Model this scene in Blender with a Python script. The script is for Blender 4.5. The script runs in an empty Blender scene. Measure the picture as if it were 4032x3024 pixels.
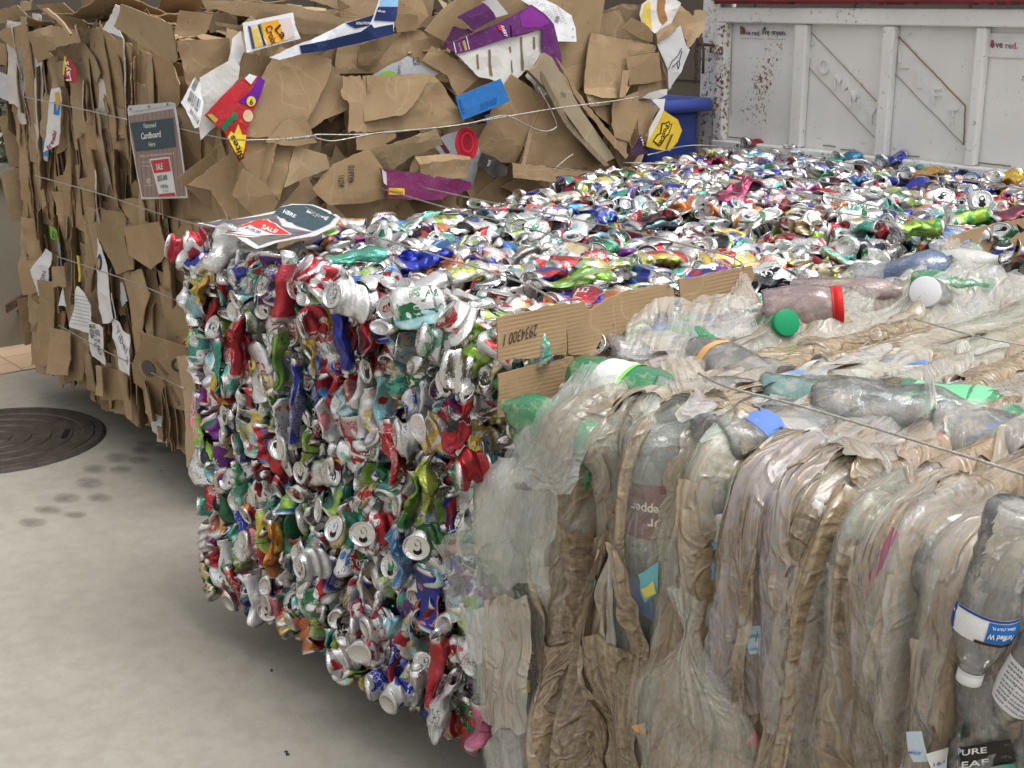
import bpy, math, random
import numpy as np
from mathutils import Vector, Matrix
from mathutils.geometry import delaunay_2d_cdt

C = bpy.context.scene.collection
R = math.radians
random.seed(7)
RNG = np.random.default_rng(7)

# ------------------------------------------------------------------ camera
# world axes: x runs along the front faces of the bales (to the right), y runs back along them, z up
CAM = np.array([0.0, 0.0, 1.75]); PITCH = R(16.3); YAW = R(50.7); FPX = 5175.0
cd = bpy.data.cameras.new("camera"); cam = bpy.data.objects.new("camera", cd); C.objects.link(cam)
cam.location = CAM; cam.rotation_euler = (math.pi / 2 - PITCH, 0, YAW)
cd.sensor_width = 36.0; cd.lens = FPX / 4032 * 36.0; cd.clip_start = 0.05; cd.clip_end = 200
bpy.context.scene.camera = cam

# ------------------------------------------------------------------ world, sun, exposure
W = bpy.data.worlds.new("World"); bpy.context.scene.world = W; W.use_nodes = True
wn = W.node_tree.nodes; wl = W.node_tree.links
bg = wn['Background']; sky = wn.new('ShaderNodeTexSky'); sky.sky_type = 'NISHITA'; sky.sun_disc = False
SUN_EL = 66; SUN_AZ = 75     # azimuth of the sun measured from +y towards +x
sky.sun_elevation = R(SUN_EL); sky.sun_rotation = R(SUN_AZ); sky.air_density = 1.0; sky.dust_density = 5.0; sky.ozone_density = 1.0
hs = wn.new('ShaderNodeHueSaturation'); hs.inputs['Saturation'].default_value = 0.04
wl.new(sky.outputs[0], hs.inputs['Color']); wl.new(hs.outputs[0], bg.inputs['Color'])
bg.inputs['Strength'].default_value = 0.15
sd = bpy.data.lights.new("sun", 'SUN'); sd.energy = 0.9; sd.angle = R(35); sd.color = (1.0, 0.975, 0.94)
so = bpy.data.objects.new("sun", sd); C.objects.link(so)
az = R(SUN_AZ); el = R(SUN_EL)
sv = Vector((math.sin(az) * math.cos(el), math.cos(az) * math.cos(el), math.sin(el)))
so.rotation_euler = sv.to_track_quat('Z', 'Y').to_euler(); so.location = (0, 0, 12)
vs = bpy.context.scene.view_settings
vs.view_transform = 'Standard'; vs.look = 'None'; vs.gamma = 1.0; vs.use_curve_mapping = False; vs.exposure = 0.66
cy = bpy.context.scene.cycles
cy.max_bounces = 8; cy.transparent_max_bounces = 14; cy.diffuse_bounces = 3; cy.glossy_bounces = 3; cy.transmission_bounces = 4

# ------------------------------------------------------------------ numeric helpers
def _hash(ix, iy, iz, seed):
    n = (ix.astype(np.int64) * 374761393 + iy.astype(np.int64) * 668265263 + iz.astype(np.int64) * 2147483647 + int(seed) * 1274126177) & 0xffffffff
    n = ((n ^ (n >> 13)) * 1274126177) & 0xffffffff
    n = n ^ (n >> 16)
    return (n & 0xffff) / 65535.0
def vnoise(x, y, z=None, seed=0):
    x = np.asarray(x, float); y = np.asarray(y, float)
    z = np.zeros_like(x) if z is None else np.asarray(z, float)
    x, y, z = np.broadcast_arrays(x, y, z)
    fx = np.floor(x); fy = np.floor(y); fz = np.floor(z)
    tx = x - fx; ty = y - fy; tz = z - fz
    tx = tx * tx * (3 - 2 * tx); ty = ty * ty * (3 - 2 * ty); tz = tz * tz * (3 - 2 * tz)
    r = 0
    for a in (0, 1):
        for b in (0, 1):
            for c in (0, 1):
                w = (tx if a else 1 - tx) * (ty if b else 1 - ty) * (tz if c else 1 - tz)
                r = r + w * _hash(fx + a, fy + b, fz + c, seed)
    return r * 2 - 1
def ridge(x, y, z=None, seed=0):
    return 1 - 2 * np.abs(vnoise(x, y, z, seed))

def ray(px, py):
    u = (px - 2016) / FPX; v = (py - 1512) / FPX
    dn = math.sin(PITCH) + v * math.cos(PITCH); fw = math.cos(PITCH) - v * math.sin(PITCH)
    c, s = math.cos(YAW), math.sin(YAW)
    return np.array([u * c - fw * s, u * s + fw * c, -dn])
def onplane(px, py, axis, val):
    d = ray(px, py); t = (val - CAM[axis]) / d[axis]
    return CAM + d * t
AX2 = {0: (1, 2), 1: (0, 2), 2: (0, 1)}
OUT = {0: 1.0, 1: -1.0, 2: 1.0}
def px2(pts, axis, val):
    i, j = AX2[axis]
    return np.array([[onplane(x, y, axis, val)[i], onplane(x, y, axis, val)[j]] for x, y in pts])
def to3(p2, h, axis, val):
    i, j = AX2[axis]
    o = np.zeros((len(p2), 3)); o[:, i] = p2[:, 0]; o[:, j] = p2[:, 1]; o[:, axis] = val + OUT[axis] * h
    return o

# ------------------------------------------------------------------ object helpers
OFF = {}
def thing(name, label, cat, loc=(0, 0, 0), group=None):
    o = bpy.data.objects.new(name, None); C.objects.link(o); o.location = loc; o.empty_display_size = 0.1
    o['label'] = label; o['category'] = cat
    if group: o['group'] = group
    OFF[o.name] = np.array(loc, float)
    return o
def mk(name, V, F, mats, parent=None, attrs=None, mi=None, smooth=True, label=None, kind=None, tagd=None):
    V = np.asarray(V, float)
    if parent is not None: V = V - OFF[parent.name]
    me = bpy.data.meshes.new(name)
    if isinstance(F, np.ndarray):
        n, k = F.shape
        me.vertices.add(len(V)); me.vertices.foreach_set('co', V.ravel())
        me.loops.add(n * k); me.loops.foreach_set('vertex_index', F.astype(np.int32).ravel())
        me.polygons.add(n); me.polygons.foreach_set('loop_start', np.arange(0, n * k, k, dtype=np.int32))
        me.polygons.foreach_set('loop_total', np.full(n, k, dtype=np.int32))
        me.update(calc_edges=True)
    else:
        me.from_pydata([tuple(v) for v in V], [], [tuple(int(q) for q in f) for f in F]); me.update()
    if not isinstance(mats, (list, tuple)): mats = [mats]
    for m in mats: me.materials.append(m)
    if mi is not None: me.polygons.foreach_set('material_index', np.asarray(mi, dtype=np.int32))
    me.polygons.foreach_set('use_smooth', np.full(len(me.polygons), smooth))
    for k, (typ, dat) in (attrs or {}).items():
        a = me.attributes.new(k, typ, 'POINT')
        dat = np.asarray(dat, np.float32)
        if dat.ndim == 1: dat = np.tile(dat, (len(V), 1))
        a.data.foreach_set('color' if typ == 'FLOAT_COLOR' else 'vector', dat.ravel())
    o = bpy.data.objects.new(name, me); C.objects.link(o)
    if parent is not None:
        o.parent = parent; OFF[o.name] = OFF[parent.name]
    else: OFF[o.name] = np.zeros(3)
    if label: o['label'] = label
    if kind: o['kind'] = kind
    if tagd:
        for k, v in tagd.items(): o[k] = v
    return o
BOXF = [(0, 3, 2, 1), (4, 5, 6, 7), (0, 1, 5, 4), (1, 2, 6, 5), (2, 3, 7, 6), (3, 0, 4, 7)]
class MB:
    def __init__(s): s.V = []; s.F = []
    def add(s, V, F):
        n = len(s.V); s.V += [tuple(v) for v in V]; s.F += [tuple(int(i) + n for i in f) for f in F]; return s
    def box(s, x0, x1, y0, y1, z0, z1):
        return s.add([(x0, y0, z0), (x1, y0, z0), (x1, y1, z0), (x0, y1, z0), (x0, y0, z1), (x1, y0, z1), (x1, y1, z1), (x0, y1, z1)], BOXF)
    def tube(s, pts, r, n=6):
        pts = np.asarray(pts, float); V, F = tube(pts, r, n); return s.add(V, F)
def tube(pts, r, n=6):
    pts = np.asarray(pts, float); m = len(pts)
    T = np.gradient(pts, axis=0); T /= np.linalg.norm(T, axis=1, keepdims=True) + 1e-12
    up = np.array([0.13, 0.2, 0.97]); V = []
    for i in range(m):
        a = np.cross(T[i], up); a /= np.linalg.norm(a); b = np.cross(T[i], a)
        for k in range(n):
            t = 2 * math.pi * k / n; V.append(pts[i] + r * (math.cos(t) * a + math.sin(t) * b))
    F = []
    for i in range(m - 1):
        for k in range(n):
            F.append((i * n + k, i * n + (k + 1) % n, (i + 1) * n + (k + 1) % n, (i + 1) * n + k))
    F.append(tuple(range(n))[::-1]); F.append(tuple((m - 1) * n + k for k in range(n)))
    return np.array(V), F
def gridfaces(nu, nv, wrap=False):
    i = np.arange(nu - 1)[:, None]; j = np.arange(nv if wrap else nv - 1)[None, :]
    j2 = (j + 1) % nv
    return np.stack([i * nv + j, i * nv + j2, (i + 1) * nv + j2, (i + 1) * nv + j], -1).reshape(-1, 4)
def smooth_path(pts, k=8):
    pts = np.asarray(pts, float); n = len(pts); out = []
    P = np.vstack([2 * pts[0] - pts[1], pts, 2 * pts[-1] - pts[-2]])
    for i in range(1, n):
        p0, p1, p2, p3 = P[i - 1], P[i], P[i + 1], P[i + 2]
        for t in np.linspace(0, 1, k, endpoint=False):
            out.append(0.5 * ((2 * p1) + (-p0 + p2) * t + (2 * p0 - 5 * p1 + 4 * p2 - p3) * t * t + (-p0 + 3 * p1 - 3 * p2 + p3) * t ** 3))
    out.append(pts[-1]); return np.array(out)

# ------------------------------------------------------------------ materials
class NT:
    def __init__(s, name):
        s.m = bpy.data.materials.new(name); s.m.use_nodes = True
        s.n = s.m.node_tree.nodes; s.l = s.m.node_tree.links; s.b = s.n['Principled BSDF']; s.out = s.n['Material Output']
    def new(s, t, **kw):
        n = s.n.new(t)
        for k, v in kw.items(): setattr(n, k, v)
        return n
    def link(s, a, b): s.l.new(a, b)
    def val(s, x, inp):
        if hasattr(x, 'is_output') or isinstance(x, bpy.types.NodeSocket): s.l.new(x, inp)
        else: inp.default_value = x
    def noise(s, vec=None, scale=5, detail=3, rough=.55, dist=0, out=0):
        n = s.new('ShaderNodeTexNoise'); n.inputs['Scale'].default_value = scale; n.inputs['Detail'].default_value = detail
        n.inputs['Roughness'].default_value = rough; n.inputs['Distortion'].default_value = dist
        if vec is not None: s.link(vec, n.inputs['Vector'])
        return n.outputs[out]
    def ramp(s, f, stops, interp='LINEAR'):
        r = s.new('ShaderNodeValToRGB'); r.color_ramp.interpolation = interp; e = r.color_ramp.elements
        while len(e) < len(stops): e.new(0.5)
        for i, (p, c) in enumerate(stops):
            e[i].position = p; e[i].color = (c, c, c, 1) if isinstance(c, (int, float)) else (*c[:3], 1)
        s.link(f, r.inputs[0]); return r.outputs[0]
    def mix(s, f, a, b, mode='MIX'):
        m = s.new('ShaderNodeMix'); m.data_type = 'RGBA'; m.blend_type = mode
        s.val(f, m.inputs[0])
        for x, i in ((a, 6), (b, 7)):
            if isinstance(x, tuple): x = (*x[:3], 1)
            s.val(x, m.inputs[i])
        return m.outputs[2]
    def math(s, op, a, b=0.0, c=0.0, clamp=False):
        m = s.new('ShaderNodeMath'); m.operation = op; m.use_clamp = clamp
        s.val(a, m.inputs[0]); s.val(b, m.inputs[1])
        if len(m.inputs) > 2: s.val(c, m.inputs[2])
        return m.outputs[0]
    def vmul(s, v, xyz):
        m = s.new('ShaderNodeVectorMath'); m.operation = 'MULTIPLY'; s.link(v, m.inputs[0]); m.inputs[1].default_value = xyz; return m.outputs[0]
    def vadd(s, v, w):
        m = s.new('ShaderNodeVectorMath'); m.operation = 'ADD'; s.link(v, m.inputs[0]); s.val(w, m.inputs[1]); return m.outputs[0]
    def attr(s, name):
        a = s.new('ShaderNodeAttribute'); a.attribute_type = 'GEOMETRY'; a.attribute_name = name; return a
    def bump(s, h, dist=.002, st=1.0):
        b = s.new('ShaderNodeBump'); b.inputs['Distance'].default_value = dist; b.inputs['Strength'].default_value = st
        s.link(h, b.inputs['Height']); s.link(b.outputs[0], s.b.inputs['Normal']); return b.outputs[0]
    def set(s, col=None, rough=None, metal=None, spec=None):
        if col is not None: s.val((*col[:3], 1) if isinstance(col, tuple) else col, s.b.inputs['Base Color'])
        if rough is not None: s.val(rough, s.b.inputs['Roughness'])
        if metal is not None: s.val(metal, s.b.inputs['Metallic'])
        if spec is not None: s.b.inputs['Specular IOR Level'].default_value = spec
        return s

_flat = {}
def flat(col, rough=.6, metal=0, name='ink'):
    k = (tuple(round(c, 3) for c in col), rough, metal)
    if k not in _flat:
        t = NT(name); g = t.noise(None, 40, 3)
        c = t.mix(.25, tuple(col), t.mix(g, tuple(x * .55 for x in col), tuple(min(1, x * 1.25) for x in col)))
        t.set(c, rough, metal, .15); _flat[k] = t.m
    return _flat[k]

def mat_concrete():
    t = NT('concrete'); tc = t.new('ShaderNodeTexCoord').outputs['Object']
    n1 = t.noise(tc, 1.1, 5, .6); n2 = t.noise(tc, 14, 5, .65); n3 = t.noise(tc, 170, 2)
    c = t.mix(t.ramp(n1, [(.3, 0), (.7, 1)]), (.27, .245, .205), (.34, .315, .27))
    c = t.mix(t.math('MULTIPLY', t.ramp(n2, [(.42, 0), (.62, 1)]), .3), c, (.19, .17, .14))
    sp = t.ramp(t.noise(tc, 120, 4, .7), [(.60, 0), (.70, 1)]); c = t.mix(t.math('MULTIPLY', sp, .5), c, (.09, .08, .065))
    pale = t.ramp(t.noise(tc, 3.3, 4, .7), [(.60, 0), (.70, 1)]); c = t.mix(t.math('MULTIPLY', pale, .3), c, (.36, .34, .30))
    t.set(c, .88); t.bump(t.math('ADD', t.math('MULTIPLY', n3, .5), n2), .0025, .5); return t.m
def mat_cardboard():
    t = NT('cardboard'); c1 = t.attr('c1').outputs['Color']; pat = t.attr('pat').outputs['Vector']
    n = t.noise(pat, 9, 4, .6); fib = t.noise(t.vmul(pat, (260, 30, 30)), 1, 3)
    c = t.mix(t.math('MULTIPLY', t.ramp(n, [(.3, 0), (.7, 1)]), .35), c1, (.20, .128, .062))
    c = t.mix(t.math('MULTIPLY', fib, .25), c, (.48, .35, .22))
    sc = t.ramp(t.noise(t.vmul(pat, (14, 14, 14)), 1, 6, .75), [(.62, 0), (.68, 1)]); c = t.mix(t.math('MULTIPLY', sc, .45), c, (.13, .085, .045))
    w = t.new('ShaderNodeTexWave'); w.wave_type = 'BANDS'; w.bands_direction = 'X'; w.inputs['Scale'].default_value = 38; w.inputs['Distortion'].default_value = .6
    t.link(pat, w.inputs['Vector'])
    mask = t.ramp(t.noise(pat, 5, 2), [(.42, .12), (.62, 1)])
    cr = t.ramp(t.noise(pat, 5, 2, .5, .3), [(.485, 0), (.5, 1), (.515, 0)])
    h = t.math('ADD', t.math('MULTIPLY', w.outputs['Fac'], t.math('MULTIPLY', mask, .5)), t.math('MULTIPLY', n, 2.5))
    h = t.math('ADD', h, t.math('MULTIPLY', cr, .35))
    c = t.mix(t.math('MULTIPLY', cr, .22), c, (.52, .40, .27))
    c = t.mix(t.math('MULTIPLY', t.math('MULTIPLY', w.outputs['Fac'], mask), .10), c, (.14, .09, .05))
    t.set(c, .82, spec=.25); t.bump(h, .0013, .65); return t.m
def mat_paper():
    t = NT('printed_board'); c1 = t.attr('c1').outputs['Color']; pat = t.attr('pat').outputs['Vector']
    n = t.noise(pat, 22, 5, .6)
    sc = t.ramp(t.noise(pat, 60, 5, .7), [(.60, 0), (.66, 1)])
    c = t.mix(t.math('MULTIPLY', t.ramp(n, [(.35, 0), (.65, 1)]), .12), c1, (.20, .17, .14))
    c = t.mix(t.math('MULTIPLY', sc, .18), c, (.55, .5, .45))
    t.set(c, .5, spec=.2); t.bump(t.noise(pat, 30, 4, .6, 1), .004, .6); return t.m
def mat_can():
    t = NT('printed_aluminium'); a1 = t.attr('c1'); a2 = t.attr('c2'); pat = t.attr('pat').outputs['Vector']
    seed = a1.outputs['Alpha']; prm = a2.outputs['Alpha']
    s3 = t.new('ShaderNodeCombineXYZ'); t.link(t.math('MULTIPLY', seed, 37.0), s3.inputs[0]); t.link(t.math('MULTIPLY', seed, 91.0), s3.inputs[1]); t.link(t.math('MULTIPLY', seed, 53.0), s3.inputs[2])
    v = t.vadd(t.vmul(pat, (15, 15, 11)), s3.outputs[0])
    n1 = t.noise(v, 1, 2, .4, 1.2); f1 = t.ramp(n1, [(.54, 0), (.55, 1)])
    c = t.mix(f1, a1.outputs['Color'], a2.outputs['Color'])
    sep = t.new('ShaderNodeSeparateXYZ'); t.link(pat, sep.inputs[0]); z = sep.outputs[2]
    zz = t.new('ShaderNodeCombineXYZ'); t.link(t.math('MULTIPLY', z, 55.0), zz.inputs[0]); t.link(t.math('MULTIPLY', seed, 77.0), zz.inputs[1])
    band = t.ramp(t.noise(zz.outputs[0], 1, 1, .4), [(.70, 0), (.71, 1)])
    c = t.mix(band, c, t.mix(t.math('GREATER_THAN', t.math('FRACT', t.math('MULTIPLY', seed, 13.7)), .55), (.78, .78, .76), (.08, .07, .08)))
    # big lettering-like strokes and rows of small print
    big = t.ramp(t.noise(t.vadd(t.vmul(pat, (75, 75, 60)), s3.outputs[0]), 1, 1, .3, .8), [(.475, 0), (.49, 1), (.51, 1), (.525, 0)])
    zone = t.ramp(t.noise(t.vadd(t.vmul(pat, (14, 14, 16)), s3.outputs[0]), 1, 1), [(.51, 0), (.53, 1)])
    letc = t.mix(t.math('GREATER_THAN', t.math('FRACT', t.math('MULTIPLY', seed, 7.3)), .4), (.8, .79, .76), (.05, .05, .09))
    c = t.mix(t.math('MULTIPLY', big, zone), c, letc)
    rows = t.math('GREATER_THAN', t.math('SINE', t.math('MULTIPLY', z, 2400.0)), .1)
    gl = t.ramp(t.noise(t.vmul(pat, (900, 900, 300)), 1, 1), [(.46, 0), (.5, 1)])
    z2 = t.ramp(t.noise(t.vadd(t.vmul(pat, (20, 20, 13)), s3.outputs[0]), 1, 1), [(.43, 1), (.46, 0)])
    c = t.mix(t.math('MULTIPLY', t.math('MULTIPLY', rows, gl), z2), c, letc)
    col = t.mix(prm, (.66, .655, .64), c)
    dirt = t.ramp(t.noise(pat, 120, 4, .7), [(.6, 0), (.75, 1)]); col = t.mix(t.math('MULTIPLY', dirt, .25), col, (.22, .2, .18))
    t.set(col, t.math('ADD', t.math('MULTIPLY', prm, .10), t.math('ADD', .17, t.math('MULTIPLY', t.noise(pat, 60, 2), .1))), t.math('SUBTRACT', 1.0, t.math('MULTIPLY', prm, .38)), .5)
    cr = t.ramp(t.noise(t.vadd(pat, s3.outputs[0]), 85, 2, .5, .6), [(.40, 0), (.5, 1), (.60, 0)])
    t.bump(t.math('ADD', cr, t.math('MULTIPLY', t.noise(pat, 45, 3), 1.5)), .0016, .32); return t.m
def film_nodes(name, rough=.28, dirtcol=(.095, .06, .028), dirtcol2=(.38, .28, .165), transl=.3):
    t = NT(name); a1 = t.attr('c1'); a2 = t.attr('c2'); pat = t.attr('pat').outputs['Vector']
    st = t.noise(t.vmul(pat, (75, 3.2, 1)), 1, 5, .7, .15); bl = t.noise(t.vmul(pat, (9, 5.0, 1)), 1, 7, .72, .6); fine = t.noise(t.vmul(pat, (210, 6, 1)), 1, 3, .6)
    sp = t.noise(t.vmul(pat, (110, 75, 1)), 1, 5, .7)
    sep = t.new('ShaderNodeSeparateColor'); t.link(a2.outputs['Color'], sep.inputs[0]); lvl = sep.outputs[0]
    d = t.math('ADD', t.math('MULTIPLY', st, .55), t.math('ADD', t.math('MULTIPLY', bl, 1.55), t.math('MULTIPLY', sp, .6)))
    d = t.math('ADD', d, t.math('SUBTRACT', t.math('MULTIPLY', lvl, .9), 1.97))
    d = t.math('MULTIPLY', d, 3.4, clamp=True)
    bc = t.mix(t.ramp(t.math('ADD', t.math('MULTIPLY', fine, .35), t.math('MULTIPLY', sp, .65)), [(.40, 0), (.60, 1)]), dirtcol, dirtcol2)
    bc = t.mix(t.ramp(t.noise(t.vmul(pat, (5, 3, 1)), 1, 2), [(.45, 0), (.65, .5)]), bc, (.42, .30, .17))
    col = t.mix(t.math('MULTIPLY', d, .92), a1.outputs['Color'], bc)
    w = t.ramp(fine, [(.60, 0), (.66, 1)]); col = t.mix(t.math('MULTIPLY', w, .10), col, (.74, .71, .65))
    al = t.math('ADD', t.math('MULTIPLY', a1.outputs['Alpha'], .8), t.math('MULTIPLY', d, .62), clamp=True)
    al = t.math('ADD', al, t.math('MULTIPLY', w, .15), clamp=True)
    t.set(col, .17, 0, 1.0)
    cr = t.ramp(t.noise(t.vmul(pat, (19, 11, 1)), 1, 2, .5, .9), [(.42, 0), (.5, 1), (.58, 0)])
    h = t.math('ADD', t.math('MULTIPLY', st, .30), t.math('ADD', t.math('MULTIPLY', fine, .10), t.math('MULTIPLY', cr, .8)))
    nb = t.bump(h, .0045, .8)
    tr = t.new('ShaderNodeBsdfTranslucent'); t.link(col, tr.inputs['Color']); t.link(nb, tr.inputs['Normal'])
    m1 = t.new('ShaderNodeMixShader'); m1.inputs[0].default_value = .15; t.link(t.b.outputs[0], m1.inputs[1]); t.link(tr.outputs[0], m1.inputs[2])
    tp = t.new('ShaderNodeBsdfTransparent'); tp.inputs['Color'].default_value = (.97, .97, .95, 1)
    m2 = t.new('ShaderNodeMixShader'); t.link(al, m2.inputs[0]); t.link(tp.outputs[0], m2.inputs[1]); t.link(m1.outputs[0], m2.inputs[2])
    t.link(m2.outputs[0], t.out.inputs['Surface']); return t.m
def mat_pet():
    t = NT('clear_plastic'); a1 = t.attr('c1'); pat = t.attr('pat').outputs['Vector']
    dn = t.noise(t.vmul(pat, (30, 30, 22)), 1, 5, .7); dr = t.ramp(dn, [(.52, 0), (.62, 1)])
    col = t.mix(t.math('MULTIPLY', dr, .6), a1.outputs['Color'], (.36, .28, .19))
    al = t.math('ADD', a1.outputs['Alpha'], t.math('MULTIPLY', dr, .30), clamp=True)
    t.set(col, .12, 0, .7); nb = t.bump(t.math('ADD', t.noise(pat, 60, 2, .5, 1), t.noise(pat, 22, 2)), .004, .5)
    tp = t.new('ShaderNodeBsdfTransparent'); t.link(t.mix(.5, (1, 1, 1), a1.outputs['Color']), tp.inputs['Color'])
    gl = t.new('ShaderNodeBsdfGlossy'); gl.inputs['Roughness'].default_value = .08; t.link(nb, gl.inputs['Normal'])
    fr = t.new('ShaderNodeFresnel'); fr.inputs['IOR'].default_value = 1.5; t.link(nb, fr.inputs['Normal'])
    m2 = t.new('ShaderNodeMixShader'); t.link(al, m2.inputs[0]); t.link(tp.outputs[0], m2.inputs[1]); t.link(t.b.outputs[0], m2.inputs[2])
    m3 = t.new('ShaderNodeMixShader'); t.link(fr.outputs[0], m3.inputs[0]); t.link(m2.outputs[0], m3.inputs[1]); t.link(gl.outputs[0], m3.inputs[2])
    t.link(m3.outputs[0], t.out.inputs['Surface']); return t.m
def mat_core(name, cols, scale, rough=.7, metal=0):
    t = NT(name); tc = t.new('ShaderNodeTexCoord').outputs['Object']
    v = t.new('ShaderNodeTexVoronoi'); v.inputs['Scale'].default_value = scale; t.link(tc, v.inputs['Vector'])
    g = t.new('ShaderNodeSeparateColor'); t.link(v.outputs['Color'], g.inputs[0])
    k = [(i / len(cols), c) for i, c in enumerate(cols)]
    c = t.ramp(g.outputs[0], k, 'CONSTANT')
    t.set(c, rough, metal); t.bump(t.noise(tc, scale, 3), .01, .8); return t.m
def mat_truck():
    t = NT('worn_white_paint'); tc = t.new('ShaderNodeTexCoord').outputs['Object']
    sep = t.new('ShaderNodeSeparateXYZ'); t.link(tc, sep.inputs[0])
    nz = t.noise(tc, 55, 5, .75); n2 = t.noise(tc, 6, 3); g = t.noise(tc, 2.5, 4)
    base = t.mix(t.ramp(g, [(.35, 0), (.7, 1)]), (.72, .715, .69), (.83, .825, .80))
    rc = t.attr('c1').outputs['Color']                       # red channel: how rusty this part of the truck is
    sr = t.new('ShaderNodeSeparateColor'); t.link(rc, sr.inputs[0])
    th = t.math('ADD', t.math('MULTIPLY', nz, 1.0), t.math('ADD', t.math('MULTIPLY', n2, .25), t.math('SUBTRACT', t.math('MULTIPLY', sr.outputs[0], .36), .82)))
    rust = t.math('MULTIPLY', th, 22.0, clamp=True)
    halo = t.math('MULTIPLY', t.math('ADD', th, .06), 8.0, clamp=True)
    c = t.mix(t.math('MULTIPLY', halo, .45), base, (.58, .44, .20))
    c = t.mix(rust, c, t.mix(t.noise(tc, 90, 2), (.07, .035, .02), (.24, .12, .05)))
    t.set(c, t.math('ADD', .38, t.math('MULTIPLY', rust, .4)), 0, .45)
    t.bump(t.math('ADD', t.math('MULTIPLY', g, .7), t.math('MULTIPLY', rust, -.12)), .006, .5); return t.m
def mat_rust(name='rusty_iron', c0=(.055, .035, .027), c1=(.14, .075, .045), rough=.75, sc=30, metal=.2):
    t = NT(name); tc = t.new('ShaderNodeTexCoord').outputs['Object']
    n = t.noise(tc, sc, 5, .7)
    t.set(t.mix(t.ramp(n, [(.35, 0), (.68, 1)]), c0, c1), rough, metal); t.bump(t.noise(tc, sc * 5, 4, .7), .003, .7); return t.m
def mat_brick():
    t = NT('clay_pavers'); tc = t.new('ShaderNodeTexCoord').outputs['Object']
    b = t.new('ShaderNodeTexBrick'); b.offset = .5; b.inputs['Scale'].default_value = 1
    b.inputs['Brick Width'].default_value = .26; b.inputs['Row Height'].default_value = .26; b.inputs['Mortar Size'].default_value = .006
    b.inputs['Color1'].default_value = (.46, .31, .20, 1); b.inputs['Color2'].default_value = (.52, .38, .25, 1); b.inputs['Mortar'].default_value = (.25, .19, .13, 1)
    t.link(tc, b.inputs['Vector'])
    n = t.noise(tc, 40, 4)
    t.set(t.mix(t.math('MULTIPLY', n, .4), b.outputs['Color'], (.34, .24, .16)), .85); t.bump(b.outputs['Fac'], .004, -.8); return t.m
def mat_stucco(name, col, sc=30):
    t = NT(name); tc = t.new('ShaderNodeTexCoord').outputs['Object']
    n = t.noise(tc, sc, 5); g = t.noise(tc, 1.5, 3)
    c = t.mix(t.ramp(g, [(.3, 0), (.7, 1)]), tuple(x * .85 for x in col), tuple(x * 1.12 for x in col))
    t.set(t.mix(t.math('MULTIPLY', n, .3), c, tuple(x * .6 for x in col)), .9); t.bump(n, .004, .6); return t.m

M = dict(concrete=mat_concrete(), card=mat_cardboard(), paper=mat_paper(), can=mat_can(), film=film_nodes('plastic_film'),
         pet=mat_pet(), truck=mat_truck(), iron=mat_rust(), brick=mat_brick(),
         wire=mat_rust('galvanised_wire', (.34, .32, .29), (.62, .60, .56), .35, 60, .85),
         wall=mat_stucco('brown_stucco', (.115, .098, .075)), tanwall=mat_stucco('tan_stucco', (.20, .175, .135)),
         coping=mat_stucco('grey_coping', (.20, .19, .17), 60), bin=mat_stucco('blue_plastic', (.028, .055, .26), 15),
         wood=mat_stucco('pallet_wood', (.22, .16, .10), 40))
M['bin'].node_tree.nodes['Principled BSDF'].inputs['Roughness'].default_value = .38

# ------------------------------------------------------------------ flat sheets of board, with folds, thickness and print
class Sheet:
    """a thin sheet standing on the plane axis = val; its outline is given in metres on that plane"""
    def __init__(s, axis, val, off=.0, tilt=(0, 0), c=(0, 0), folds=(), crump=.004, cs=7.0, seed=0):
        s.axis, s.val, s.off, s.tilt, s.c, s.folds, s.crump, s.cs, s.seed = axis, val, off, tilt, c, folds, crump, cs, seed
    def h(s, p):
        p = np.asarray(p, float); q = p - np.array(s.c)
        r = s.off + q[:, 0] * s.tilt[0] + q[:, 1] * s.tilt[1]
        for (nx, ny, d, k) in s.folds:
            r = r + k * np.maximum(0, q[:, 0] * nx + q[:, 1] * ny - d)
        if s.crump:
            r = r + s.crump * (vnoise(p[:, 0] * s.cs, p[:, 1] * s.cs, None, s.seed) + .5 * ridge(p[:, 0] * s.cs * 2.1, p[:, 1] * s.cs * 2.1, None, s.seed + 5))
        return r
    def pos(s, p, lift=0): return to3(np.asarray(p, float), s.h(p) + lift, s.axis, s.val)
    def px(s, pts): return px2(pts, s.axis, s.val + OUT[s.axis] * s.off)
def resample(P, step, jag, seed, closed=True):
    P = np.asarray(P, float); out = []
    n = len(P)
    for i in range(n):
        a = P[i]; b = P[(i + 1) % n]; L = np.linalg.norm(b - a); k = max(1, int(L / step))
        t = np.arange(k) / k
        q = a + (b - a) * t[:, None]
        if jag:
            d = (b - a) / (L + 1e-9); nrm = np.array([-d[1], d[0]])
            w = jag * (vnoise(t * L / .03 + i * 9.1, t * 0 + seed, None, seed) + .7 * vnoise(t * L / .009 + i * 3.3, t * 0 + seed + 3, None, seed)) * np.minimum(1, np.minimum(t, 1 - t) * 12)
            w = w * (0.25 if (i + seed) % 3 == 0 else 1)
            q = q + nrm * w[:, None]
        out.append(q)
    return np.vstack(out)
def inside(P, q):
    x, y = q[:, 0], q[:, 1]; c = np.zeros(len(q), bool); n = len(P); j = n - 1
    for i in range(n):
        xi, yi = P[i]; xj, yj = P[j]
        if yi != yj:
            c ^= ((yi > y) != (yj > y)) & (x < (xj - xi) * (y - yi) / (yj - yi) + xi)
        j = i
    return c
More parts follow.
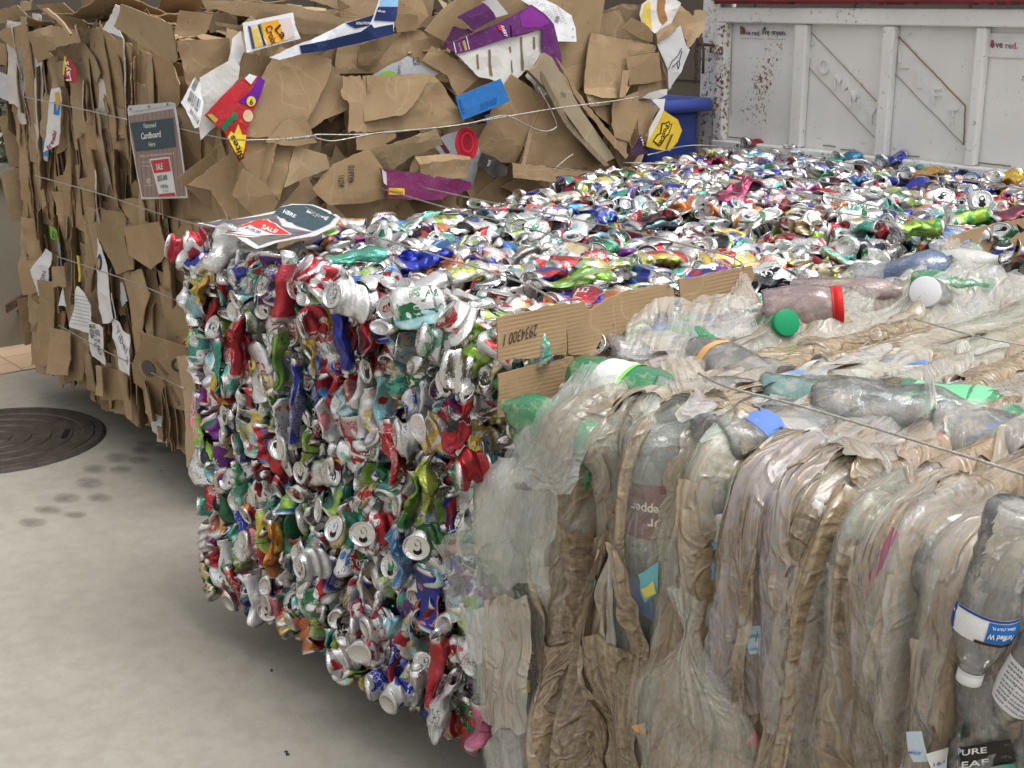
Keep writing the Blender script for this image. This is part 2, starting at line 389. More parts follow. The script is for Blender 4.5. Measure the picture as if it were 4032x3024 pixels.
def tri_poly(P, step):
    lo = P.min(0); hi = P.max(0)
    gx, gy = np.meshgrid(np.arange(lo[0], hi[0], step), np.arange(lo[1], hi[1], step)); g = np.stack([gx.ravel(), gy.ravel()], 1)
    g = g + RNG.uniform(-.2, .2, g.shape) * step
    g = g[inside(P, g)]
    V = [Vector(p) for p in P] + [Vector(p) for p in g]
    n = len(P)
    r = delaunay_2d_cdt(V, [(i, (i + 1) % n) for i in range(n)], [list(range(n))], 1, 1e-6)
    return np.array([tuple(v) for v in r[0]]), [tuple(f) for f in r[2]]
def sheet(name, P, sh, col, mat, parent, th=.004, jag=.0025, step=.022, rot=None, label=None, seed=0, back=None, **kw):
    P = np.asarray(P, float)
    Q = resample(P, min(step * .7, .012) if jag else step, jag, seed)
    try: V2, F = tri_poly(Q, step)
    except Exception: return None
    if not F: return None
    f3 = sh.pos(V2); b3 = sh.pos(V2, -th); n = len(V2)
    # orientation of the front
    F = list(F); i, j = AX2[sh.axis]
    fF = []; cnt = {}
    for f in F:
        a, b, c = (V2[f[0]], V2[f[1]], V2[f[2]])
        ccw = (b[0] - a[0]) * (c[1] - a[1]) - (b[1] - a[1]) * (c[0] - a[0]) > 0
        f = f if ccw else f[::-1]
        # axis 0: (y,z) ccw -> +x ; axis 1: (x,z) ccw -> -y ; axis 2: (x,y) ccw -> +z
        fF.append(tuple(f))
        for k in range(len(f)):
            e = (f[k], f[(k + 1) % len(f)])
            if (e[1], e[0]) in cnt: del cnt[(e[1], e[0])]
            else: cnt[e] = 1
    bF = [tuple(v + n for v in f[::-1]) for f in fF]
    rF = [(a, a + n, b + n, b) for a, b in cnt]
    V = np.vstack([f3, b3])
    a = rot if rot is not None else random.random() * 3.14
    ca, sa = math.cos(a), math.sin(a); o = RNG.uniform(-9, 9, 2)
    pat = np.zeros((2 * n, 3)); pat[:n, 0] = V2[:, 0] * ca - V2[:, 1] * sa + o[0]; pat[:n, 1] = V2[:, 0] * sa + V2[:, 1] * ca + o[1]; pat[n:] = pat[:n]; pat[n:, 2] = .05
    c1 = np.tile(np.array([*col, 1.0]), (2 * n, 1))
    if back is not None: c1[n:, :3] = back
    return mk(name, V, fF + bF + rF, mat, parent, dict(c1=('FLOAT_COLOR', c1), pat=('FLOAT_VECTOR', pat)), smooth=False, label=label, **kw)
_txt = {}
def text2d(s, bold=False):
    if s not in _txt:
        cu = bpy.data.curves.new('t', 'FONT'); cu.body = s; cu.resolution_u = 3; cu.offset = .018 if bold else 0
        o = bpy.data.objects.new('t', cu); C.objects.link(o); bpy.context.view_layer.update()
        me = bpy.data.meshes.new_from_object(o.evaluated_get(bpy.context.evaluated_depsgraph_get()))
        V = np.array([v.co[:2] for v in me.vertices]); F = [tuple(p.vertices) for p in me.polygons]
        bpy.data.objects.remove(o); bpy.data.curves.remove(cu); bpy.data.meshes.remove(me)
        V = V - V.min(0); V = V / V.max(0)
        _txt[s] = (V, F)
    return _txt[s]
def text_on(sh, s, bl, br, tl, col, parent, lift=.002, bold=False, name='printed_text', rough=.6):
    """letters laid on a sheet: bl, br, tl are the lower left, lower right and upper left corners (photo pixels) of the word"""
    V, F = text2d(s, bold); p = sh.px([bl, br, tl])
    q = p[0] + V[:, :1] * (p[1] - p[0]) + V[:, 1:] * (p[2] - p[0])
    return mk(name, sh.pos(q, lift), F, flat(col, rough), parent, smooth=False)
def decal(sh, pts, col, parent, lift=.0012, name='printed_patch', jag=0, rough=.6, mat=None, seed=0):
    P = resample(sh.px(pts), .02, jag, seed)
    try: V, F = tri_poly(P, .02)
    except Exception: return None
    if not F: return None
    i3 = [f if ((V[f[1]][0] - V[f[0]][0]) * (V[f[2]][1] - V[f[0]][1]) - (V[f[1]][1] - V[f[0]][1]) * (V[f[2]][0] - V[f[0]][0])) > 0 else f[::-1] for f in F]
    return mk(name, sh.pos(V, lift), i3, mat or flat(col, rough), parent, smooth=False)
def barcode(sh, bl, br, tl, parent, n=22, lift=.002):
    mb = MB(); p = sh.px([bl, br, tl]); rr = random.Random(n)
    x = 0
    while x < 1:
        w = rr.choice([.012, .02, .035]); q = np.array([p[0] + x * (p[1] - p[0]), p[0] + (x + w) * (p[1] - p[0]), p[0] + (x + w) * (p[1] - p[0]) + (p[2] - p[0]), p[0] + x * (p[1] - p[0]) + (p[2] - p[0])])
        mb.add(sh.pos(q, lift), [(0, 1, 2, 3)]); x += w + rr.choice([.015, .03, .05])
    return mk('barcode', mb.V, mb.F, flat((.03, .03, .03)), parent, smooth=False)
def circle(cx, cy, rx, ry, n=20): return [(cx + rx * math.cos(2 * math.pi * k / n), cy + ry * math.sin(2 * math.pi * k / n)) for k in range(n)]

# ================================================================== THE SETTING
g = MB(); n = 40
xs = np.linspace(-60, 40, 2); 
mk('ground', [(-60, -40, 0), (60, -40, 0), (60, 60, 0), (-60, 60, 0)], [(0, 1, 2, 3)], M['concrete'], kind='structure', smooth=False)
mk('brick_paving', [(-6.84, -6, .004), (-6.33, -6, .004), (-6.33, 7, .004), (-6.84, 7, .004)], [(0, 1, 2, 3)], M['brick'], kind='structure', smooth=False)
# tread print left on the concrete: pairs of soft oval smudges
def treadmat():
    t = NT('tread_stain'); pat = t.attr('pat').outputs['Vector']
    g_ = t.new('ShaderNodeVectorMath'); g_.operation = 'LENGTH'; t.link(pat, g_.inputs[0])
    a = t.math('SUBTRACT', 1.0, g_.outputs['Value'], clamp=True); a = t.math('POWER', a, .6); tc = t.new('ShaderNodeTexCoord').outputs['Object']
    a = t.math('MULTIPLY', a, t.math('MULTIPLY', t.noise(tc, 30, 4), .75))
    t.set((.085, .078, .068), .9); tp = t.new('ShaderNodeBsdfTransparent'); m = t.new('ShaderNodeMixShader')
    t.link(a, m.inputs[0]); t.link(tp.outputs[0], m.inputs[1]); t.link(t.b.outputs[0], m.inputs[2]); t.link(m.outputs[0], t.out.inputs['Surface']); return t.m
tm = treadmat()
for (ax_, ay_, rx, ry) in [(180, 2010, 60, 20), (255, 1965, 58, 22), (345, 1905, 62, 24), (385, 1962, 55, 18), (365, 1850, 50, 20), (455, 1805, 58, 24), (470, 1850, 50, 18), (555, 1775, 50, 20), (545, 1815, 50, 18), (640, 1775, 45, 18), (570, 1752, 40, 14), (120, 2060, 60, 20), (290, 2030, 50, 16)]:
    k = 24; c2 = onplane(ax_, ay_, 2, 0)
    ring = [onplane(ax_ + rx * math.cos(t) * (1.15 if math.cos(t) > 0 else .85), ay_ + ry * math.sin(t), 2, 0) for t in np.linspace(0, 2 * math.pi, k, endpoint=False)]
    V = np.array([c2] + ring); V[:, 2] = .004
    pat = np.zeros((k + 1, 3)); pat[1:, 0] = np.cos(np.linspace(0, 2 * math.pi, k, endpoint=False)); pat[1:, 1] = np.sin(np.linspace(0, 2 * math.pi, k, endpoint=False))
    mk('tread_stain', V, [(0, i + 1, (i + 1) % k + 1) for i in range(k)], tm, attrs=dict(pat=('FLOAT_VECTOR', pat)), kind='structure')
# manhole cover
MC = np.array([-5.335, 1.62]); MR = .43
def manhole():
    t = thing('manhole_cover', 'round rusty iron cover with raised rings set into the concrete', 'manhole cover', (MC[0], MC[1], 0))
    prof = [(0, .012), (.045, .012), (.05, .007), (.08, .007), (.085, .013), (.12, .013), (.125, .007), (.155, .007), (.16, .013), (.195, .013), (.2, .007), (.235, .007), (.24, .013), (.275, .013), (.28, .007), (.31, .007), (.315, .013), (.355, .013), (.36, .006)]
    s_ = .385 / .36
    def rev(prof, n=72):
        V = [(MC[0] + r * math.cos(2 * math.pi * k / n), MC[1] + r * math.sin(2 * math.pi * k / n), z) for r, z in prof for k in range(n)]
        return np.array(V), gridfaces(len(prof), n, True)[:, ::-1]
    V, F = rev([(max(r * s_, .0005), z) for r, z in prof]); mk('cover', V, F, mat_rust('manhole_iron', (.045, .036, .031), (.10, .076, .060), .6, 18, .45), t, smooth=False)
    V, F = rev([(.388, .001), (.39, .014), (.415, .014), (.43, .002)]); mk('rim', V, F, mat_rust('rim_iron', (.04, .033, .028), (.09, .068, .054), .7, 25, .3), t, smooth=False)
    mb = MB()
    for a in (R(60), R(240)):
        c, s = math.cos(a), math.sin(a); cx, cy_ = MC[0] + .27 * c, MC[1] + .27 * s
        q = [(-.06, -.012), (.06, -.012), (.06, .012), (-.06, .012)]
        mb.add([(cx - y * c * 1 - x * s, cy_ - y * s + x * c, z) for z in (.0125, .0155) for x, y in q], BOXF)
    mk('lifting_slot', mb.V, mb.F, flat((.012, .01, .009), .9), t, smooth=False)
manhole()
def litter():
    for k, (px, py, L, lab) in enumerate([(1128, 2965, .009, 'short dark twig lying on the concrete near the bottom edge of the picture'), (1068, 2640, .005, 'tiny dark crumb on the concrete below the can bale'), (630, 1852, .007, 'tiny pale splinter on the concrete beside the tread print')]):
        p = onplane(px, py, 2, .004); V, F = tube(smooth_path([p + [-L, 0, 0], p + [-.2 * L, .004, .002], p + [.5 * L, -.003, .0], p + [L, .003, .001]], 4), .0018 if k == 0 else .0012, 5)
        o = mk('twig' if k == 0 else 'crumb', V, F, flat((.035, .025, .018) if k < 2 else (.3, .24, .16), .9)); o['label'] = lab; o['category'] = 'twig' if k == 0 else 'debris'
litter()
# the building behind, the sloping retaining wall with its coping, and what grows behind it
def wall_back():
    t = thing('building_wall', 'dark brown wall of large blocks behind the truck and the bales', 'wall', (0, 7.0, 0))
    mb = MB(); mb.box(-30, 6, 7.0, 7.3, 0, 3.2); mk('wall_face', mb.V, mb.F, M['wall'], t, smooth=False)
    mb = MB()
    for z in (.4, .8, 1.2, 1.6, 2.0, 2.4): mb.box(-30, 6, 6.994, 7.002, z - .006, z + .006)
    for k in range(60):
        x = -16 + k * .4; zz = (k % 2) * .4
        mb.box(x - .005, x + .005, 6.9945, 7.002, .4 + zz, .794 + zz); mb.box(x - .005, x + .005, 6.9945, 7.002, 1.206 + zz, 1.594 + zz)
    mk('mortar_joint', mb.V, mb.F, flat((.05, .043, .035), .95), t, smooth=False)
wall_back()
def retaining():
    t = thing('retaining_wall', 'low tan retaining wall with a sloping grey coping left of the cardboard bale', 'wall', (-6.84, 2.4, 0))
    z = lambda y: .957 - .41 * (y - 2.24)
    ys = [-2.0, 2.0, 2.24, 3.2, 4.0]
    def slab(x0, x1, zl, zh):
        V = []; F = []
        for y in ys: V += [(x0, y, zl(y)), (x1, y, zl(y)), (x1, y, zh(y)), (x0, y, zh(y))]
        for i in range(len(ys) - 1):
            a = 4 * i; F += [(a, a + 4, a + 5, a + 1), (a + 1, a + 5, a + 6, a + 2), (a + 2, a + 6, a + 7, a + 3), (a + 3, a + 7, a + 4, a)]
        F += [(0, 1, 2, 3), (4 * len(ys) - 1, 4 * len(ys) - 2, 4 * len(ys) - 3, 4 * len(ys) - 4)]
        return V, F
    zc = lambda y: min(1.75, z(y)) if y < 2.24 else max(.12, z(y))
    V, F = slab(-7.14, -6.84, lambda y: 0, lambda y: zc(y) - .085); mk('wall_body', V, F, M['tanwall'], t, smooth=False)
    V, F = slab(-7.19, -6.80, lambda y: zc(y) - .083, lambda y: zc(y)); mk('coping', V, F, M['coping'], t, smooth=False)
retaining()
def handrail():
    t = thing('handrail', 'short rusty brown handrail end fixed to the tan wall', 'handrail', (-6.8, 2.2, .3))
    a = onplane(30, 1213, 0, -6.75); b = onplane(122, 1150, 0, -6.75)
    mb = MB(); d = (b - a); P = [a - d * .05, b + d * .3]
    w = .012
    V = [(p[0] + dx, p[1], p[2] + dz) for p in P for dx, dz in ((-w, -.02), (w, -.02), (w, .02), (-w, .02))]
    mb.add(V, [(0, 1, 2, 3)[::-1], (4, 5, 6, 7), (0, 1, 5, 4), (1, 2, 6, 5), (2, 3, 7, 6), (3, 0, 4, 7)]); mk('rail', mb.V, mb.F, mat_rust('brown_rail', (.06, .035, .025), (.12, .07, .045)), t, smooth=False)
    m_ = (a + b) / 2; mb = MB(); mb.tube([m_ + [0, 0, -.02], m_ + [-.02, 0.01, -.07], [-6.84, m_[1] + .02, m_[2] - .075]], .009, 6); mk('bracket', mb.V, mb.F, M['iron'], t)
handrail()
def shrub():
    t = thing('shrub', 'dark low shrub growing behind the tan retaining wall', 'plant', (-8.1, 2.4, .5))
    V = []; F = []; rr = np.random.default_rng(3)
    for k in range(5200):
        p = np.array([-7.9 + rr.normal() * .35, 2.1 + rr.normal() * .75, .72 + abs(rr.normal()) * .28]); a = rr.normal(size=3); a /= np.linalg.norm(a); b = np.cross(a, rr.normal(size=3)); b /= np.linalg.norm(b)
        l = .028 * rr.uniform(.6, 1.4); w = l * .4; n = len(V); V += [p - a * l, p + b * w, p + a * l, p - b * w]; F.append((n, n + 1, n + 2, n + 3))
    tt = NT('shrub_leaf'); tc = tt.new('ShaderNodeTexCoord').outputs['Object']; tt.set(tt.mix(tt.noise(tc, 25, 3), (.02, .03, .012), (.075, .09, .045)), .6)
    mk('foliage', V, F, tt.m, t, smooth=False)
    mb = MB()
    for k in range(14):
        x, y = rr.uniform(-8.3, -7.5), rr.uniform(1.2, 3.2); mb.tube([(x, y, .4), (x + rr.normal() * .05, y + rr.normal() * .05, .7), (x + rr.normal() * .12, y + rr.normal() * .12, .95)], .008, 5)
    mk('stem', mb.V, mb.F, flat((.06, .045, .03), .9), t)
shrub()
mk('planting_bed', [(-12, -3, .52), (-7.1, -3, .52), (-7.1, 6.9, .52), (-12, 6.9, .52)], [(0, 1, 2, 3)], mat_rust('mulch', (.035, .025, .018), (.09, .065, .045), .95, 35, 0), kind='structure')

# ================================================================== THE TRUCK TAILGATE
YT = 4.37
def truck():
    t = thing('truck', 'white rust-speckled truck tailgate with raised lettering and a red top edge', 'truck', (-2.6, YT, 0))
    PX = lambda x, y, d=0: onplane(x, y, 1, YT - d)
    xl = PX(2840, 300)[0]; zt = PX(2850, 28)[2]; zb = 1.085
    x0, x1 = xl, -1.05
    def tb(name, boxes, rust=0.0, parent=t, rfun=None, bev=0):
        V = []; F = []
        mb = MB()
        for b in boxes: mb.box(*b)
        c = np.zeros((len(mb.V), 4)); c[:, 0] = rust
        o = mk(name, mb.V, mb.F, M['truck'], parent, dict(c1=('FLOAT_COLOR', c)), smooth=False)
        if bev:
            m = o.modifiers.new('b', 'BEVEL'); m.width = bev; m.segments = 2; m.limit_method = 'ANGLE'
        return o
    # recessed sheet
    nx, nz = 60, 24
    gx = np.linspace(x0 + .02, x1, nx); gz = np.linspace(zb - .2, zt - .02, nz)
    V = np.array([(x, YT + .004 + .0015 * vnoise(np.array([x * 5]), np.array([z * 5]))[0], z) for x in gx for z in gz])
    c = np.zeros((len(V), 4))
    cc = PX(3010, 300); c[:, 0] = .48 * np.exp(-(((V[:, 0] - cc[0]) / .10) ** 2 + ((V[:, 2] - cc[2] + (V[:, 0] - cc[0]) * -1.2) / .13) ** 2)) + .08 + .25 * np.exp(-(V[:, 0] - x0) / .05)
    gate = mk('tailgate', V, gridfaces(nx, nz), M['truck'], t, dict(c1=('FLOAT_COLOR', c)), smooth=True)
    rib = tb('frame_rail', [(x0 - .0, x1, YT - .045, YT + .0, zt - .062, zt)], .16, gate, bev=.006)
    zb2 = PX(2850, 548)[2]
    tb('frame_rail', [(x0, x1, YT - .05, YT + .0, zb2 - .06, zb2 + .0)], .25, gate, bev=.006)
    tb('frame_rail', [(x0 - .0, PX(2875, 300)[0], YT - .043, YT + .001, zb2, zt - .062)], .5, gate, bev=.004)
    for a, b in ((3118, 3168), (3462, 3510), (3826, 3870)):
        tb('frame_rib', [(PX(a, 300, .03)[0], PX(b, 300, .03)[0], YT - .035, YT + .002, zb2, zt - .063)], .16, gate, bev=.009)
    # thin weld lines
    orange = flat((.30, .16, .06), .8); grey = flat((.33, .29, .24), .8)
    def weld(pts, m, r=.0016):
        P = [PX(x, y, .001) for x, y in pts]; q = []
        for i in range(len(P) - 1):
            for k in np.linspace(0, 1, 14, endpoint=False): q.append(P[i] + (P[i + 1] - P[i]) * k + np.array([random.uniform(-.001, .001), 0, random.uniform(-.001, .001)]))
        q.append(P[-1]); V, F = tube(q, r, 5); mk('weld_line', V, F, m, gate)
    weld([(3166, 97), (3320, 258)], grey); weld([(3320, 258), (3450, 398)], orange); weld([(3166, 247), (3450, 548)], grey)
    weld([(3532, 138), (3682, 293), (3800, 415), (3794, 570)], orange, .0022); weld([(3526, 293), (3794, 570)], grey); weld([(3532, 138), (3526, 293)], flat((.5, .5, .49)), .001)
    weld([(3162, 90), (3160, 555)], orange, .0012); weld([(3497, 95), (3490, 595)], grey, .0014); weld([(3865, 100), (3852, 630)], orange, .0015); weld([(2880, 70), (2878, 455)], grey, .0012)
    for a, b in (((3240, 572), (3290, 578)), ((3310, 588), (3370, 592)), ((3540, 610), (3620, 618)), ((3850, 640), (3980, 655)), ((2870, 540), (2960, 548))): weld([a, b], flat((.10, .07, .04), .9), .0018)
    # raised letters, pressed in the sheet
    def letter(ch, cx, cy, w, h):
        V, F = text2d(ch, False); a = PX(cx - w / 2, cy + h / 2 + w * .04); b = PX(cx + w / 2, cy + h / 2 + w * .10); c_ = PX(cx - w / 2, cy - h / 2)
        q = a + V[:, :1] * (b - a) + V[:, 1:] * (c_ - a); n_ = len(q)
        f = q.copy(); f[:, 1] = YT - .006; bk = q.copy(); bk[:, 1] = YT + .006
        cnt = {}
        for fa in F:
            for k in range(len(fa)):
                e = (fa[k], fa[(k + 1) % len(fa)])
                if (e[1], e[0]) in cnt: del cnt[(e[1], e[0])]
                else: cnt[e] = 1
        FF = list(F) + [(x + n_, x, y, y + n_)[::-1] for x, y in cnt]
        c4 = np.zeros((2 * n_, 4)); c4[:, 0] = .12
        mk('raised_letter', np.vstack([f, bk]), FF, M['truck'], gate, dict(c1=('FLOAT_COLOR', c4)), smooth=False)
    for ch, x, y in (('T', 3187, 196), ('O', 3246, 260), ('M', 3306, 323), ('M', 3366, 389), ('Y', 3432, 455)): letter(ch, x, y, 40, 60)
    for ch, x, y in (('L', 3560, 235), ('I', 3622, 313), ('F', 3690, 375), ('T', 3754, 457)): letter(ch, x, y, 38 if ch != 'I' else 14, 62)
    # lettering on the first panel and the sticker on the last one
    sh = Sheet(1, YT - .001, crump=0); ink = (.10, .10, .12); red = (.38, .05, .08)
    text_on(sh, 'l', (2916, 136), (2921, 136), (2916, 106), ink, gate, bold=True); text_on(sh, 've red.', (2937, 138), (2994, 141), (2937, 118), ink, gate, bold=True)
    text_on(sh, 'live green.', (3001, 142), (3096, 146), (3001, 114), ink, gate, bold=True)
    text_on(sh, 'THE UNIVERSITY OF NEW MEXICO      OFFICE OF SUSTAINABILITY', (2918, 154), (3096, 158), (2918, 149), (.2, .2, .22), gate)
    decal(sh, circle(2929, 126, 7, 9), red, gate); decal(sh, circle(2929, 115, 5, 6), red, gate, .0018)
    decal(sh, circle(3011, 113, 5, 7), (.03, .16, .13), gate)
    decal(sh, [(2914, 104), (2922, 103), (2930, 112), (2924, 114), (2917, 118)], (.25, .26, .27), gate, .0018)
    stk = Sheet(1, YT - .003, crump=.001)
    st = sheet('sticker', stk.px([(3888, 130), (4090, 134), (4090, 232), (3886, 224)]), stk, (.76, .76, .75), M['paper'], gate, th=.001, jag=0)
    text_on(stk, 'l', (3892, 188), (3897, 188), (3892, 160), ink, st, bold=True); text_on(stk, 've', (3920, 188), (3950, 189), (3920, 169), ink, st, bold=True); text_on(stk, 'red.', (3960, 191), (4008, 193), (3960, 166), (.42, .13, .20), st, bold=True)
    decal(stk, circle(3909, 177, 9, 12), (.40, .08, .15), st); decal(stk, circle(3909, 163, 6, 6), (.40, .08, .15), st, .0018)
    # red bar above, side post, chain
    zr = PX(2850, 17)[2]
    mb = MB(); mb.box(x0 - .0, x1, YT - .075, YT + .05, zr + .002, zr + .14); o = mk('red_rail', mb.V, mb.F, mat_rust('red_paint', (.13, .012, .018), (.22, .022, .03), .45, 9, 0), t, smooth=False)
    m = o.modifiers.new('b', 'BEVEL'); m.width = .012; m.segments = 3
    mb = MB(); 
    for k in range(40):
        x = random.uniform(x0, x1); l = random.uniform(.004, .04); mb.box(x, x + l, YT - .0765, YT - .07, zr + .001, zr + random.uniform(.005, .012))
    mk('paint_chip', mb.V, mb.F, flat((.08, .035, .02), .9), o, smooth=False)
    xa = PX(2757, 300, .03)[0]; xb = PX(2826, 300, .03)[0]
    tb('side_post', [(xa, xb, YT - .03, YT + .07, .3, zr + .10)], .36, t, bev=.004)
    tb('hinge_plate', [(xb - .03, xb + .035, YT - .06, YT - .031, PX(2800, 205)[2], PX(2800, 172)[2])], .7, t, bev=.003)
    mb = MB(); p = PX(2765, 165, .08); mb.tube([p + [-.005, 0, .02], p + [.01, 0, -.04], p + [.012, .0, -.13]], .006, 6); mb.tube([p + [-.03, 0, -.01], p + [.06, .01, -.012]], .007, 6)
    for k in range(11):
        q = p + np.array([-.028 + .004 * math.sin(k), -.004 * (k % 2), .03 - k * .019])
        mb.tube([q + [math.cos(a) * .006 * (1 if k % 2 else .4), math.cos(a) * .005 * (0 if k % 2 else 1), math.sin(a) * .013] for a in np.linspace(0, 6.283, 9)], .0022, 4)
    mk('latch_chain', mb.V, mb.F, M['iron'], t)
    # the rest of the truck behind the gate, seen only from the side
    mb = MB(); mb.box(x0 - .1, x1 + .6, YT + .12, YT + 1.9, .75, .95); mk('bed', mb.V, mb.F, flat((.12, .12, .12), .7), t, smooth=False)
    mb = MB(); mb.box(x0, x1 + .5, YT - .0, YT + .12, .55, .72); mk('bumper', mb.V, mb.F, flat((.25, .25, .25), .5, .6), t, smooth=False)
    for sx in (x0 + .25, x1 + .2):
        for (nm, r0, w, mt) in (('tyre', .36, .22, flat((.02, .02, .02), .85)), ('rim', .2, .225, flat((.4, .4, .4), .4, .8))):
            V = []; n_ = 28
            for yy in (-w / 2, w / 2):
                V += [(sx + yy, YT + 1.0 + r0 * math.cos(2 * math.pi * k / n_), .36 + r0 * math.sin(2 * math.pi * k / n_)) for k in range(n_)]
            mk(nm, V, [(k, (k + 1) % n_, n_ + (k + 1) % n_, n_ + k) for k in range(n_)] + [tuple(range(n_))[::-1], tuple(range(n_, 2 * n_))], mt, t, smooth=False)
truck()
def bluebin():
    t = thing('recycling_bin', 'blue plastic bin with a thick rim between the cardboard bale and the truck', 'bin', (-4.0, 4.1, 0))
    def rr_(hx, hy, z, r=.07, n=6):
        P = []
        for cx, cy_, a0 in ((hx - r, hy - r, 0), (-hx + r, hy - r, 90), (-hx + r, -hy + r, 180), (hx - r, -hy + r, 270)):
            for k in range(n + 1):
                a = R(a0 + 90 * k / n); P.append((-4.20 + cx + r * math.cos(a), 4.115 + cy_ + r * math.sin(a), z))
        return P
    def loft(rings):
        n_ = len(rings[0]); return np.array([p for r in rings for p in r]), gridfaces(len(rings), n_, True)
    zr = 1.345
    V, F = loft([rr_(.20, .14, 0), rr_(.245, .145, .05), rr_(.272, .172, zr - .1), rr_(.275, .175, zr - .02), rr_(.262, .162, zr - .02), rr_(.235, .138, .06)])
    mk('bin_body', V, F, M['bin'], t)
    V, F = loft([rr_(.278, .178, zr - .055), rr_(.312, .21, zr - .05), rr_(.318, .216, zr - .03), rr_(.31, .208, zr), rr_(.27, .168, zr), rr_(.262, .16, zr - .03)])
    mk('bin_rim', V, F, M['bin'], t)
bluebin()

# ================================================================== THE BALES OF CRUSHED CANS
NSEG = 22
def can_profile(kind):
    if kind == 'bottle':      # aluminium bottle with a threaded neck
        pr = [(.0003, .008), (.018, .006), (.024, 0), (.029, .004), (.033, .012)]
        zb = list(np.linspace(.016, .105, 13)); pr += [(.033, z) for z in zb]
        pr += [(.031, .115), (.026, .130), (.0195, .142), (.019, .146), (.0215, .149), (.0195, .152), (.0215, .155), (.0195, .158), (.0215, .161), (.019, .164), (.019, .168), (.0175, .168), (.0175, .15), (.0003, .149)]
        lab = [0] * 5 + [1] * 13 + [1, 1, 1] + [0] * 11
        return np.array(pr), np.array(lab[:len(pr)]), .168
    r, h, rl = dict(std=(.033, .122, .0272), slim=(.029, .156, .0262), tall=(.033, .158, .0272), wide=(.0335, .112, .0275))[kind]
    pr = [(.0003, .0095), (.014, .008), (r * .62, .0022), (r * .70, 0), (r * .77, .0012), (r * .91, .007), (r, .0135)]
    zb = list(np.linspace(.018, h - .019, 14)); pr += [(r, z) for z in zb]
    pr += [((r + rl) / 2 + .001, h - .012), (rl + .0006, h - .005), (rl + .001, h - .0018), (rl + .0002, h), (rl - .0014, h - .0008), (rl - .0022, h - .0065), (rl - .0045, h - .0068), (.012, h - .0066), (.0003, h - .0066)]
    lab = [0, 0, 0, 0, 0, 0, 1] + [1] * 14 + [1, 0, 0, 0, 0, 0, 0, 0, 0]
    return np.array(pr), np.array(lab), h
CP = {k: can_profile(k) for k in ('std', 'slim', 'tall', 'wide', 'bottle')}
PAL = [((.66, .66, .655), 30), ((.50, .012, .018), 15), ((.30, .008, .02), 5), ((.012, .03, .34), 9), ((.02, .20, .52), 5), ((.015, .015, .018), 9), ((.06, .42, .30), 7), ((.02, .16, .05), 5), ((.28, .50, .04), 6),
       ((.72, .52, .04), 5), ((.62, .50, .26), 4), ((.72, .20, .02), 5), ((.20, .02, .28), 4), ((.68, .22, .26), 3), ((.25, .55, .60), 5), ((.45, .42, .40), 5), ((.10, .07, .25), 3)]
PALC = np.array([c for c, w in PAL]); PALC = PALC * .86 + PALC.mean(1, keepdims=True) * .14; PALW = np.array([w for c, w in PAL], float); PALW /= PALW.sum()
def disc(cx, cy, rx, ry, z, n=9):
    return [(cx, cy, z)] + [(cx + rx * math.cos(2 * math.pi * k / n), cy + ry * math.sin(2 * math.pi * k / n), z) for k in range(n)], [(0, i + 1, (i + 1) % n + 1, (i + 1) % n + 1) for i in range(n)]
def can_rest(kind, tabcol=0):
    pr, lab, h = CP[kind]; m = len(pr); ang = np.arange(NSEG) * 2 * math.pi / NSEG
    V = np.stack([pr[:, :1] * np.cos(ang), pr[:, :1] * np.sin(ang), np.repeat(pr[:, 1:], NSEG, 1)], -1).reshape(-1, 3)
    F = gridfaces(m, NSEG, True); L = np.repeat(lab, NSEG).astype(float)
    ex = []
    if kind != 'bottle':
        zl = h - .0066
        P, Fd = disc(.011, 0, .0085, .0105, zl + .0006); ex.append((P, Fd, 2))           # mouth: a black disc, the dark inside painted on the lid
        tb = [(x * .62 - .003, y * .5, zl + .0032 - abs(x) * .02) for x, y in [(.02 * math.cos(t), .017 * math.sin(t)) for t in np.linspace(0, 2 * math.pi, 10, endpoint=False)]]
        hole = [(x * .30 - .007, y * .27, zl + .0032) for x, y in [(.02 * math.cos(t), .017 * math.sin(t)) for t in np.linspace(0, 2 * math.pi, 10, endpoint=False)]]
        ex.append((tb + hole, [(i, (i + 1) % 10, 10 + (i + 1) % 10, 10 + i) for i in range(10)], 3))
    for P, Fd, l in ex:
        n = len(V); V = np.vstack([V, P]); F = np.vstack([F, np.array(Fd) + n]); L = np.concatenate([L, np.full(len(P), l)])
    return V, F, L, h
REST = {k: can_rest(k) for k in CP}
WORDS = ['Coke', 'Coke', 'ENERGY', 'BUSCH', 'DRY', 'ALE', 'Diet Coke']
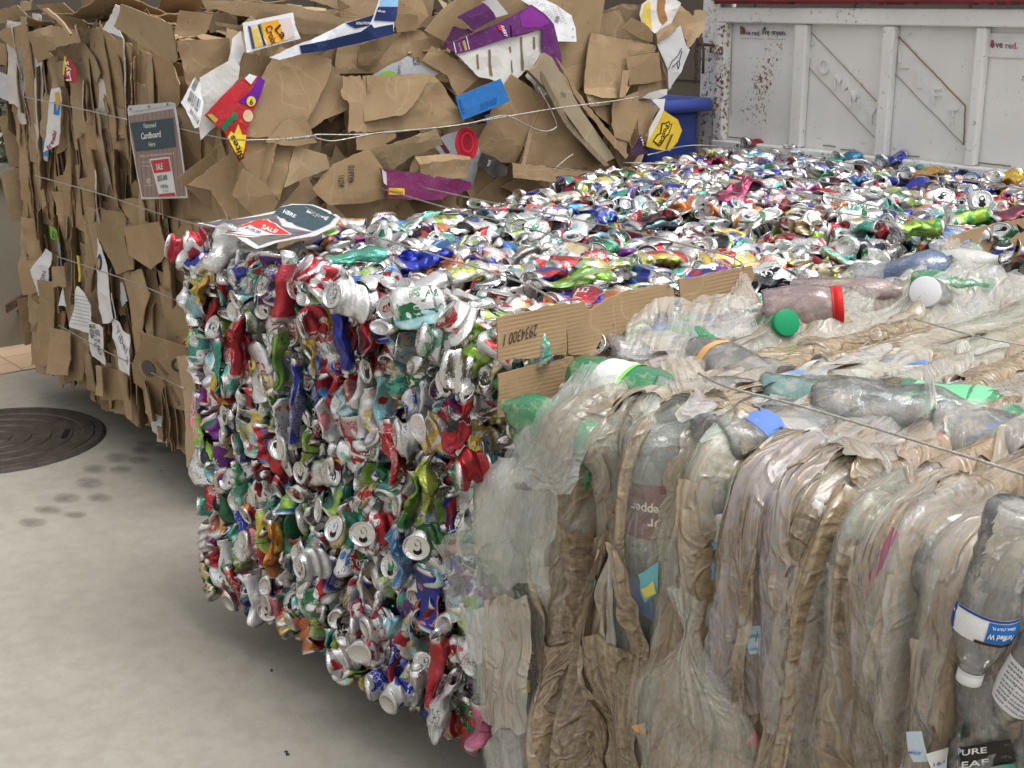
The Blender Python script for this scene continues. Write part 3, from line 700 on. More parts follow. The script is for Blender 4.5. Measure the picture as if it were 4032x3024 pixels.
def crushed_can(rg, kind, e0=None, e1=None, mid=None, sz=None, bend=None, amp=None, word=None, phi=0):
    V0, F, L, h = REST[kind]
    if word:
        T, TF = text2d(word, True); r = CP[kind][0][8, 0]; wl = min(.075, .02 * len(word)); wh = .026
        for ph in (phi, phi + math.pi):
            z = h / 2 + (T[:, 0] - .5) * wl; a = ph + (T[:, 1] - .5) * wh / r * 1.0; n0 = len(V0)
            V0 = np.vstack([V0, np.stack([(r + .0009) * np.cos(a), (r + .0009) * np.sin(a), z], 1)]); q = []
            for f in TF:
                for i in range(1, len(f) - 1): q.append((f[0], f[i + 1], f[i], f[i]))
            F = np.vstack([F, np.array(q) + n0]); L = np.concatenate([L, np.full(len(T), 5)])
    V = V0.copy(); t = np.clip(V[:, 2] / h, 0, 1)
    e0 = rg.uniform(.5, 1) if e0 is None else e0; e1 = rg.uniform(.5, 1) if e1 is None else e1
    mid = rg.uniform(.22, .6) if mid is None else mid; sz = rg.uniform(.5, 1) if sz is None else sz
    bend = rg.normal() * .5 if bend is None else bend; amp = rg.uniform(.003, .009) if amp is None else amp
    w = np.clip(np.minimum(t, 1 - t) / .22, 0, 1); w = w * w * (3 - 2 * w)
    sy = (e0 * (1 - t) + e1 * t) * (1 - w) + mid * w; sx = 1 + (1 - sy) * .38
    sd = rg.integers(1, 1 << 20)
    k = 24.0; N = np.stack([vnoise(V[:, 0] * k, V[:, 1] * k, V[:, 2] * k, sd), vnoise(V[:, 0] * k, V[:, 1] * k, V[:, 2] * k, sd + 1), vnoise(V[:, 0] * k, V[:, 1] * k, V[:, 2] * k, sd + 2)], 1)
    k = 62.0; rdg = ridge(V[:, 0] * k, V[:, 1] * k, V[:, 2] * k * .8, sd + 3)
    ax = V[:, 2] * sz; x = V[:, 0] * sx; y = V[:, 1] * sy
    rad = np.hypot(V[:, 0], V[:, 1]) + 1e-6
    f = 1 - (w * rdg * .16 * amp / .006) * (rad > .01)
    x = x * f; y = y * f
    x = x + N[:, 0] * amp * 1.6 * w; y = y + N[:, 1] * amp * 1.8 * w; ax = ax + N[:, 2] * amp * .8 * w
    # accordion folds when shortened
    if sz < .8: y = y + w * .005 * np.sin(ax * 210 + N[:, 0] * 2 + V[:, 0] * 40); x = x + w * .004 * np.cos(ax * 180 + N[:, 1] * 2)
    # shear of the ends, then bend along the length
    s0, s1 = rg.normal() * .3, rg.normal() * .3
    ax = ax + (1 - w) * y * np.where(t < .5, s0, s1) * 1.3
    x = x + vnoise(t * 2.3, t * 0 + 1, None, sd + 7) * .012; y = y + vnoise(t * 2.7, t * 0 + 2, None, sd + 8) * .009
    H = h * sz; th = bend * (ax / H - .5)
    rr_ = H / bend if abs(bend) > .05 else 0
    if rr_:
        y2 = (rr_ + y) * np.cos(th) - rr_; z2 = (rr_ + y) * np.sin(th)
    else: y2, z2 = y, ax - H / 2
    P = np.stack([x, y2, z2], 1)
    return P, F, L, V0
TABC = [(.72, .72, .71), (.02, .02, .02), (.72, .72, .71), (.5, .01, .02), (.03, .3, .12)]
def can_attrs(rg, L, V0, c1=None, c2=None):
    given = c1 is not None
    if given: c1 = np.array(c1); c2 = np.array(c2); c1 = (c1 * .86 + c1.mean() * .12) * .92; c2 = (c2 * .86 + c2.mean() * .12) * .92
    if c1 is None:
        i = rg.choice(len(PAL), p=PALW); j = rg.choice(len(PAL), p=PALW); c1 = PALC[i] * rg.uniform(.8, 1.15); c2 = PALC[j]
    A = np.zeros((len(L), 4)); Bc = np.zeros((len(L), 4)); sd = rg.random()
    A[:, :3] = c1; A[:, 3] = sd; Bc[:, :3] = c2; Bc[:, 3] = (L == 1)
    if not given and rg.random() < .16: Bc[:, 3] = 0
    m = L == 5
    if m.any(): A[m, :3] = (.76, .76, .75) if np.mean(c1) < .45 else (.45, .02, .03); Bc[m, :3] = A[m, :3]; Bc[m, 3] = .999
    m = L == 2; A[m, :3] = .008; Bc[m, :3] = .008; Bc[m, 3] = 1
    m = L == 3; tc = TABC[rg.integers(0, 5)]; A[m, :3] = tc; Bc[m, :3] = tc; Bc[m, 3] = 0 if tc[0] > .6 else 1
    pat = V0.copy(); return A, Bc, pat
def orient(P, X, Y, Z): return P[:, :1] * X + P[:, 1:2] * Y + P[:, 2:] * Z
def frame(Z, Y):
    Z = Z / np.linalg.norm(Z); Y = Y - Z * (Y @ Z); Y = Y / np.linalg.norm(Y); return np.cross(Y, Z), Y, Z
def place(rg, P, n, along, across, mode, pos, pro):
    """n outward normal, along = layer direction in the face, across = squeeze direction; pro = how far the piece sticks out"""
    j = lambda s: rg.normal(size=3) * s
    if mode == 0: X, Y, Z = frame(along * rg.choice([-1, 1]) + j(.17), across + j(.15))
    elif mode == 1: X, Y, Z = frame(along * rg.choice([-1, 1]) + j(.4), n + j(.3))
    elif mode == 2: X, Y, Z = frame(n * rg.choice([-1, 1]) + j(.28), across + j(.3))
    else: X, Y, Z = frame(across + j(.3), n + j(.5))
    Q = orient(P, X, Y, Z); d = (Q @ n).max(); Q = Q + pos - n * (d - pro)
    Q[:, 2] += max(0, .104 + rg.uniform(0, .015) - Q[:, 2].min())
    if abs(n[2]) < .5: Q[:, 2] -= max(0, Q[:, 2].max() - 1.155)
    return Q
def topz(x, y): return 1.135 + .018 * vnoise(np.array([x * 3.1]), np.array([y * 3.1]), None, 4)[0]

class CanBale:
    def __init__(s, root, seed): s.root = root; s.rg = np.random.default_rng(seed); s.items = []
    def add(s, kind, n, along, across, mode, pos, pro, c=None, named=None, **kw):
        P, F, L, V0 = crushed_can(s.rg, kind, **kw); A, Bc, pat = can_attrs(s.rg, L, V0, *(c or (None, None)))
        Q = place(s.rg, P, np.array(n, float), np.array(along, float), np.array(across, float), mode, np.array(pos, float), pro)
        s.items.append((Q, F, A, Bc, pat, named, np.array(pos, float), pro, kind))
    def exact(s, kind, Z, Y, pos, c, name, label=None, **kw):
        P, F, L, V0 = crushed_can(s.rg, kind, **kw); A, Bc, pat = can_attrs(s.rg, L, V0, *c)
        X, Y, Z = frame(np.array(Z, float), np.array(Y, float)); Q = orient(P, X, Y, Z) + np.array(pos)
        s.items.append((Q, F, A, Bc, pat, (name, label), np.array(pos, float), 9, kind))
    def build(s, keep=100):
        sc = []
        for i, it in enumerate(s.items):
            d = it[6] - CAM; dist = np.linalg.norm(d)
            sc.append((1e3 if it[5] else 0) + (.02 + max(min(it[7], .03), -.03)) / dist ** 2)
        order = np.argsort(sc)[::-1]; keepi = set(order[:keep].tolist())
        bulk = [[], [], [], [], []]; n = 0
        for i, (Q, F, A, Bc, pat, named, pos, pro, kind) in enumerate(s.items):
            if i in keepi:
                nm, lb = named if named else (('aluminium_bottle' if kind == 'bottle' else 'can'), None)
                mk(nm, Q, F, M['can'], s.root, dict(c1=('FLOAT_COLOR', A), c2=('FLOAT_COLOR', Bc), pat=('FLOAT_VECTOR', pat)), label=lb)
            else:
                for l, v in zip(bulk, (Q, F + n, A, Bc, pat)): l.append(v)
                n += len(Q)
        Q, F, A, Bc, pat = [np.vstack(l) for l in bulk]
        mk('packed_cans', Q, F, M['can'], s.root, dict(c1=('FLOAT_COLOR', A), c2=('FLOAT_COLOR', Bc), pat=('FLOAT_VECTOR', pat)), kind='stuff')
XA = np.array([1., 0, 0]); YA = np.array([0, 1., 0]); ZA = np.array([0, 0, 1.])
KINDS = ['std', 'std', 'std', 'slim', 'tall', 'wide']
def fill(b, fpos, n, along, across, nu, nv, layers, modes, pro0=0.012, soft=False, jit=.35):
    rg = b.rg
    for lay in range(layers):
        for i in range(nu):
            for j in range(nv):
                u = (i + .5 + rg.uniform(-jit, jit) + .5 * lay) / nu; v = (j + .5 + rg.uniform(-.4, .4) + (.5 if i % 2 else 0)) / nv
                pos = fpos(u, v)
                if pos is None: continue
                mode = rg.choice(4, p=modes); kind = KINDS[rg.integers(0, 6)] if rg.random() > .03 else 'bottle'
                kw = {}
                wd = WORDS[rg.integers(0, 7)] if lay == 0 and rg.random() < .22 and kind != 'bottle' else None
                if mode == 2: kw = dict(e0=rg.uniform(.55, 1), e1=rg.uniform(.6, 1), mid=rg.uniform(.4, .7))
                if mode == 0: kw = dict(mid=rg.uniform(.2, .45), e0=rg.uniform(.35, .8), e1=rg.uniform(.35, .8), sz=rg.uniform(.7, 1.1), amp=rg.uniform(.003, .008))
                if mode == 1: kw = dict(mid=rg.uniform(.2, .5), sz=rg.uniform(.75, 1.1), amp=rg.uniform(.002, .006), bend=rg.normal() * .3)
                if soft: kw = dict(mid=rg.uniform(.28, .6), e0=rg.uniform(.5, 1), e1=rg.uniform(.5, 1), sz=rg.uniform(.35, .8) if mode == 2 else rg.uniform(.7, 1.05), amp=rg.uniform(.002, .006), bend=rg.normal() * .25)
                kw['word'] = wd; kw['phi'] = 0 if mode == 0 else math.pi / 2
                b.add(kind, n, along, across, mode, pos, rg.uniform(-.012, pro0 + .008) - lay * .04, **kw)
EMB = mat_core('crushed_aluminium', [(.35, .35, .34), (.12, .01, .01), (.03, .04, .12), (.3, .3, .3), (.03, .1, .05), (.02, .02, .02), (.25, .18, .05), (.4, .4, .4)], 28, .4, .6)  # darkened can tones, painting the shade of gaps between cans into the core

bale1 = thing('can_bale', 'wire-tied bale of crushed drink cans nearest the camera with a sale sign on its corner', 'bale', (-2.5, 2.2, .14), 'bales of crushed cans')
b1 = CanBale(bale1, 11)
def left1(y): return -3.19 - .25 * max(0, min(1, (y - 1.5) / 1.4))
def front1(x, z): return 1.475 + (x + 3.17) / 1.2 * .095 + .012 * vnoise(np.array([x * 4.]), np.array([z * 3.]), None, 9)[0]
def f_front(u, v):
    x = -3.20 + 1.27 * u; z = .125 + .965 * v; y = front1(x, z)
    z = z + .0
    return np.array([x, y, z])
def f_top(u, v):
    y = 1.50 + 1.46 * v; xl = left1(y); x = xl + (-1.945 - xl) * u
    return np.array([x, y, topz(x, y)])
fill(b1, f_front, -YA, ZA, XA, 28, 12, 2, [.52, .15, .30, .03], .0, jit=.14)
fill(b1, f_top, ZA, YA, XA, 22, 15, 2, [.22, .44, .25, .09], .004, soft=True)
def f_edge(u, v):
    x = -3.2 + 1.25 * u; return np.array([x, front1(x, 1.1) + .012, 1.115])
for k in range(23): b1.add(KINDS[b1.rg.integers(0, 6)], (-YA + ZA) / 1.414, ZA - .0 * YA, XA, int(b1.rg.choice(4, p=[.3, .2, .4, .1])), f_edge((k + .5) / 24, 0), .004, mid=.5, amp=.003)
fill(b1, lambda u, v: np.array([left1(1.5 + 1.4 * u) + .02, 1.5 + 1.4 * u, .15 + .86 * v]), -XA, ZA, YA, 14, 9, 1, [.3, .4, .2, .1])
fill(b1, lambda u, v: np.array([-1.955, 1.60 + 1.35 * u, .15 + .87 * v]), XA, ZA, YA, 15, 9, 1, [.3, .35, .25, .1], .004)
fill(b1, lambda u, v: np.array([-3.2 + 1.25 * u, 1.5 + 1.4 * v, .135]), -ZA, YA, XA, 14, 6, 1, [.3, .4, .2, .1], .0)
# pieces one can pick out in the photograph
PT = lambda x, y, z=1.15: onplane(x, y, 2, z)
PF = lambda x, y, yy=1.50: onplane(x, y, 1, yy)
W_ = (.66, .66, .655); RD = (.50, .012, .018); BL = (.012, .03, .40)
def big(px, kind, Z, Y, c, name='can', label=None, on='F', off=.0, **kw):
    off = off - .016 - (.02 if on == 'T' else 0)
    if kind == 'tall' or kind == 'slim': kw['mid'] = kw.get('mid', .5) * .85; kw.setdefault('e0', .5); kw.setdefault('e1', .55); kw['amp'] = max(kw.get('amp', .006) * 1.8, .008)
    p = PF(*px, 1.50 - off + (.04 if px[0] > 1400 else 0)) if on == 'F' else PT(*px, 1.155 + off); b1.exact(kind, Z, Y, p, c, name, label, **kw)
open_ = dict(e0=.85, e1=.9, mid=.6, bend=0.1, amp=.003)
big((722, 978), 'std', (-.5, -.8, .25), (1, 0, 0), (RD, (.45, .01, .02)), label='red can with a black tab at the top corner of the bale', e1=.62, e0=.6, mid=.4, sz=.7, bend=.2)
big((785, 965), 'std', (-.3, -.85, -.1), (1, 0, 0), (RD, W_), e1=.6, mid=.4, sz=.6, bend=.1, off=.01)
big((890, 985), 'slim', (.1, .5, .85), (1, 0, .2), (W_, W_), e1=.8, mid=.5, sz=.8, bend=.3, off=.0)
big((1075, 1100), 'slim', (0, .15, 1), (.6, -.6, 0), ((.10, .02, .18), (.02, .02, .02)), label='purple energy drink can standing upright', sz=.75, mid=.5, bend=.1, off=.02)
big((1130, 1130), 'bottle', (0.05, .1, 1), (1, .3, 0), (RD, (.40, .01, .015)), 'aluminium_bottle', 'red aluminium bottle with a threaded neck', mid=.5, e0=.5, e1=1, sz=.95, bend=.15, amp=.003, off=.015)
big((1220, 1070), 'wide', (-.2, -.75, .75), (1, 0, 0), (W_, RD), off=.03, **open_, sz=.5)
big((1270, 1120), 'std', (-.1, .75, .55), (1, 0, 0), (W_, RD), label='white and red can with its base turned out', off=.03, e0=.95, e1=.8, mid=.6, bend=.1, amp=.003, sz=.6)
big((1375, 1190), 'std', (-.25, -.9, .3), (.9, 0, .1), (W_, W_), label='white can with a black tab facing out', off=.035, e1=.95, e0=.8, mid=.6, sz=.7, bend=.1, amp=.003)
big((1355, 1330), 'tall', (.1, .1, -1), (.65, .75, 0), (BL, (.01, .02, .25)), label='long deep blue can', off=.02, mid=.5, sz=.95, bend=.1, amp=.004)
big((1440, 1260), 'tall', (-.1, .1, -1), (.65, .75, 0), (RD, (.55, .02, .02)), label='red can folded over the top edge', off=.02, mid=.45, bend=.5, sz=.95)
big((1650, 1210), 'std', (-.45, -.75, -.2), (.8, 0, .2), (W_, (.02, .15, .05)), off=.02, e1=.95, e0=.8, mid=.6, sz=.9, bend=.1, amp=.003)
big((1715, 1330), 'std', (.1, .9, -.3), (.9, 0, .1), ((.1, .3, .2), W_), label='can base stamped with numbers', off=.03, e0=.95, e1=.7, mid=.6, sz=.6, bend=.1, amp=.003)
big((1800, 1260), 'std', (-.1, -.6, .75), (1, 0, .1), (W_, RD), off=.03, e1=.95, e0=.8, mid=.6, sz=.6, bend=.1, amp=.003)
big((1620, 1290), 'slim', (.1, .1, -1), (.65, .75, 0), ((.72, .24, .05), (.72, .52, .04)), off=.01, mid=.4, bend=.2)
big((1560, 1370), 'tall', (0, .1, -1), (.65, .75, 0), ((.25, .50, .52), W_), off=.01, mid=.45, bend=.2)
big((1860, 1850), 'std', (.1, .9, .1), (.9, 0, .1), (RD, (.3, .01, .02)), label='can base turned out low beside the plastic bag', off=.02, e0=1, e1=.8, mid=.7, sz=.6, bend=.1, amp=.003)
big((1820, 1660), 'tall', (.4, .1, 1), (.65, .75, 0), ((.03, .03, .03), RD), label='black can with a red edge', off=.03, mid=.5, sz=1.0, bend=.4, amp=.008)
big((1690, 1690), 'std', (0, .95, 0), (.8, 0, .2), ((.72, .45, .05), W_), off=.02, e0=.8, mid=.5, sz=.5, bend=0)
big((1610, 1730), 'std', (.1, .95, 0), (.95, 0, .1), (W_, W_), off=.02, e0=.6, mid=.4, sz=.5, bend=0)
big((1560, 1780), 'tall', (-.2, .1, 1), (.65, .75, 0), (RD, (.55, .02, .02)), label='red can lying upright in the middle of the face', off=.02, mid=.5, sz=1., bend=.3, amp=.007)
big((1620, 1960), 'tall', (.15, .1, 1), (.65, .75, 0), ((.25, .45, .03), (.02, .2, .05)), label='lime green can', off=.02, mid=.5, sz=1., bend=.3, amp=.007)
big((1690, 1900), 'tall', (0, .1, 1), (.65, .75, 0), ((.45, .50, .06), (.4, .45, .05)), off=.02, mid=.55, sz=.9, bend=.3, amp=.008)
big((1490, 2085), 'std', (.0, -.95, .1), (.9, 0, .1), (RD, W_), label='white can lid with a black mouth', off=.02, e1=.9, e0=.7, mid=.6, sz=.7, bend=0, amp=.003)
big((1690, 2140), 'std', (.1, -.95, .0), (.9, 0, .1), ((.1, .3, .1), W_), off=.02, e1=.95, e0=.7, mid=.6, sz=.7, bend=0, amp=.003)
big((1575, 2180), 'tall', (-.1, .1, 1), (.65, .75, 0), ((.02, .22, .50), (.02, .2, .45)), label='blue can with white bands', off=.01, mid=.5, sz=1., bend=.2)
big((1080, 2150), 'tall', (0, .1, 1), (.65, .75, 0), ((.70, .24, .01), (.72, .45, .03)), label='orange can crushed into a long strip', off=.015, mid=.35, sz=1.05, bend=.3, amp=.008)
big((1240, 2230), 'std', (.1, -.95, 0), (.85, 0, .1), (W_, W_), off=.02, e1=.9, mid=.6, sz=.7, bend=0, amp=.003)
big((1360, 2080), 'std', (.2, -.8, .4), (.9, 0, .1), ((.03, .3, .2), (.6, .5, .2)), off=.02, e1=.8, mid=.6, sz=.7, bend=0)
for (x, y) in ((1500, 2700), (1575, 2735), (1460, 2560), (1485, 2460), (1430, 2430), (1345, 2600)):
    big((x, y), 'std', (.05, .95, .15), (.9, 0, .1), (W_, BL if x > 1490 else RD), label='silver can base facing out near the bottom edge' if False else None, off=.02, e0=.95, e1=.8, mid=.6, sz=.6, bend=0, amp=.003)
big((1720, 2640), 'tall', (0, .1, 1), (.65, .75, 0), (RD, (.5, .02, .02)), label='red can with a barcode near the bottom right', off=.02, mid=.5, sz=1.1, bend=.2)
big((1760, 2790), 'tall', (.25, .1, 1), (.65, .75, 0), (W_, (.7, .7, .7)), off=.03, mid=.6, sz=1.1, bend=.2, label='silver can with black zigzags at the bottom corner')
big((1900, 2850), 'std', (.1, .1, 1), (.65, .75, 0), ((.62, .12, .25), (.65, .15, .28)), label='pink can beside the plastic bag', off=.05, mid=.7, sz=.95, bend=.1, amp=.004)
big((1105, 1420), 'slim', (0, .1, 1), (.65, .75, 0), ((.2, .40, .05), (.25, .45, .08)), off=.02, mid=.45, sz=1.05, bend=.2)
big((940, 1360), 'tall', (0, .1, 1), (.65, .75, 0), (RD, RD), off=.02, mid=.5, sz=1.0, bend=.1, label='long red can with a white swirl')
big((1160, 1580), 'tall', (0, .1, 1), (.65, .75, 0), ((.012, .03, .30), (.02, .04, .35)), off=.02, mid=.35, sz=1.4, bend=.1, label='narrow strip of a dark blue can')
big((810, 1100), 'slim', (0, .1, 1), (.65, .75, 0), ((.72, .52, .04), RD), off=.015, mid=.4, sz=.8, bend=.1)
big((870, 1440), 'tall', (0, .1, 1), (.65, .75, 0), ((.06, .42, .30), (.05, .35, .25)), off=.01, mid=.4, sz=1., bend=.2)
# on top
big((2110, 925), 'std', (.15, -.45, .85), (1, .1, 0), (W_, W_), label='large round can base turned up on top of the bale', on='T', off=.03, e0=.95, e1=.95, mid=.8, sz=.35, bend=0, amp=.002)
big((1480, 930), 'std', (.3, -.6, .6), (1, .1, 0), (W_, (.02, .2, .1)), on='T', off=.02, e0=.9, e1=.95, mid=.7, sz=.5, bend=0, amp=.003)
big((1560, 905), 'std', (.1, .9, .1), (0, 0, 1), ((.10, .45, .33), W_), on='T', off=.0, mid=.5)
big((1400, 1010), 'tall', (.3, .9, .1), (0, 0, 1), ((.10, .48, .34), (.08, .42, .3)), label='mint green can lying behind the front edge', on='T', off=.02, mid=.6, sz=1., bend=.1, amp=.003)
big((1670, 1010), 'tall', (.2, .9, .1), (0, 0, 1), ((.01, .03, .42), (.02, .04, .5)), label='crumpled royal blue can on top', on='T', off=.02, mid=.4, sz=1., bend=.2, amp=.01)
big((1840, 1085), 'std', (.3, .9, .1), (0, 0, 1), ((.72, .72, .70), (.5, .55, .08)), label='pale can with a yellow green fruit mark', on='T', off=.02, mid=.6, sz=.8, bend=.1, amp=.003)
big((2420, 1045), 'tall', (.2, .95, .05), (0, 0, 1), ((.70, .50, .06), (.2, .42, .08)), label='yellow and green can flattened near the cardboard strip', on='T', off=.025, mid=.35, sz=1.2, bend=.1, amp=.01)
big((2560, 1040), 'tall', (.1, .95, .05), (0, 0, 1), ((.72, .52, .06), (.7, .5, .1)), on='T', off=.02, mid=.35, sz=1.1, bend=.1, amp=.01)
big((2260, 1100), 'tall', (.2, .95, .05), (0, 0, 1), ((.22, .46, .04), (.2, .4, .05)), label='bright green can flattened near the front', on='T', off=.02, mid=.35, sz=1.2, bend=.1, amp=.008)
big((2280, 1040), 'tall', (.2, .95, .05), (0, 0, 1), (RD, RD), on='T', off=.02, mid=.4, sz=1., bend=.1, amp=.008)
big((1660, 1135), 'std', (.1, .9, .05), (0, 0, 1), (W_, W_), on='T', off=.01, mid=.5, sz=.9)
big((2370, 870), 'tall', (.3, .9, .1), (0, 0, 1), (BL, (.02, .25, .1)), on='T', off=.02, mid=.5)
big((2560, 865), 'tall', (.1, .95, .2), (0, 0, 1), ((.02, .02, .02), RD), label='black and red can with white script on top', on='T', off=.03, mid=.4, sz=1., bend=.2)
big((2880, 760), 'tall', (.3, .95, .25), (0, .3, 1), ((.40, .03, .10), (.02, .02, .02)), label='large maroon and black can sticking up on top', on='T', off=.05, mid=.5, sz=1.4, bend=.2, amp=.012)
big((2960, 860), 'std', (.2, -.3, .9), (1, 0, .1), (W_, (.1, .3, .1)), on='T', off=.02, e0=.9, e1=.9, mid=.8, sz=.3, bend=0)
big((3150, 1050), 'wide', (.3, .9, -.15), (.9, -.3, .3), ((.50, .42, .26), (.48, .40, .24)), label='tan paper-like can with small print at the gap between the bales', on='T', off=-.02, e0=.95, e1=1, mid=.9, sz=1.25, bend=.05, amp=.005)
big((3400, 990), 'std', (.2, .9, -.1), (.9, -.2, .3), ((.04, .04, .045), (.5, .5, .5)), label='black and silver crumpled can beside the tan one', on='T', off=.0, e0=1, e1=1, mid=.8, sz=1.1, bend=.1, amp=.009)
b1.build(100)

bale2 = thing('can_bale', 'second bale of crushed cans in front of the white truck tailgate', 'bale', (-2.8, 3.65, .14), 'bales of crushed cans')
b2 = CanBale(bale2, 23)
def left2(y): return -3.48 - .30 * max(0, min(1, (y - 2.95) / 1.2))
fill(b2, lambda u, v: np.array([left2(2.98 + 1.36 * v) + (-1.9 - left2(2.98 + 1.36 * v)) * u, 2.98 + 1.39 * v, topz(0, 0) + .012 + .01 * u]), ZA, YA, XA, 26, 15, 2, [.22, .44, .25, .09], .004, soft=True)
fill(b2, lambda u, v: np.array([-1.90, 3.0 + 1.33 * u, .15 + .87 * v]), XA, ZA, YA, 14, 9, 1, [.3, .35, .25, .1], .004)
fill(b2, lambda u, v: np.array([-3.4 + 1.5 * u, 2.99, .5 + .6 * v]), -YA, ZA, XA, 20, 5, 1, [.3, .35, .25, .1], .004)
def big2(px, kind, Z, Y, c, label=None, off=.0, **kw): b2.exact(kind, Z, Y, PT(*px, 1.145 + off), c, 'can', label, **kw)
LG = (.30, .52, .03)
big2((3610, 905), 'tall', (.35, .9, .1), (0, .3, 1), (LG, (.05, .25, .04)), 'lime green can nearest the gap between the bales', off=.03, mid=.75, e0=1, e1=1, sz=.85, bend=.1, amp=.006)
big2((3800, 855), 'tall', (.35, .9, .1), (0, .3, 1), (LG, (.05, .25, .04)), 'lime green can lying behind the big round can end', off=.03, mid=.8, e0=1, e1=1, sz=.9, bend=.1, amp=.005)
big2((3855, 790), 'std', (.5, -.75, .5), (.7, .7, 0), (W_, W_), 'big round can base tilted towards the camera', off=.05, e0=1, e1=1, mid=.9, sz=.4, bend=0, amp=.002)
big2((3730, 785), 'std', (.1, -.5, .8), (1, 0, 0), (W_, RD), off=.02, e0=.9, e1=.95, mid=.8, sz=.4, bend=0, amp=.002)
big2((3980, 850), 'tall', (.3, .9, .1), (0, .3, 1), ((.16, .01, .03), (.14, .01, .03)), 'dark maroon can at the right edge', off=.03, mid=.6, sz=1., bend=.1)
big2((3440, 780), 'std', (.1, -.1, 1), (1, 0, 0), (W_, W_), 'open can seen from above with a dark inside', off=.02, e1=.9, e0=.9, mid=.8, sz=.4, bend=0, amp=.002)
big2((3500, 630), 'tall', (.1, .95, 0), (0, 0, 1), ((.01, .05, .40), (.02, .04, .5)), off=.02, mid=.3)
big2((3330, 615), 'std', (.2, .9, 0), (0, 0, 1), ((.02, .25, .45), (.03, .3, .5)), off=.02, mid=.4, sz=.9)
big2((3640, 680), 'tall', (.2, .9, 0), (0, 0, 1), ((.62, .32, .02), (.5, .3, .05)), 'orange yellow can near the tailgate', off=.02, mid=.35, sz=1.2)
big2((3950, 700), 'tall', (0, 1, 0), (0, 0, 1), ((.72, .45, .02), (.7, .5, .05)), off=.03, mid=.4, sz=1.1)
big2((3000, 685), 'std', (.1, .95, 0), (0, 0, 1), ((.01, .04, .42), W_), 'blue and white can in the middle of the far bale', off=.02, mid=.4, sz=1.)
big2((3170, 580), 'tall', (.2, .95, 0), (0, 0, 1), ((.02, .18, .30), (.1, .3, .4)), off=.02, mid=.35, sz=1.1)
big2((2990, 565), 'tall', (.2, .95, 0), (0, 0, 1), (RD, (.5, .05, .08)), off=.02, mid=.3, sz=1.1)
big2((2800, 600), 'std', (.2, .95, 0), (0, 0, 1), ((.45, .5, .06), W_), off=.02, mid=.4)
big2((2920, 640), 'std', (.2, .2, .9), (1, 0, .2), (W_, W_), off=.02, mid=.7, sz=.4, e0=.8, e1=.8)
b2.build(100)
def corebox(name, pts_lo, pts_hi, z0, z1, mat, parent):
    V = [(*p, z0) for p in pts_lo] + [(*p, z1) for p in pts_hi]; mk(name, V, BOXF, mat, parent, smooth=False)
q = [(-3.14, 1.56), (-1.99, 1.645), (-1.99, 2.93), (-3.36, 2.93)]; corebox('bale_core', q, q, .20, 1.075, EMB, bale1)
q = [(-3.42, 3.04), (-1.95, 3.04), (-1.95, 4.30), (-3.66, 4.30)]; corebox('bale_core', q, q, .20, 1.075, EMB, bale2)

# binding wires
def wire(pts, parent, r=.0023, k=8, name='binding_wire'):
    V, F = tube(smooth_path(pts, k), r, 6); return mk(name, V, F, M['wire'], parent)
def wpx(pts, axis, val): return [onplane(x, y, axis, val) for x, y in pts]
for pts in ([(1200, 815), (1333, 884), (1700, 1000), (2000, 1092), (2150, 1160)], [(1500, 742), (1800, 830), (2013, 880), (2250, 950), (2430, 1010), (2640, 1098)], [(1650, 735), (1950, 800), (2200, 850), (2497, 913), (2700, 965), (2859, 1004), (2925, 1042)],
            [(2150, 655), (2632, 690 + 30), (2900, 760), (3130, 815), (3417, 855)]):
    P = wpx(pts, 2, 1.182); e = P[-1].copy(); P += [np.array([-1.925, e[1] + .01, 1.16]), np.array([-1.91, e[1] + .012, 1.10]), np.array([-1.912, e[1] + .012, .9]), np.array([-1.92, e[1] + .01, .4])]
    wire(P, bale1)
for pts in ([(2550, 610), (2759, 572), (3201, 622), (3581, 679), (4032, 742)], [(2500, 650), (2632, 692), (3037, 742), (3417, 806), (3700, 880), (3840, 890)], [(2450, 640), (2800, 655), (3200, 710), (3600, 775), (4032, 850)]):
    wire(wpx(pts, 2, 1.182), bale2)
# cardboard strips wrapped over the right side of the can bales
XB = -1.905
def strip(px, seed, parent, off=0, col=(.32, .215, .115), txt=None, folds=(), jag=.0025):
    sh = Sheet(0, XB, off=off, crump=.004, cs=5, seed=seed, folds=folds)
    return sheet('cardboard_strip', sh.px(px), sh, col, M['card'], parent, jag=jag, rot=math.pi / 2, seed=seed), sh
s1, sh1 = strip([(1958, 1252), (2225, 1192), (2230, 1395), (2150, 1400), (2130, 1403), (1962, 1423)], 1, bale1, .004)
if s1: text_on(sh1, '2934300 1', (2118, 1275), (1985, 1316), (2112, 1322), (.05, .035, .03), s1)
strip([(2222, 1196), (2300, 1182), (2310, 1220), (2480, 1140), (2632, 1117), (2652, 1140), (2658, 1222), (2560, 1240), (2420, 1330), (2424, 1420), (2240, 1395)], 2, bale1, .0)
strip([(1962, 1475), (2120, 1432), (2260, 1405), (2262, 1560), (2120, 1640), (1966, 1645)], 3, bale1, .002)
strip([(2255, 1400), (2330, 1365), (2330, 1380), (2440, 1355), (2440, 1500), (2262, 1520)], 4, bale1, -.006)
strip([(2672, 1100), (2925, 1058), (2965, 1046), (2975, 1085), (2960, 1125), (3000, 1190), (2850, 1240), (2684, 1226)], 5, bale1, .0)
strip([(3722, 940), (3800, 915), (3920, 880), (4032, 856), (4110, 840), (4110, 1040), (3920, 1025), (3800, 1010), (3730, 1000)], 6, bale2, .01, (.34, .235, .13))
# the hidden lower part of that side
strip([(2100, 1690), (2700, 1500), (2700, 2200), (2110, 2600)], 7, bale1, -.01)

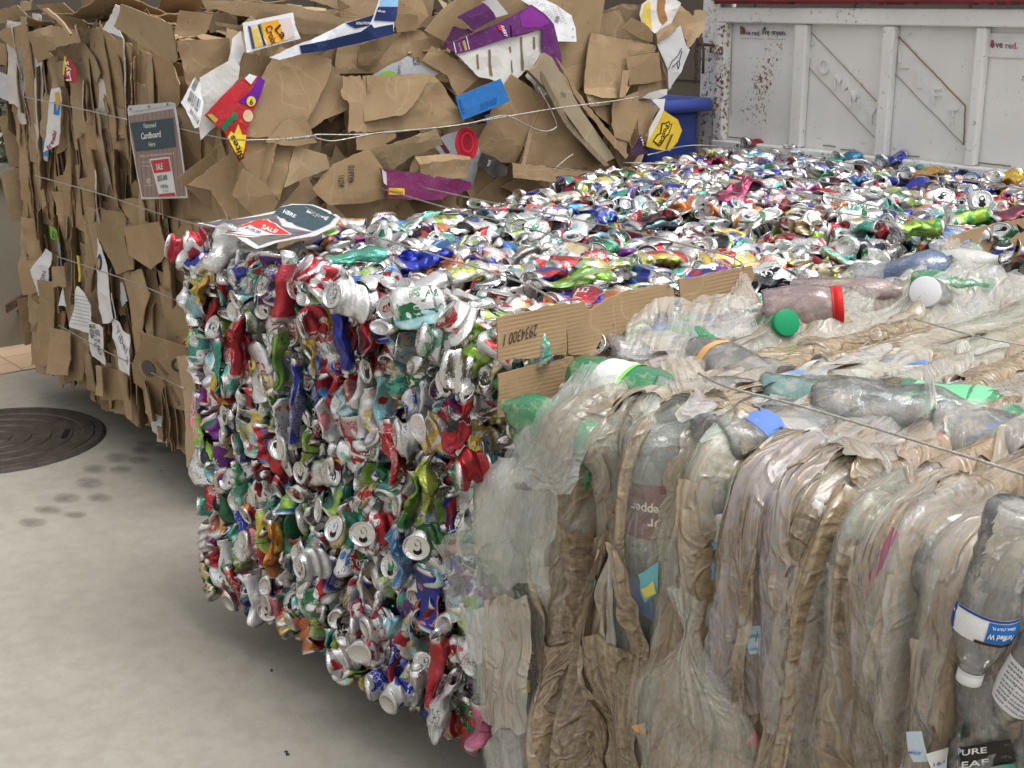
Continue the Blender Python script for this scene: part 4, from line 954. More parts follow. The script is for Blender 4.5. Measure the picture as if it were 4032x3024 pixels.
# sign lying on the corner
def sign2():
    t = thing('sale_sign', 'crumpled plastic sleeved sale sign priced $125 lying on the corner of the can bale', 'sign', tuple(PT(1050, 880, 1.18)))
    s = Sheet(2, 1.165, off=.014, crump=.007, cs=6, seed=3)
    O = [(775, 890), (905, 862), (1090, 834), (1110, 815), (1150, 806), (1230, 806), (1300, 822), (1345, 868), (1320, 895), (1240, 930), (1160, 944), (1010, 988), (955, 960), (870, 912)]
    b = sheet('paper', s.px(O), s, (.62, .62, .63), M['paper'], t, th=.0008, jag=0, step=.02)
    pic = NT('can_picture'); tc = pic.new('ShaderNodeTexCoord').outputs['Object']; v = pic.new('ShaderNodeTexVoronoi'); v.inputs['Scale'].default_value = 45; pic.link(tc, v.inputs['Vector'])
    pic.set(pic.mix(.55, pic.mix(1.0, v.outputs['Color'], (.25, .24, .3), 'MULTIPLY'), (.10, .10, .13)), .3)
    decal(s, [(795, 888), (905, 866), (1085, 842), (1110, 890), (1230, 915), (1160, 935), (1020, 976), (960, 942), (880, 908)], (.1, .1, .12), b, mat=pic.m, name='picture')
    decal(s, [(1080, 842), (1108, 822), (1150, 812), (1225, 812), (1290, 828), (1325, 868), (1300, 890), (1235, 912), (1150, 882)], (.02, .065, .085), b, .0022, name='green_panel')
    text_on(s, 'HERE', (1113, 845), (1160, 862), (1122, 832), (.75, .75, .75), b, .0038, True)
    text_on(s, 'EMPTY CANS', (1205, 837), (1285, 886), (1218, 826), (.75, .75, .75), b, .0038, True)
    decal(s, [(864, 930), (1040, 862), (1152, 920), (1000, 950), (940, 948)], (.72, .71, .70), b, .0022, name='price_card')
    decal(s, [(872, 928), (1038, 866), (1142, 918), (998, 944), (945, 944)], (.62, .03, .025), b, .0030, name='price_card')
    decal(s, [(890, 930), (985, 896), (1085, 934), (1010, 946), (960, 944)], (.72, .71, .72), b, .0038, name='price_card')
    text_on(s, 'SALE', (1026, 908), (1086, 924), (1038, 892), (.8, .8, .78), b, .0046, True); text_on(s, '$125.00', (962, 916), (1020, 938), (974, 902), (.05, .05, .12), b, .0046, True)
    text_on(s, 'CLEAN EMPTY', (868, 898), (910, 912), (880, 890), (.75, .75, .75), b, .0030)
    so_ = Sheet(2, 1.165, off=.022, crump=.007, cs=6, seed=3)
    O2 = [(760, 895), (905, 855), (1090, 826), (1130, 800), (1240, 796), (1340, 850), (1420, 890), (1340, 900), (1250, 945), (1100, 965), (1020, 1000), (930, 985), (850, 945)]
    sheet('clear_sleeve', so_.px(O2), so_, (.85, .85, .85), glass, t, th=.0006, jag=0, step=.03)
def clearmat():
    t = NT('clear_sleeve'); pat = t.attr('pat').outputs['Vector']; nb = t.bump(t.noise(pat, 18, 3, .6, 1), .01, .7)
    tp = t.new('ShaderNodeBsdfTransparent'); gl = t.new('ShaderNodeBsdfGlossy'); gl.inputs['Roughness'].default_value = .12; t.link(nb, gl.inputs['Normal'])
    m = t.new('ShaderNodeMixShader'); m.inputs[0].default_value = .05; t.link(tp.outputs[0], m.inputs[1]); t.link(gl.outputs[0], m.inputs[2])
    m2 = t.new('ShaderNodeMixShader'); m2.inputs[0].default_value = .01; t.link(m.outputs[0], m2.inputs[1]); t.link(t.b.outputs[0], m2.inputs[2]); t.link(m2.outputs[0], t.out.inputs['Surface']); return t.m
glass = clearmat()
sign2()

# ================================================================== THE BALE OF CARDBOARD
cb = thing('cardboard_bale', 'tall wire-tied bale of flattened brown cardboard boxes behind the can bales', 'bale', (-4.9, 3.0, .1))
CBX, CBY = -3.80, 2.0
KRAFT = [(.34, .235, .13), (.30, .205, .112), (.38, .27, .155), (.27, .185, .10), (.33, .245, .15), (.42, .31, .19)]
DKK = (.20, .14, .08)
crng = random.Random(5)
core = MB(); core.box(-5.90, CBX - .10, CBY + .09, 3.80, .18, 1.58); mk('bale_core', core.V, core.F, mat_core('packed_board', [(.22, .15, .085), (.15, .105, .06), (.26, .18, .10), (.12, .085, .05)], 14, .9), cb, smooth=False)
def cs(px, axis, off, col=None, tilt=(0, 0), folds=(), jag=.003, mat=None, name='cardboard_sheet', label=None, crump=.008, th=.004, seed=None, cs_=6, rot=None, step=.022, back=None):
    seed = seed if seed is not None else crng.randint(1, 9999)
    val = CBX if axis == 0 else CBY if axis == 1 else 1.60
    sh = Sheet(axis, val, off=off, tilt=tilt, crump=crump, cs=cs_, seed=seed, folds=folds)
    P = sh.px(px); sh.c = tuple(P.mean(0)); ext = float(np.ptp(P, 0).max())
    if not folds and mat is None and ext > .12:
        sh.crump = crump * .45; fl = []
        for _ in range(1 + (ext > .25) + (ext > .4)):
            a_ = crng.uniform(0, 6.28); fl.append((math.cos(a_), math.sin(a_), crng.uniform(-.2, .25) * ext, crng.choice([-1, 1]) * crng.uniform(.06, .22)))
        sh.folds = tuple(fl)
    o = sheet(name, P, sh, col or crng.choice(KRAFT), mat or M['card'], cb, th=th, jag=jag, rot=rot, seed=seed, label=label, step=step, back=back or DKK)
    return o, sh
def bulkjoin(objs, name, kind='stuff'):
    """gather many small built sheets into one mesh"""
    V = []; F = []; c1 = []; pat = []; n = 0
    for o in objs:
        if o is None: continue
        me = o.data; k = len(me.vertices); co = np.zeros(k * 3); me.vertices.foreach_get('co', co); V.append(co.reshape(-1, 3))
        F += [tuple(v + n for v in p.vertices) for p in me.polygons]
        a = np.zeros(k * 4); me.attributes['c1'].data.foreach_get('color', a); c1.append(a.reshape(-1, 4))
        b = np.zeros(k * 3); me.attributes['pat'].data.foreach_get('vector', b); pat.append(b.reshape(-1, 3)); n += k
        par = o.parent; mt = me.materials[0]; bpy.data.objects.remove(o); bpy.data.meshes.remove(me)
    return mk(name, np.vstack(V) + OFF[par.name], F, mt, par, dict(c1=('FLOAT_COLOR', np.vstack(c1)), pat=('FLOAT_VECTOR', np.vstack(pat))), smooth=False, kind=kind)
def randsheet(axis, cu, cv, w, h, ang, off, col, tilt, folds=(), jag=.004, crump=.008, n=4):
    val = CBX if axis == 0 else CBY if axis == 1 else 1.60
    q = []
    for k, (x, y) in enumerate([(-.5, -.5), (.5, -.5), (.5, .5), (-.5, .5)]):
        x = x * w * crng.uniform(.75, 1.1); y = y * h * crng.uniform(.8, 1.1)
        q.append((cu + x * math.cos(ang) - y * math.sin(ang), cv + x * math.sin(ang) + y * math.cos(ang)))
        if n > 4 and crng.random() < .5:
            q.append((cu + (x * .9 + y * .25) * math.cos(ang) - y * .6 * math.sin(ang), cv + (x * .9 + y * .25) * math.sin(ang) + y * .6 * math.cos(ang)))
    P = np.array(q); seed = crng.randint(1, 99999)
    sh = Sheet(axis, val, off=off, tilt=tilt, c=tuple(P.mean(0)), crump=crump, cs=5, seed=seed, folds=folds)
    return sheet('cardboard_sheet', P, sh, col, M['card'], cb, jag=jag, rot=ang + crng.choice([0, 1.57]), seed=seed, back=DKK, step=.03)
bulk = []
# layered edges on the front face: tall narrow strips standing side by side, each bent its own way
for k in range(640):
    x = crng.uniform(-5.89, -4.0); z = crng.uniform(.22, 1.58); w = crng.uniform(.035, .13); h = crng.uniform(.18, .6)
    if x > -4.9: w *= 1.9; h *= .8
    z0 = .12 + .05 * abs(math.sin(x * 9)); z = max(z, z0 + h / 2 * .9)
    if z + h / 2 > 1.68: z = 1.66 - h / 2
    t = crng.uniform(-.55, .55) if x < -4.9 else crng.uniform(-.2, .2)
    off = crng.uniform(-.05, .04) + (.02 if x > -4.9 else 0)
    if x < -5.75: off -= (-5.75 - x) * .3
    col = crng.choice(KRAFT) if crng.random() > .03 else (.62, .61, .60)
    bulk.append(randsheet(1, x, z, w, h, crng.gauss(0, .10), off, col, (t, crng.uniform(-.1, .1)), folds=((1, 0, crng.uniform(-.02, .03), crng.uniform(-1.2, .8)),), crump=.009))
# larger, more chaotic flaps on the side face
for k in range(190):
    y = crng.uniform(2.05, 3.85); z = crng.uniform(.35, 1.6); w = crng.uniform(.12, .42); h = crng.uniform(.12, .35); a = crng.uniform(-1.2, 1.2)
    bulk.append(randsheet(0, y, z, w, h, a, crng.uniform(-.09, .0), crng.choice(KRAFT), (crng.uniform(-.35, .35), crng.uniform(-.35, .35)), folds=((math.cos(a), math.sin(a), crng.uniform(-.08, .08), crng.uniform(-.7, .5)),), jag=.003, crump=.004, n=5))
# top
for k in range(90):
    x = crng.uniform(-5.95, -3.85); y = crng.uniform(2.02, 3.8)
    bulk.append(randsheet(2, x, y, crng.uniform(.2, .55), crng.uniform(.15, .4), crng.uniform(-.5, .5), crng.uniform(-.03, .09), crng.choice(KRAFT), (crng.uniform(-.25, .25), crng.uniform(-.3, .3)), folds=((1, 0, 0, crng.uniform(-.3, .3)),), crump=.012, n=5))
# ragged left end
for k in range(40):
    y = crng.uniform(2.0, 3.7); z = crng.uniform(.3, 1.6)
    P = np.array([(y - .1, z - .12), (y + .12, z - .1), (y + .1, z + .14), (y - .12, z + .1)]); sh = Sheet(0, -5.86, off=crng.uniform(-.05, .02), tilt=(crng.uniform(-.15, .15), crng.uniform(-.15, .15)), c=tuple(P.mean(0)), seed=k)
    bulk.append(sheet('s', P, sh, crng.choice(KRAFT), M['card'], cb, seed=k))
bulkjoin(bulk, 'packed_cardboard')
K1, K2, K3, K4, K5, K6 = KRAFT
WH = (.66, .66, .66)
P_ = M['paper']
F1 = lambda pts, off, **k: cs(pts, 1, off, **k)
S1 = lambda pts, off, **k: cs(pts, 0, off, **k)
# ---- front face, right of the layered edges
F1([(490, 175), (610, 225), (690, 320), (820, 455), (860, 620), (900, 900), (700, 880), (620, 780), (560, 600), (482, 380)], .05, col=K2, tilt=(.03, .0), folds=((.8, .6, .12, -.25),))
F1([(600, 190), (690, 240), (770, 330), (700, 420), (640, 400), (575, 300)], .062, col=(.36, .235, .12), tilt=(.1, .05))
F1([(700, 560), (960, 545), (955, 860), (820, 900), (720, 880)], .055, col=K1, tilt=(.06, .03))
F1([(520, 780), (720, 770), (745, 860), (640, 900), (560, 900)], .045, col=K1)
F1([(830, 770), (905, 820), (960, 900), (840, 890)], .065, col=K2, tilt=(.2, .1))
F1([(354, 127), (400, 80), (456, 149), (519, 177), (500, 270), (475, 348), (440, 345), (396, 253), (365, 190)], .075, col=K1, tilt=(-.05, .12), folds=((-1, .3, .06, -.5),))
F1([(506, 16), (601, 51), (700, 95), (665, 237), (633, 258), (519, 170), (449, 104)], .11, col=K6, tilt=(.02, .45), crump=.008, label='large pale corrugated flap leaning out at the top of the front face')
F1([(472, 17), (494, 36), (449, 104), (458, 149), (397, 116)], .10, col=(.80, .80, .82), mat=P_, tilt=(0, .3), label='bright white torn paper flap')
F1([(82, 250), (120, 177), (140, 130), (200, 100), (290, 120), (285, 165), (177, 202), (185, 222)], .13, col=K6, tilt=(0, .7), crump=.01, folds=((.3, .9, .02, -.6),), label='pale folded cardboard flap near the top left corner')
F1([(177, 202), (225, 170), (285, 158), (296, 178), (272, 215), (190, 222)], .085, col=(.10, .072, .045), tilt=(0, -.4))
F1([(190, 35), (203, 32), (282, 133), (274, 140)], .16, col=K6, label='thin cardboard edge sticking up at an angle', th=.008)
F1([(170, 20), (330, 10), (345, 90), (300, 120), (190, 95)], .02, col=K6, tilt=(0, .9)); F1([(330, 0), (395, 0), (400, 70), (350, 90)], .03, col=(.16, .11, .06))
F1([(268, 90), (335, 105), (340, 160), (300, 170)], .11, col=K5, tilt=(.3, .3))
F1([(80, 5), (125, 3), (120, 40), (80, 45)], .02, col=(.36, .27, .17)); 
F1([(0, 45), (80, 20), (100, 60), (40, 85), (-30, 95)], .0, col=K6, tilt=(0, .5)); F1([(30, 130), (110, 80), (150, 110), (115, 180), (75, 190)], .03, col=K2, tilt=(-.3, 0)); F1([(0, 165), (60, 190), (85, 260), (30, 260), (-30, 240)], .03, col=K1, tilt=(-.2, .1))
F1([(0, 275), (58, 318), (75, 360), (48, 415), (0, 375), (-40, 350)], .06, col=(.50, .51, .54), mat=P_, tilt=(-.3, .1), label='grey white sheet sticking out at the left edge')
F1([(185, 255), (262, 235), (262, 345), (200, 340)], .075, col=(.25, .18, .105), tilt=(.1, 0))
o, s = F1([(256, 222), (275, 232), (294, 268), (297, 323), (280, 326), (262, 300)], .10, col=(.42, .03, .05), mat=P_, name='snack_box_scrap', label='scrap of a red and yellow snack box')
if o:
    decal(s, [(256, 222), (262, 224), (260, 300), (256, 290)], (.70, .50, .05), o); text_on(s, 'Lays', (290, 318), (276, 240), (268, 318), (.8, .78, .72), o, .003, True)
F1([(309, 315), (332, 317), (345, 360), (351, 411), (352, 480), (330, 470), (310, 427)], .085, col=(.74, .74, .73), mat=P_, tilt=(.5, 0), label='torn white paper strip crossed by the top wire')
F1([(337, 170), (385, 225), (405, 290), (380, 325), (330, 315), (300, 230), (290, 190)], .07, col=K5, tilt=(.2, .1)); F1([(345, 345), (400, 340), (470, 440), (440, 450), (380, 420)], .05, col=K1, tilt=(.3, 0))
o, s = F1([(199, 350), (222, 345), (232, 400), (230, 520), (222, 570), (190, 598), (196, 450)], .085, col=(.68, .68, .68), mat=P_, tilt=(-.2, 0), name='printed_box_scrap', label='white printed box strip with blue and red marks')
if o:
    decal(s, [(212, 400), (231, 402), (228, 455), (212, 450)], (.03, .22, .50), o); decal(s, [(214, 365), (222, 362), (230, 400), (222, 440)], (.62, .35, .03), o, .002); text_on(s, 'freebi', (204, 592), (222, 522), (196, 580), (.36, .03, .10), o, .002, True)
o, s = F1([(166, 552), (182, 560), (188, 620), (168, 612)], .085, col=(.03, .22, .42), mat=P_); 
F1([(350, 660), (385, 670), (400, 700), (406, 880), (380, 790), (352, 800)], .08, col=(.70, .70, .70), mat=P_, tilt=(.4, 0), label='white strip under the second wire')
o, s = F1([(187, 888), (225, 905), (235, 952), (196, 940)], .09, col=(.16, .42, .04), mat=P_, label='small bright green printed scrap');
if o: text_on(s, '12', (226, 945), (204, 932), (228, 918), (.04, .12, .02), o, .002, True)
F1([(218, 950), (258, 960), (262, 1130), (252, 1140), (230, 1060)], .085, col=(.20, .36, .50), mat=P_, tilt=(.3, 0), label='pale blue glossy strip')
F1([(306, 1005), (313, 1008), (316, 1110), (310, 1108)], .09, col=(.70, .55, .05), mat=P_)
o, s = F1([(364, 938), (385, 960), (411, 1008), (440, 1100), (468, 1254), (440, 1270), (400, 1275), (373, 1140)], .10, col=(.72, .72, .72), mat=P_, tilt=(.15, 0), label='long white corrugated box tongue with a round blue and yellow stamp')
if o:
    decal(s, circle(383, 1035, 15, 34), (.03, .04, .22), o, .0014); decal(s, circle(381, 1038, 8, 20), (.45, .36, .10), o, .003)
o, s = F1([(310, 1125), (330, 1150), (354, 1204), (357, 1312), (322, 1300), (291, 1284)], .095, col=(.72, .72, .71), mat=P_, tilt=(-.1, 0), label='white box flap with rows of small print')
if o:
    for k in range(9): text_on(s, 'lorem ipsum dolor sit' if False else '.............', (298, 1160 + k * 14), (352, 1175 + k * 14), (298, 1156 + k * 14), (.25, .25, .27), o)
o, s = F1([(357, 1262), (410, 1290), (412, 1440), (368, 1400), (356, 1340)], .095, col=(.70, .70, .70), mat=P_, label='white box flap printed with a size in centimetres')
if o:
    text_on(s, 'MEDIUM', (376, 1330), (372, 1276), (364, 1330), (.1, .1, .1), o, .002, True); text_on(s, 'IN X 7.25 IN', (390, 1366), (384, 1278), (378, 1362), (.1, .1, .1), o, .002, True); text_on(s, 'CM X 20', (404, 1400), (398, 1300), (392, 1394), (.1, .1, .1), o, .002, True)
o, s = F1([(432, 1240), (475, 1270), (490, 1300), (519, 1318), (519, 1479), (468, 1457), (440, 1330)], .11, col=(.76, .76, .76), mat=P_, tilt=(.1, 0), label='white torn box side with handwriting')
if o: text_on(s, 'Yibel', (452, 1300), (498, 1392), (470, 1278), (.25, .26, .28), o, .002); text_on(s, 'a', (500, 1420), (512, 1440), (506, 1400), (.25, .26, .28), o, .002)
F1([(420, 1200), (455, 1150), (470, 1250), (430, 1275)], .115, col=(.62, .62, .62), mat=P_, tilt=(.3, .1))
F1([(473, 1115), (480, 1110), (505, 1185), (480, 1210), (472, 1180)], .10, col=(.50, .50, .52), mat=P_)
o, s = F1([(385, 820), (480, 835), (520, 900), (540, 1060), (470, 1080), (420, 1000), (380, 960), (370, 870)], .09, col=(.235, .165, .092), tilt=(.05, .05), label='dark corrugated sheet with ridges and stamped letters')
if o: text_on(s, 'ALP', (490, 850), (502, 912), (500, 848), (.06, .045, .03), o, .004, True)
F1([(530, 890), (640, 870), (660, 1000), (610, 1060), (540, 1000)], .08, col=K1)
F1([(640, 1000), (720, 870), (780, 870), (760, 1120), (700, 1100)], .075, col=K2, rot=.6)
F1([(475, 1080), (540, 1060), (580, 1160), (560, 1300), (620, 1430), (545, 1450), (520, 1330), (500, 1200)], .105, col=K1, tilt=(.1, 0))
o, s = F1([(560, 1060), (640, 1100), (762, 1204), (790, 1400), (690, 1400), (633, 1420), (600, 1300), (570, 1200)], .07, col=K4, label='brown box panel stamped with flavour words')
if o:
    for tx, a, b, c in (('OLIO', (644, 1098), (664, 1120), (652, 1086), ), ('VANILLA', (722, 1268), (758, 1236), (716, 1254)), ('G', (705, 1170), (732, 1182), (712, 1132)), ('DARK', (668, 1240), (690, 1250), (672, 1224)), ('BOLD', (700, 1330), (716, 1290), (692, 1326))): text_on(s, tx, a, b, c, (.07, .05, .03), o, .004, True)
    decal(s, [(619, 1095), (624, 1097), (672, 1178), (668, 1184)], (.09, .06, .04), o, .004)
o, s = F1([(640, 1300), (760, 1390), (790, 1440), (770, 1640), (640, 1600), (560, 1500), (570, 1430)], .085, col=K4, tilt=(.0, .1), label='lower box panel with a black G and a dark oval')
if o:
    text_on(s, 'G', (683, 1462), (712, 1470), (690, 1405), (.06, .045, .03), o, .004, True); decal(s, circle(622, 1445, 20, 34), (.10, .085, .075), o, .004)
    text_on(s, 'NUTRITION', (650, 1500), (690, 1600), (662, 1494), (.10, .07, .045), o, .004); text_on(s, 'CONTAINER', (640, 1410), (668, 1480), (650, 1404), (.10, .07, .045), o, .004)
for px, sd in (([(158, 1100), (200, 1110), (205, 1440), (160, 1432)], 1), ([(205, 1290), (265, 1310), (268, 1480), (212, 1470)], 2), ([(265, 1320), (330, 1330), (318, 1500), (270, 1500)], 3), ([(330, 1380), (375, 1400), (372, 1545), (318, 1540)], 4), ([(375, 1440), (405, 1440), (410, 1560), (378, 1555)], 5),
               ([(408, 1440), (465, 1460), (472, 1580), (412, 1570)], 6), ([(465, 1475), (520, 1480), (510, 1560), (480, 1582)], 7), ([(520, 1500), (600, 1500), (640, 1640), (600, 1660), (550, 1600)], 8), ([(600, 1480), (700, 1520), (720, 1740), (640, 1690)], 9), ([(700, 1420), (790, 1440), (800, 1800), (740, 1780)], 10), ([(715, 1400), (760, 1400), (795, 1830), (775, 1832)], 11)):
    F1(px, .06 + .02 * (sd % 3), col=KRAFT[sd % 6], tilt=(crng.uniform(-.3, .3), 0))
o, s = F1([(575, 1620), (650, 1640), (640, 1680), (600, 1672)], .08, col=(.60, .60, .62), mat=P_, label='bunched white paper at the bottom edge')
F1([(95, 1028), (150, 1020), (155, 1150), (115, 1160)], .05, col=K2, tilt=(-.4, 0)); F1([(112, 1305), (180, 1240), (190, 1260), (150, 1300)], .06, col=K5, tilt=(-.3, .4)); 
o, s = F1([(145, 1060), (172, 980), (184, 1000), (180, 1200), (160, 1160)], .07, col=(.66, .66, .66), mat=P_, tilt=(-.3, 0), label='narrow white printed strip at the left edge')
if o: text_on(s, 'LION', (172, 1130), (178, 1070), (164, 1126), (.2, .2, .2), o, .003, True)
F1([(205, 1050), (255, 1048), (262, 1130), (208, 1128)], .10, col=K5); F1([(228, 1205), (240, 1130), (256, 1208)], .10, col=(.70, .70, .70), mat=P_)
# ---- side face: big flaps and printed boxes
S1([(954, 206), (1085, 225), (1110, 380), (930, 380)], .03, col=K1, tilt=(0, .1)); S1([(700, 160), (900, 150), (940, 330), (830, 430), (740, 330)], .0, col=K2, tilt=(-.1, .1), crump=.02)
S1([(700, 40), (830, 55), (815, 130), (740, 150), (690, 130)], .05, col=K1, tilt=(0, .3))
S1([(1103, 185), (1200, 205), (1309, 235), (1305, 280), (1287, 326), (1171, 543), (965, 540), (969, 452), (1016, 326)], .10, col=K2, folds=((-.95, .3, .10, -.55),), rot=.35, label='large corrugated flap beside the red snack box', crump=.005)
S1([(1290, 240), (1360, 330), (1380, 420), (1270, 470), (1180, 540), (1230, 420)], .06, col=K4, tilt=(.2, 0)); 
S1([(915, 152), (954, 123), (965, 200), (942, 262), (897, 238)], .05, col=(.70, .70, .71), mat=P_, tilt=(-.2, 0), label='white box side with a grey barcode')
o, s = S1([(954, 90), (1153, 49), (1160, 100), (1182, 152), (1100, 172), (969, 208)], .09, col=(.66, .67, .70), mat=P_, jag=0, name='drink_box', label='white drink box with an orange panel and looping brush letters')
if o:
    decal(s, [(972, 101), (1142, 68), (1158, 150), (992, 192)], (.55, .50, .48), o); decal(s, [(1012, 95), (1092, 76), (1120, 158), (1052, 176)], (.70, .33, .03), o, .002); decal(s, [(1092, 76), (1140, 70), (1155, 140), (1120, 158)], (.60, .50, .48), o, .002)
    decal(s, [(980, 110), (1010, 104), (1035, 180), (996, 190)], (.62, .45, .12), o, .002); decal(s, [(1010, 96), (1016, 95), (1042, 178), (1032, 180)], (.02, .03, .12), o, .003); decal(s, [(1018, 94), (1024, 93), (1034, 140), (1028, 142)], (.02, .25, .15), o, .003)
    decal(s, [(972, 102), (982, 104), (1000, 190), (990, 192)], (.06, .06, .16), o, .003)
    text_on(s, 'Croix', (1040, 108), (1062, 178), (1066, 96), (.04, .02, .03), o, .005, True); text_on(s, 'La', (1076, 116), (1104, 156), (1098, 94), (.04, .02, .03), o, .005, True)
o, s = S1([(784, 306), (915, 228), (938, 262), (933, 311), (860, 400), (852, 495), (792, 552), (777, 434)], .085, col=(.58, .57, .54), mat=P_, jag=.001, label='blank off-white cardboard envelope', name='envelope', tilt=(.02, .02))
o, s = S1([(770, 305), (792, 330), (800, 400), (780, 500), (765, 505), (710, 405), (740, 350)], .10, col=(.68, .68, .68), mat=P_, name='shipping_label', label='white shipping label with black barcodes')
if o: barcode(s, (765, 362), (785, 322), (750, 345), o, 14); barcode(s, (738, 390), (780, 430), (748, 355), o, 18); text_on(s, '501 LA NM', (732, 392), (770, 440), (738, 382), (.1, .1, .1), o, .003, True); barcode(s, (742, 440), (775, 490), (748, 425), o, 25)
o, s = S1([(947, 307), (1009, 297), (1038, 318), (1010, 400), (969, 514), (969, 600), (945, 640), (918, 593), (889, 524), (806, 454), (865, 385)], .11, col=(.45, .018, .028), mat=P_, jag=.001, name='snack_box', label='red and purple snack box with a yellow starburst')
if o:
    decal(s, [(1012, 297), (1038, 318), (1008, 405), (965, 412), (931, 401), (985, 355)], (.13, .02, .28), o, .0015); decal(s, [(955, 308), (976, 290), (1004, 300), (980, 332)], (.62, .62, .60), o, .003)
    decal(s, circle(982, 398, 18, 20), (.70, .58, .08), o, .004); text_on(s, '6', (976, 412), (990, 412), (976, 388), (.10, .03, .06), o, .0055, True)
    decal(s, [(814, 452), (830, 446), (858, 470), (846, 484)], (.45, .38, .08), o, .0015)
    for cx, cy_ in ((884, 497), (900, 478), (918, 458)): decal(s, circle(cx, cy_, 13, 17), (.03, .20, .09), o, .002)
    decal(s, circle(972, 455, 20, 24), (.60, .42, .28), o, .002)
    decal(s, [(898, 540), (910, 516), (922, 528), (934, 488), (950, 530), (965, 530), (960, 580), (950, 630), (925, 600)], (.74, .58, .05), o, .003)
    text_on(s, 'Bites', (960, 622), (920, 530), (940, 632), (.05, .02, .02), o, .006, True)
S1([(945, 100), (985, 60), (1010, 80), (1000, 100)], .04, col=K5)
S1([(1322, 217), (1350, 110), (1600, 68), (1700, 160), (1824, 246), (1790, 330), (1700, 310), (1459, 289), (1311, 290)], .02, col=K4, folds=((0, 1, .12, -.3),), label='wide creased cardboard behind the grey drink pack')
S1([(1427, 177), (1490, 140), (1560, 130), (1500, 240), (1470, 285), (1420, 280)], .05, col=K2, tilt=(.2, .3), crump=.02)
o, s = S1([(1455, 300), (1520, 262), (1611, 221), (1640, 240), (1725, 288), (1700, 310)], .055, col=(.36, .38, .40), mat=P_, jag=.001, name='drink_box', label='grey twelve pack box with a green circle')
if o: decal(s, [(1480, 298), (1500, 284), (1530, 277), (1560, 290), (1565, 300)], (.22, .42, .05), o); text_on(s, 'PACK', (1628, 258), (1654, 254), (1628, 246), (.05, .05, .06), o, .003, True); text_on(s, 'cherry', (1576, 292), (1576, 256), (1560, 292), (.12, .12, .13), o, .003, True); text_on(s, '12', (1628, 244), (1650, 242), (1628, 226), (.05, .05, .06), o, .003, True)
S1([(1701, 181), (1790, 235), (1879, 300), (1799, 380), (1759, 297), (1665, 240)], .07, col=K1, tilt=(.1, .1), rot=.6); S1([(1860, 285), (1960, 330), (1900, 380), (1800, 350)], .06, col=K2)
S1([(1345, 297), (1420, 297), (1470, 380), (1445, 450), (1445, 525), (1371, 524), (1373, 410), (1340, 376)], .10, col=K1, jag=.006, crump=.008)
S1([(1437, 298), (1560, 294), (1696, 289), (1740, 330), (1800, 420), (1832, 480), (1690, 505), (1445, 521), (1440, 400)], .095, col=K2, jag=.003, folds=((1, 0, .18, -.1),), label='wide flattened box panel just above the twisted wire')
S1([(1437, 300), (1691, 292), (1640, 390), (1589, 448), (1441, 481)], .112, col=K1, jag=.002, tilt=(.03, .05), label='triangular fold lying over the wide panel')
o, s = S1([(1797, 383), (1962, 309), (1985, 355), (2004, 398), (1900, 446), (1832, 474)], .13, col=(.025, .19, .56), mat=P_, jag=.0005, crump=.002, name='blue_card', label='plain bright blue card with small dark print', tilt=(.05, .15))
if o:
    for k in range(3): text_on(s, 'MADE IN RECYCLED PAPER', (1896 - k * 2, 434 - k * 9), (1954, 408 - k * 9), (1894 - k * 2, 428 - k * 9), (.01, .05, .16), o)
    text_on(s, 'EXAMPLE' if False else 'GRADE A', (1806, 396), (1830, 452), (1814, 392), (.01, .05, .16), o)
S1([(1911, 455), (1937, 448), (1920, 492)], .09, col=(.03, .20, .50), mat=P_)
o, s = S1([(1170, 178), (1240, 150), (1370, 88), (1470, 60), (1500, -20), (1572, -20), (1545, 90), (1540, 135), (1420, 172), (1300, 196), (1180, 216), (1100, 236), (1060, 226)], .13, col=(.70, .72, .76), mat=P_, jag=.001, crump=.012, name='paper_sack', label='white paper sack with navy and light blue bands')
if o:
    decal(s, [(1180, 180), (1300, 155), (1420, 125), (1460, 95), (1470, 110), (1540, 95), (1540, 135), (1420, 170), (1300, 196), (1190, 212)], (.015, .028, .09), o, .003); decal(s, [(1360, 92), (1470, 58), (1450, 100), (1400, 112)], (.015, .028, .09), o, .003)
    decal(s, [(1485, 28), (1562, 28), (1548, 85), (1470, 80)], (.02, .035, .12), o, .003); decal(s, [(1500, -18), (1568, -18), (1562, 26), (1490, 26)], (.25, .45, .70), o, .003); text_on(s, 'SOLUTIONS', (1400, 96), (1460, 96), (1402, 86), (.7, .7, .7), o, .0045, True); text_on(s, 'salt.net', (1482, 46), (1512, 50), (1482, 36), (.7, .7, .7), o, .0045, True)
# the big open box at the top right and its purple neighbour
S1([(1640, 120), (1700, 40), (1790, -30), (2330, -30), (2330, 150), (2310, 360), (2200, 330), (2170, 200), (1800, 200)], .03, col=(.40, .285, .16), jag=.001, crump=.003, tilt=(0, .25), label='large smooth tan box panel at the top of the bale')
S1([(1780, 120), (2000, 95), (2060, 120), (1800, 185)], .035, col=K2)
S1([(2180, 150), (2325, 130), (2330, 280), (2262, 380), (2215, 330)], .045, col=(.32, .22, .12), jag=.001)
o, s = S1([(2037, -10), (2130, -10), (2190, 20), (2250, 62), (2268, 110), (2272, 164), (2180, 163), (2150, 100), (2100, 30)], .10, col=(.76, .77, .79), mat=P_, jag=0, name='shipping_label', label='white shipping label on the large tan box')
if o:
    for k in range(7): text_on(s, '. .... ... ..', (2110 + k * 9, 12 + k * 10), (2200 + k * 5, 34 + k * 10), (2110 + k * 9, 8 + k * 10), (.3, .3, .32), o)
    barcode(s, (2180, 88), (2188, 62), (2196, 92), o, 12)
    for yy in (62, 110, 140): text_on(s, 'DC1', (2250, yy + 8), (2262, yy + 9), (2250, yy), (.2, .2, .22), o, .003, True)
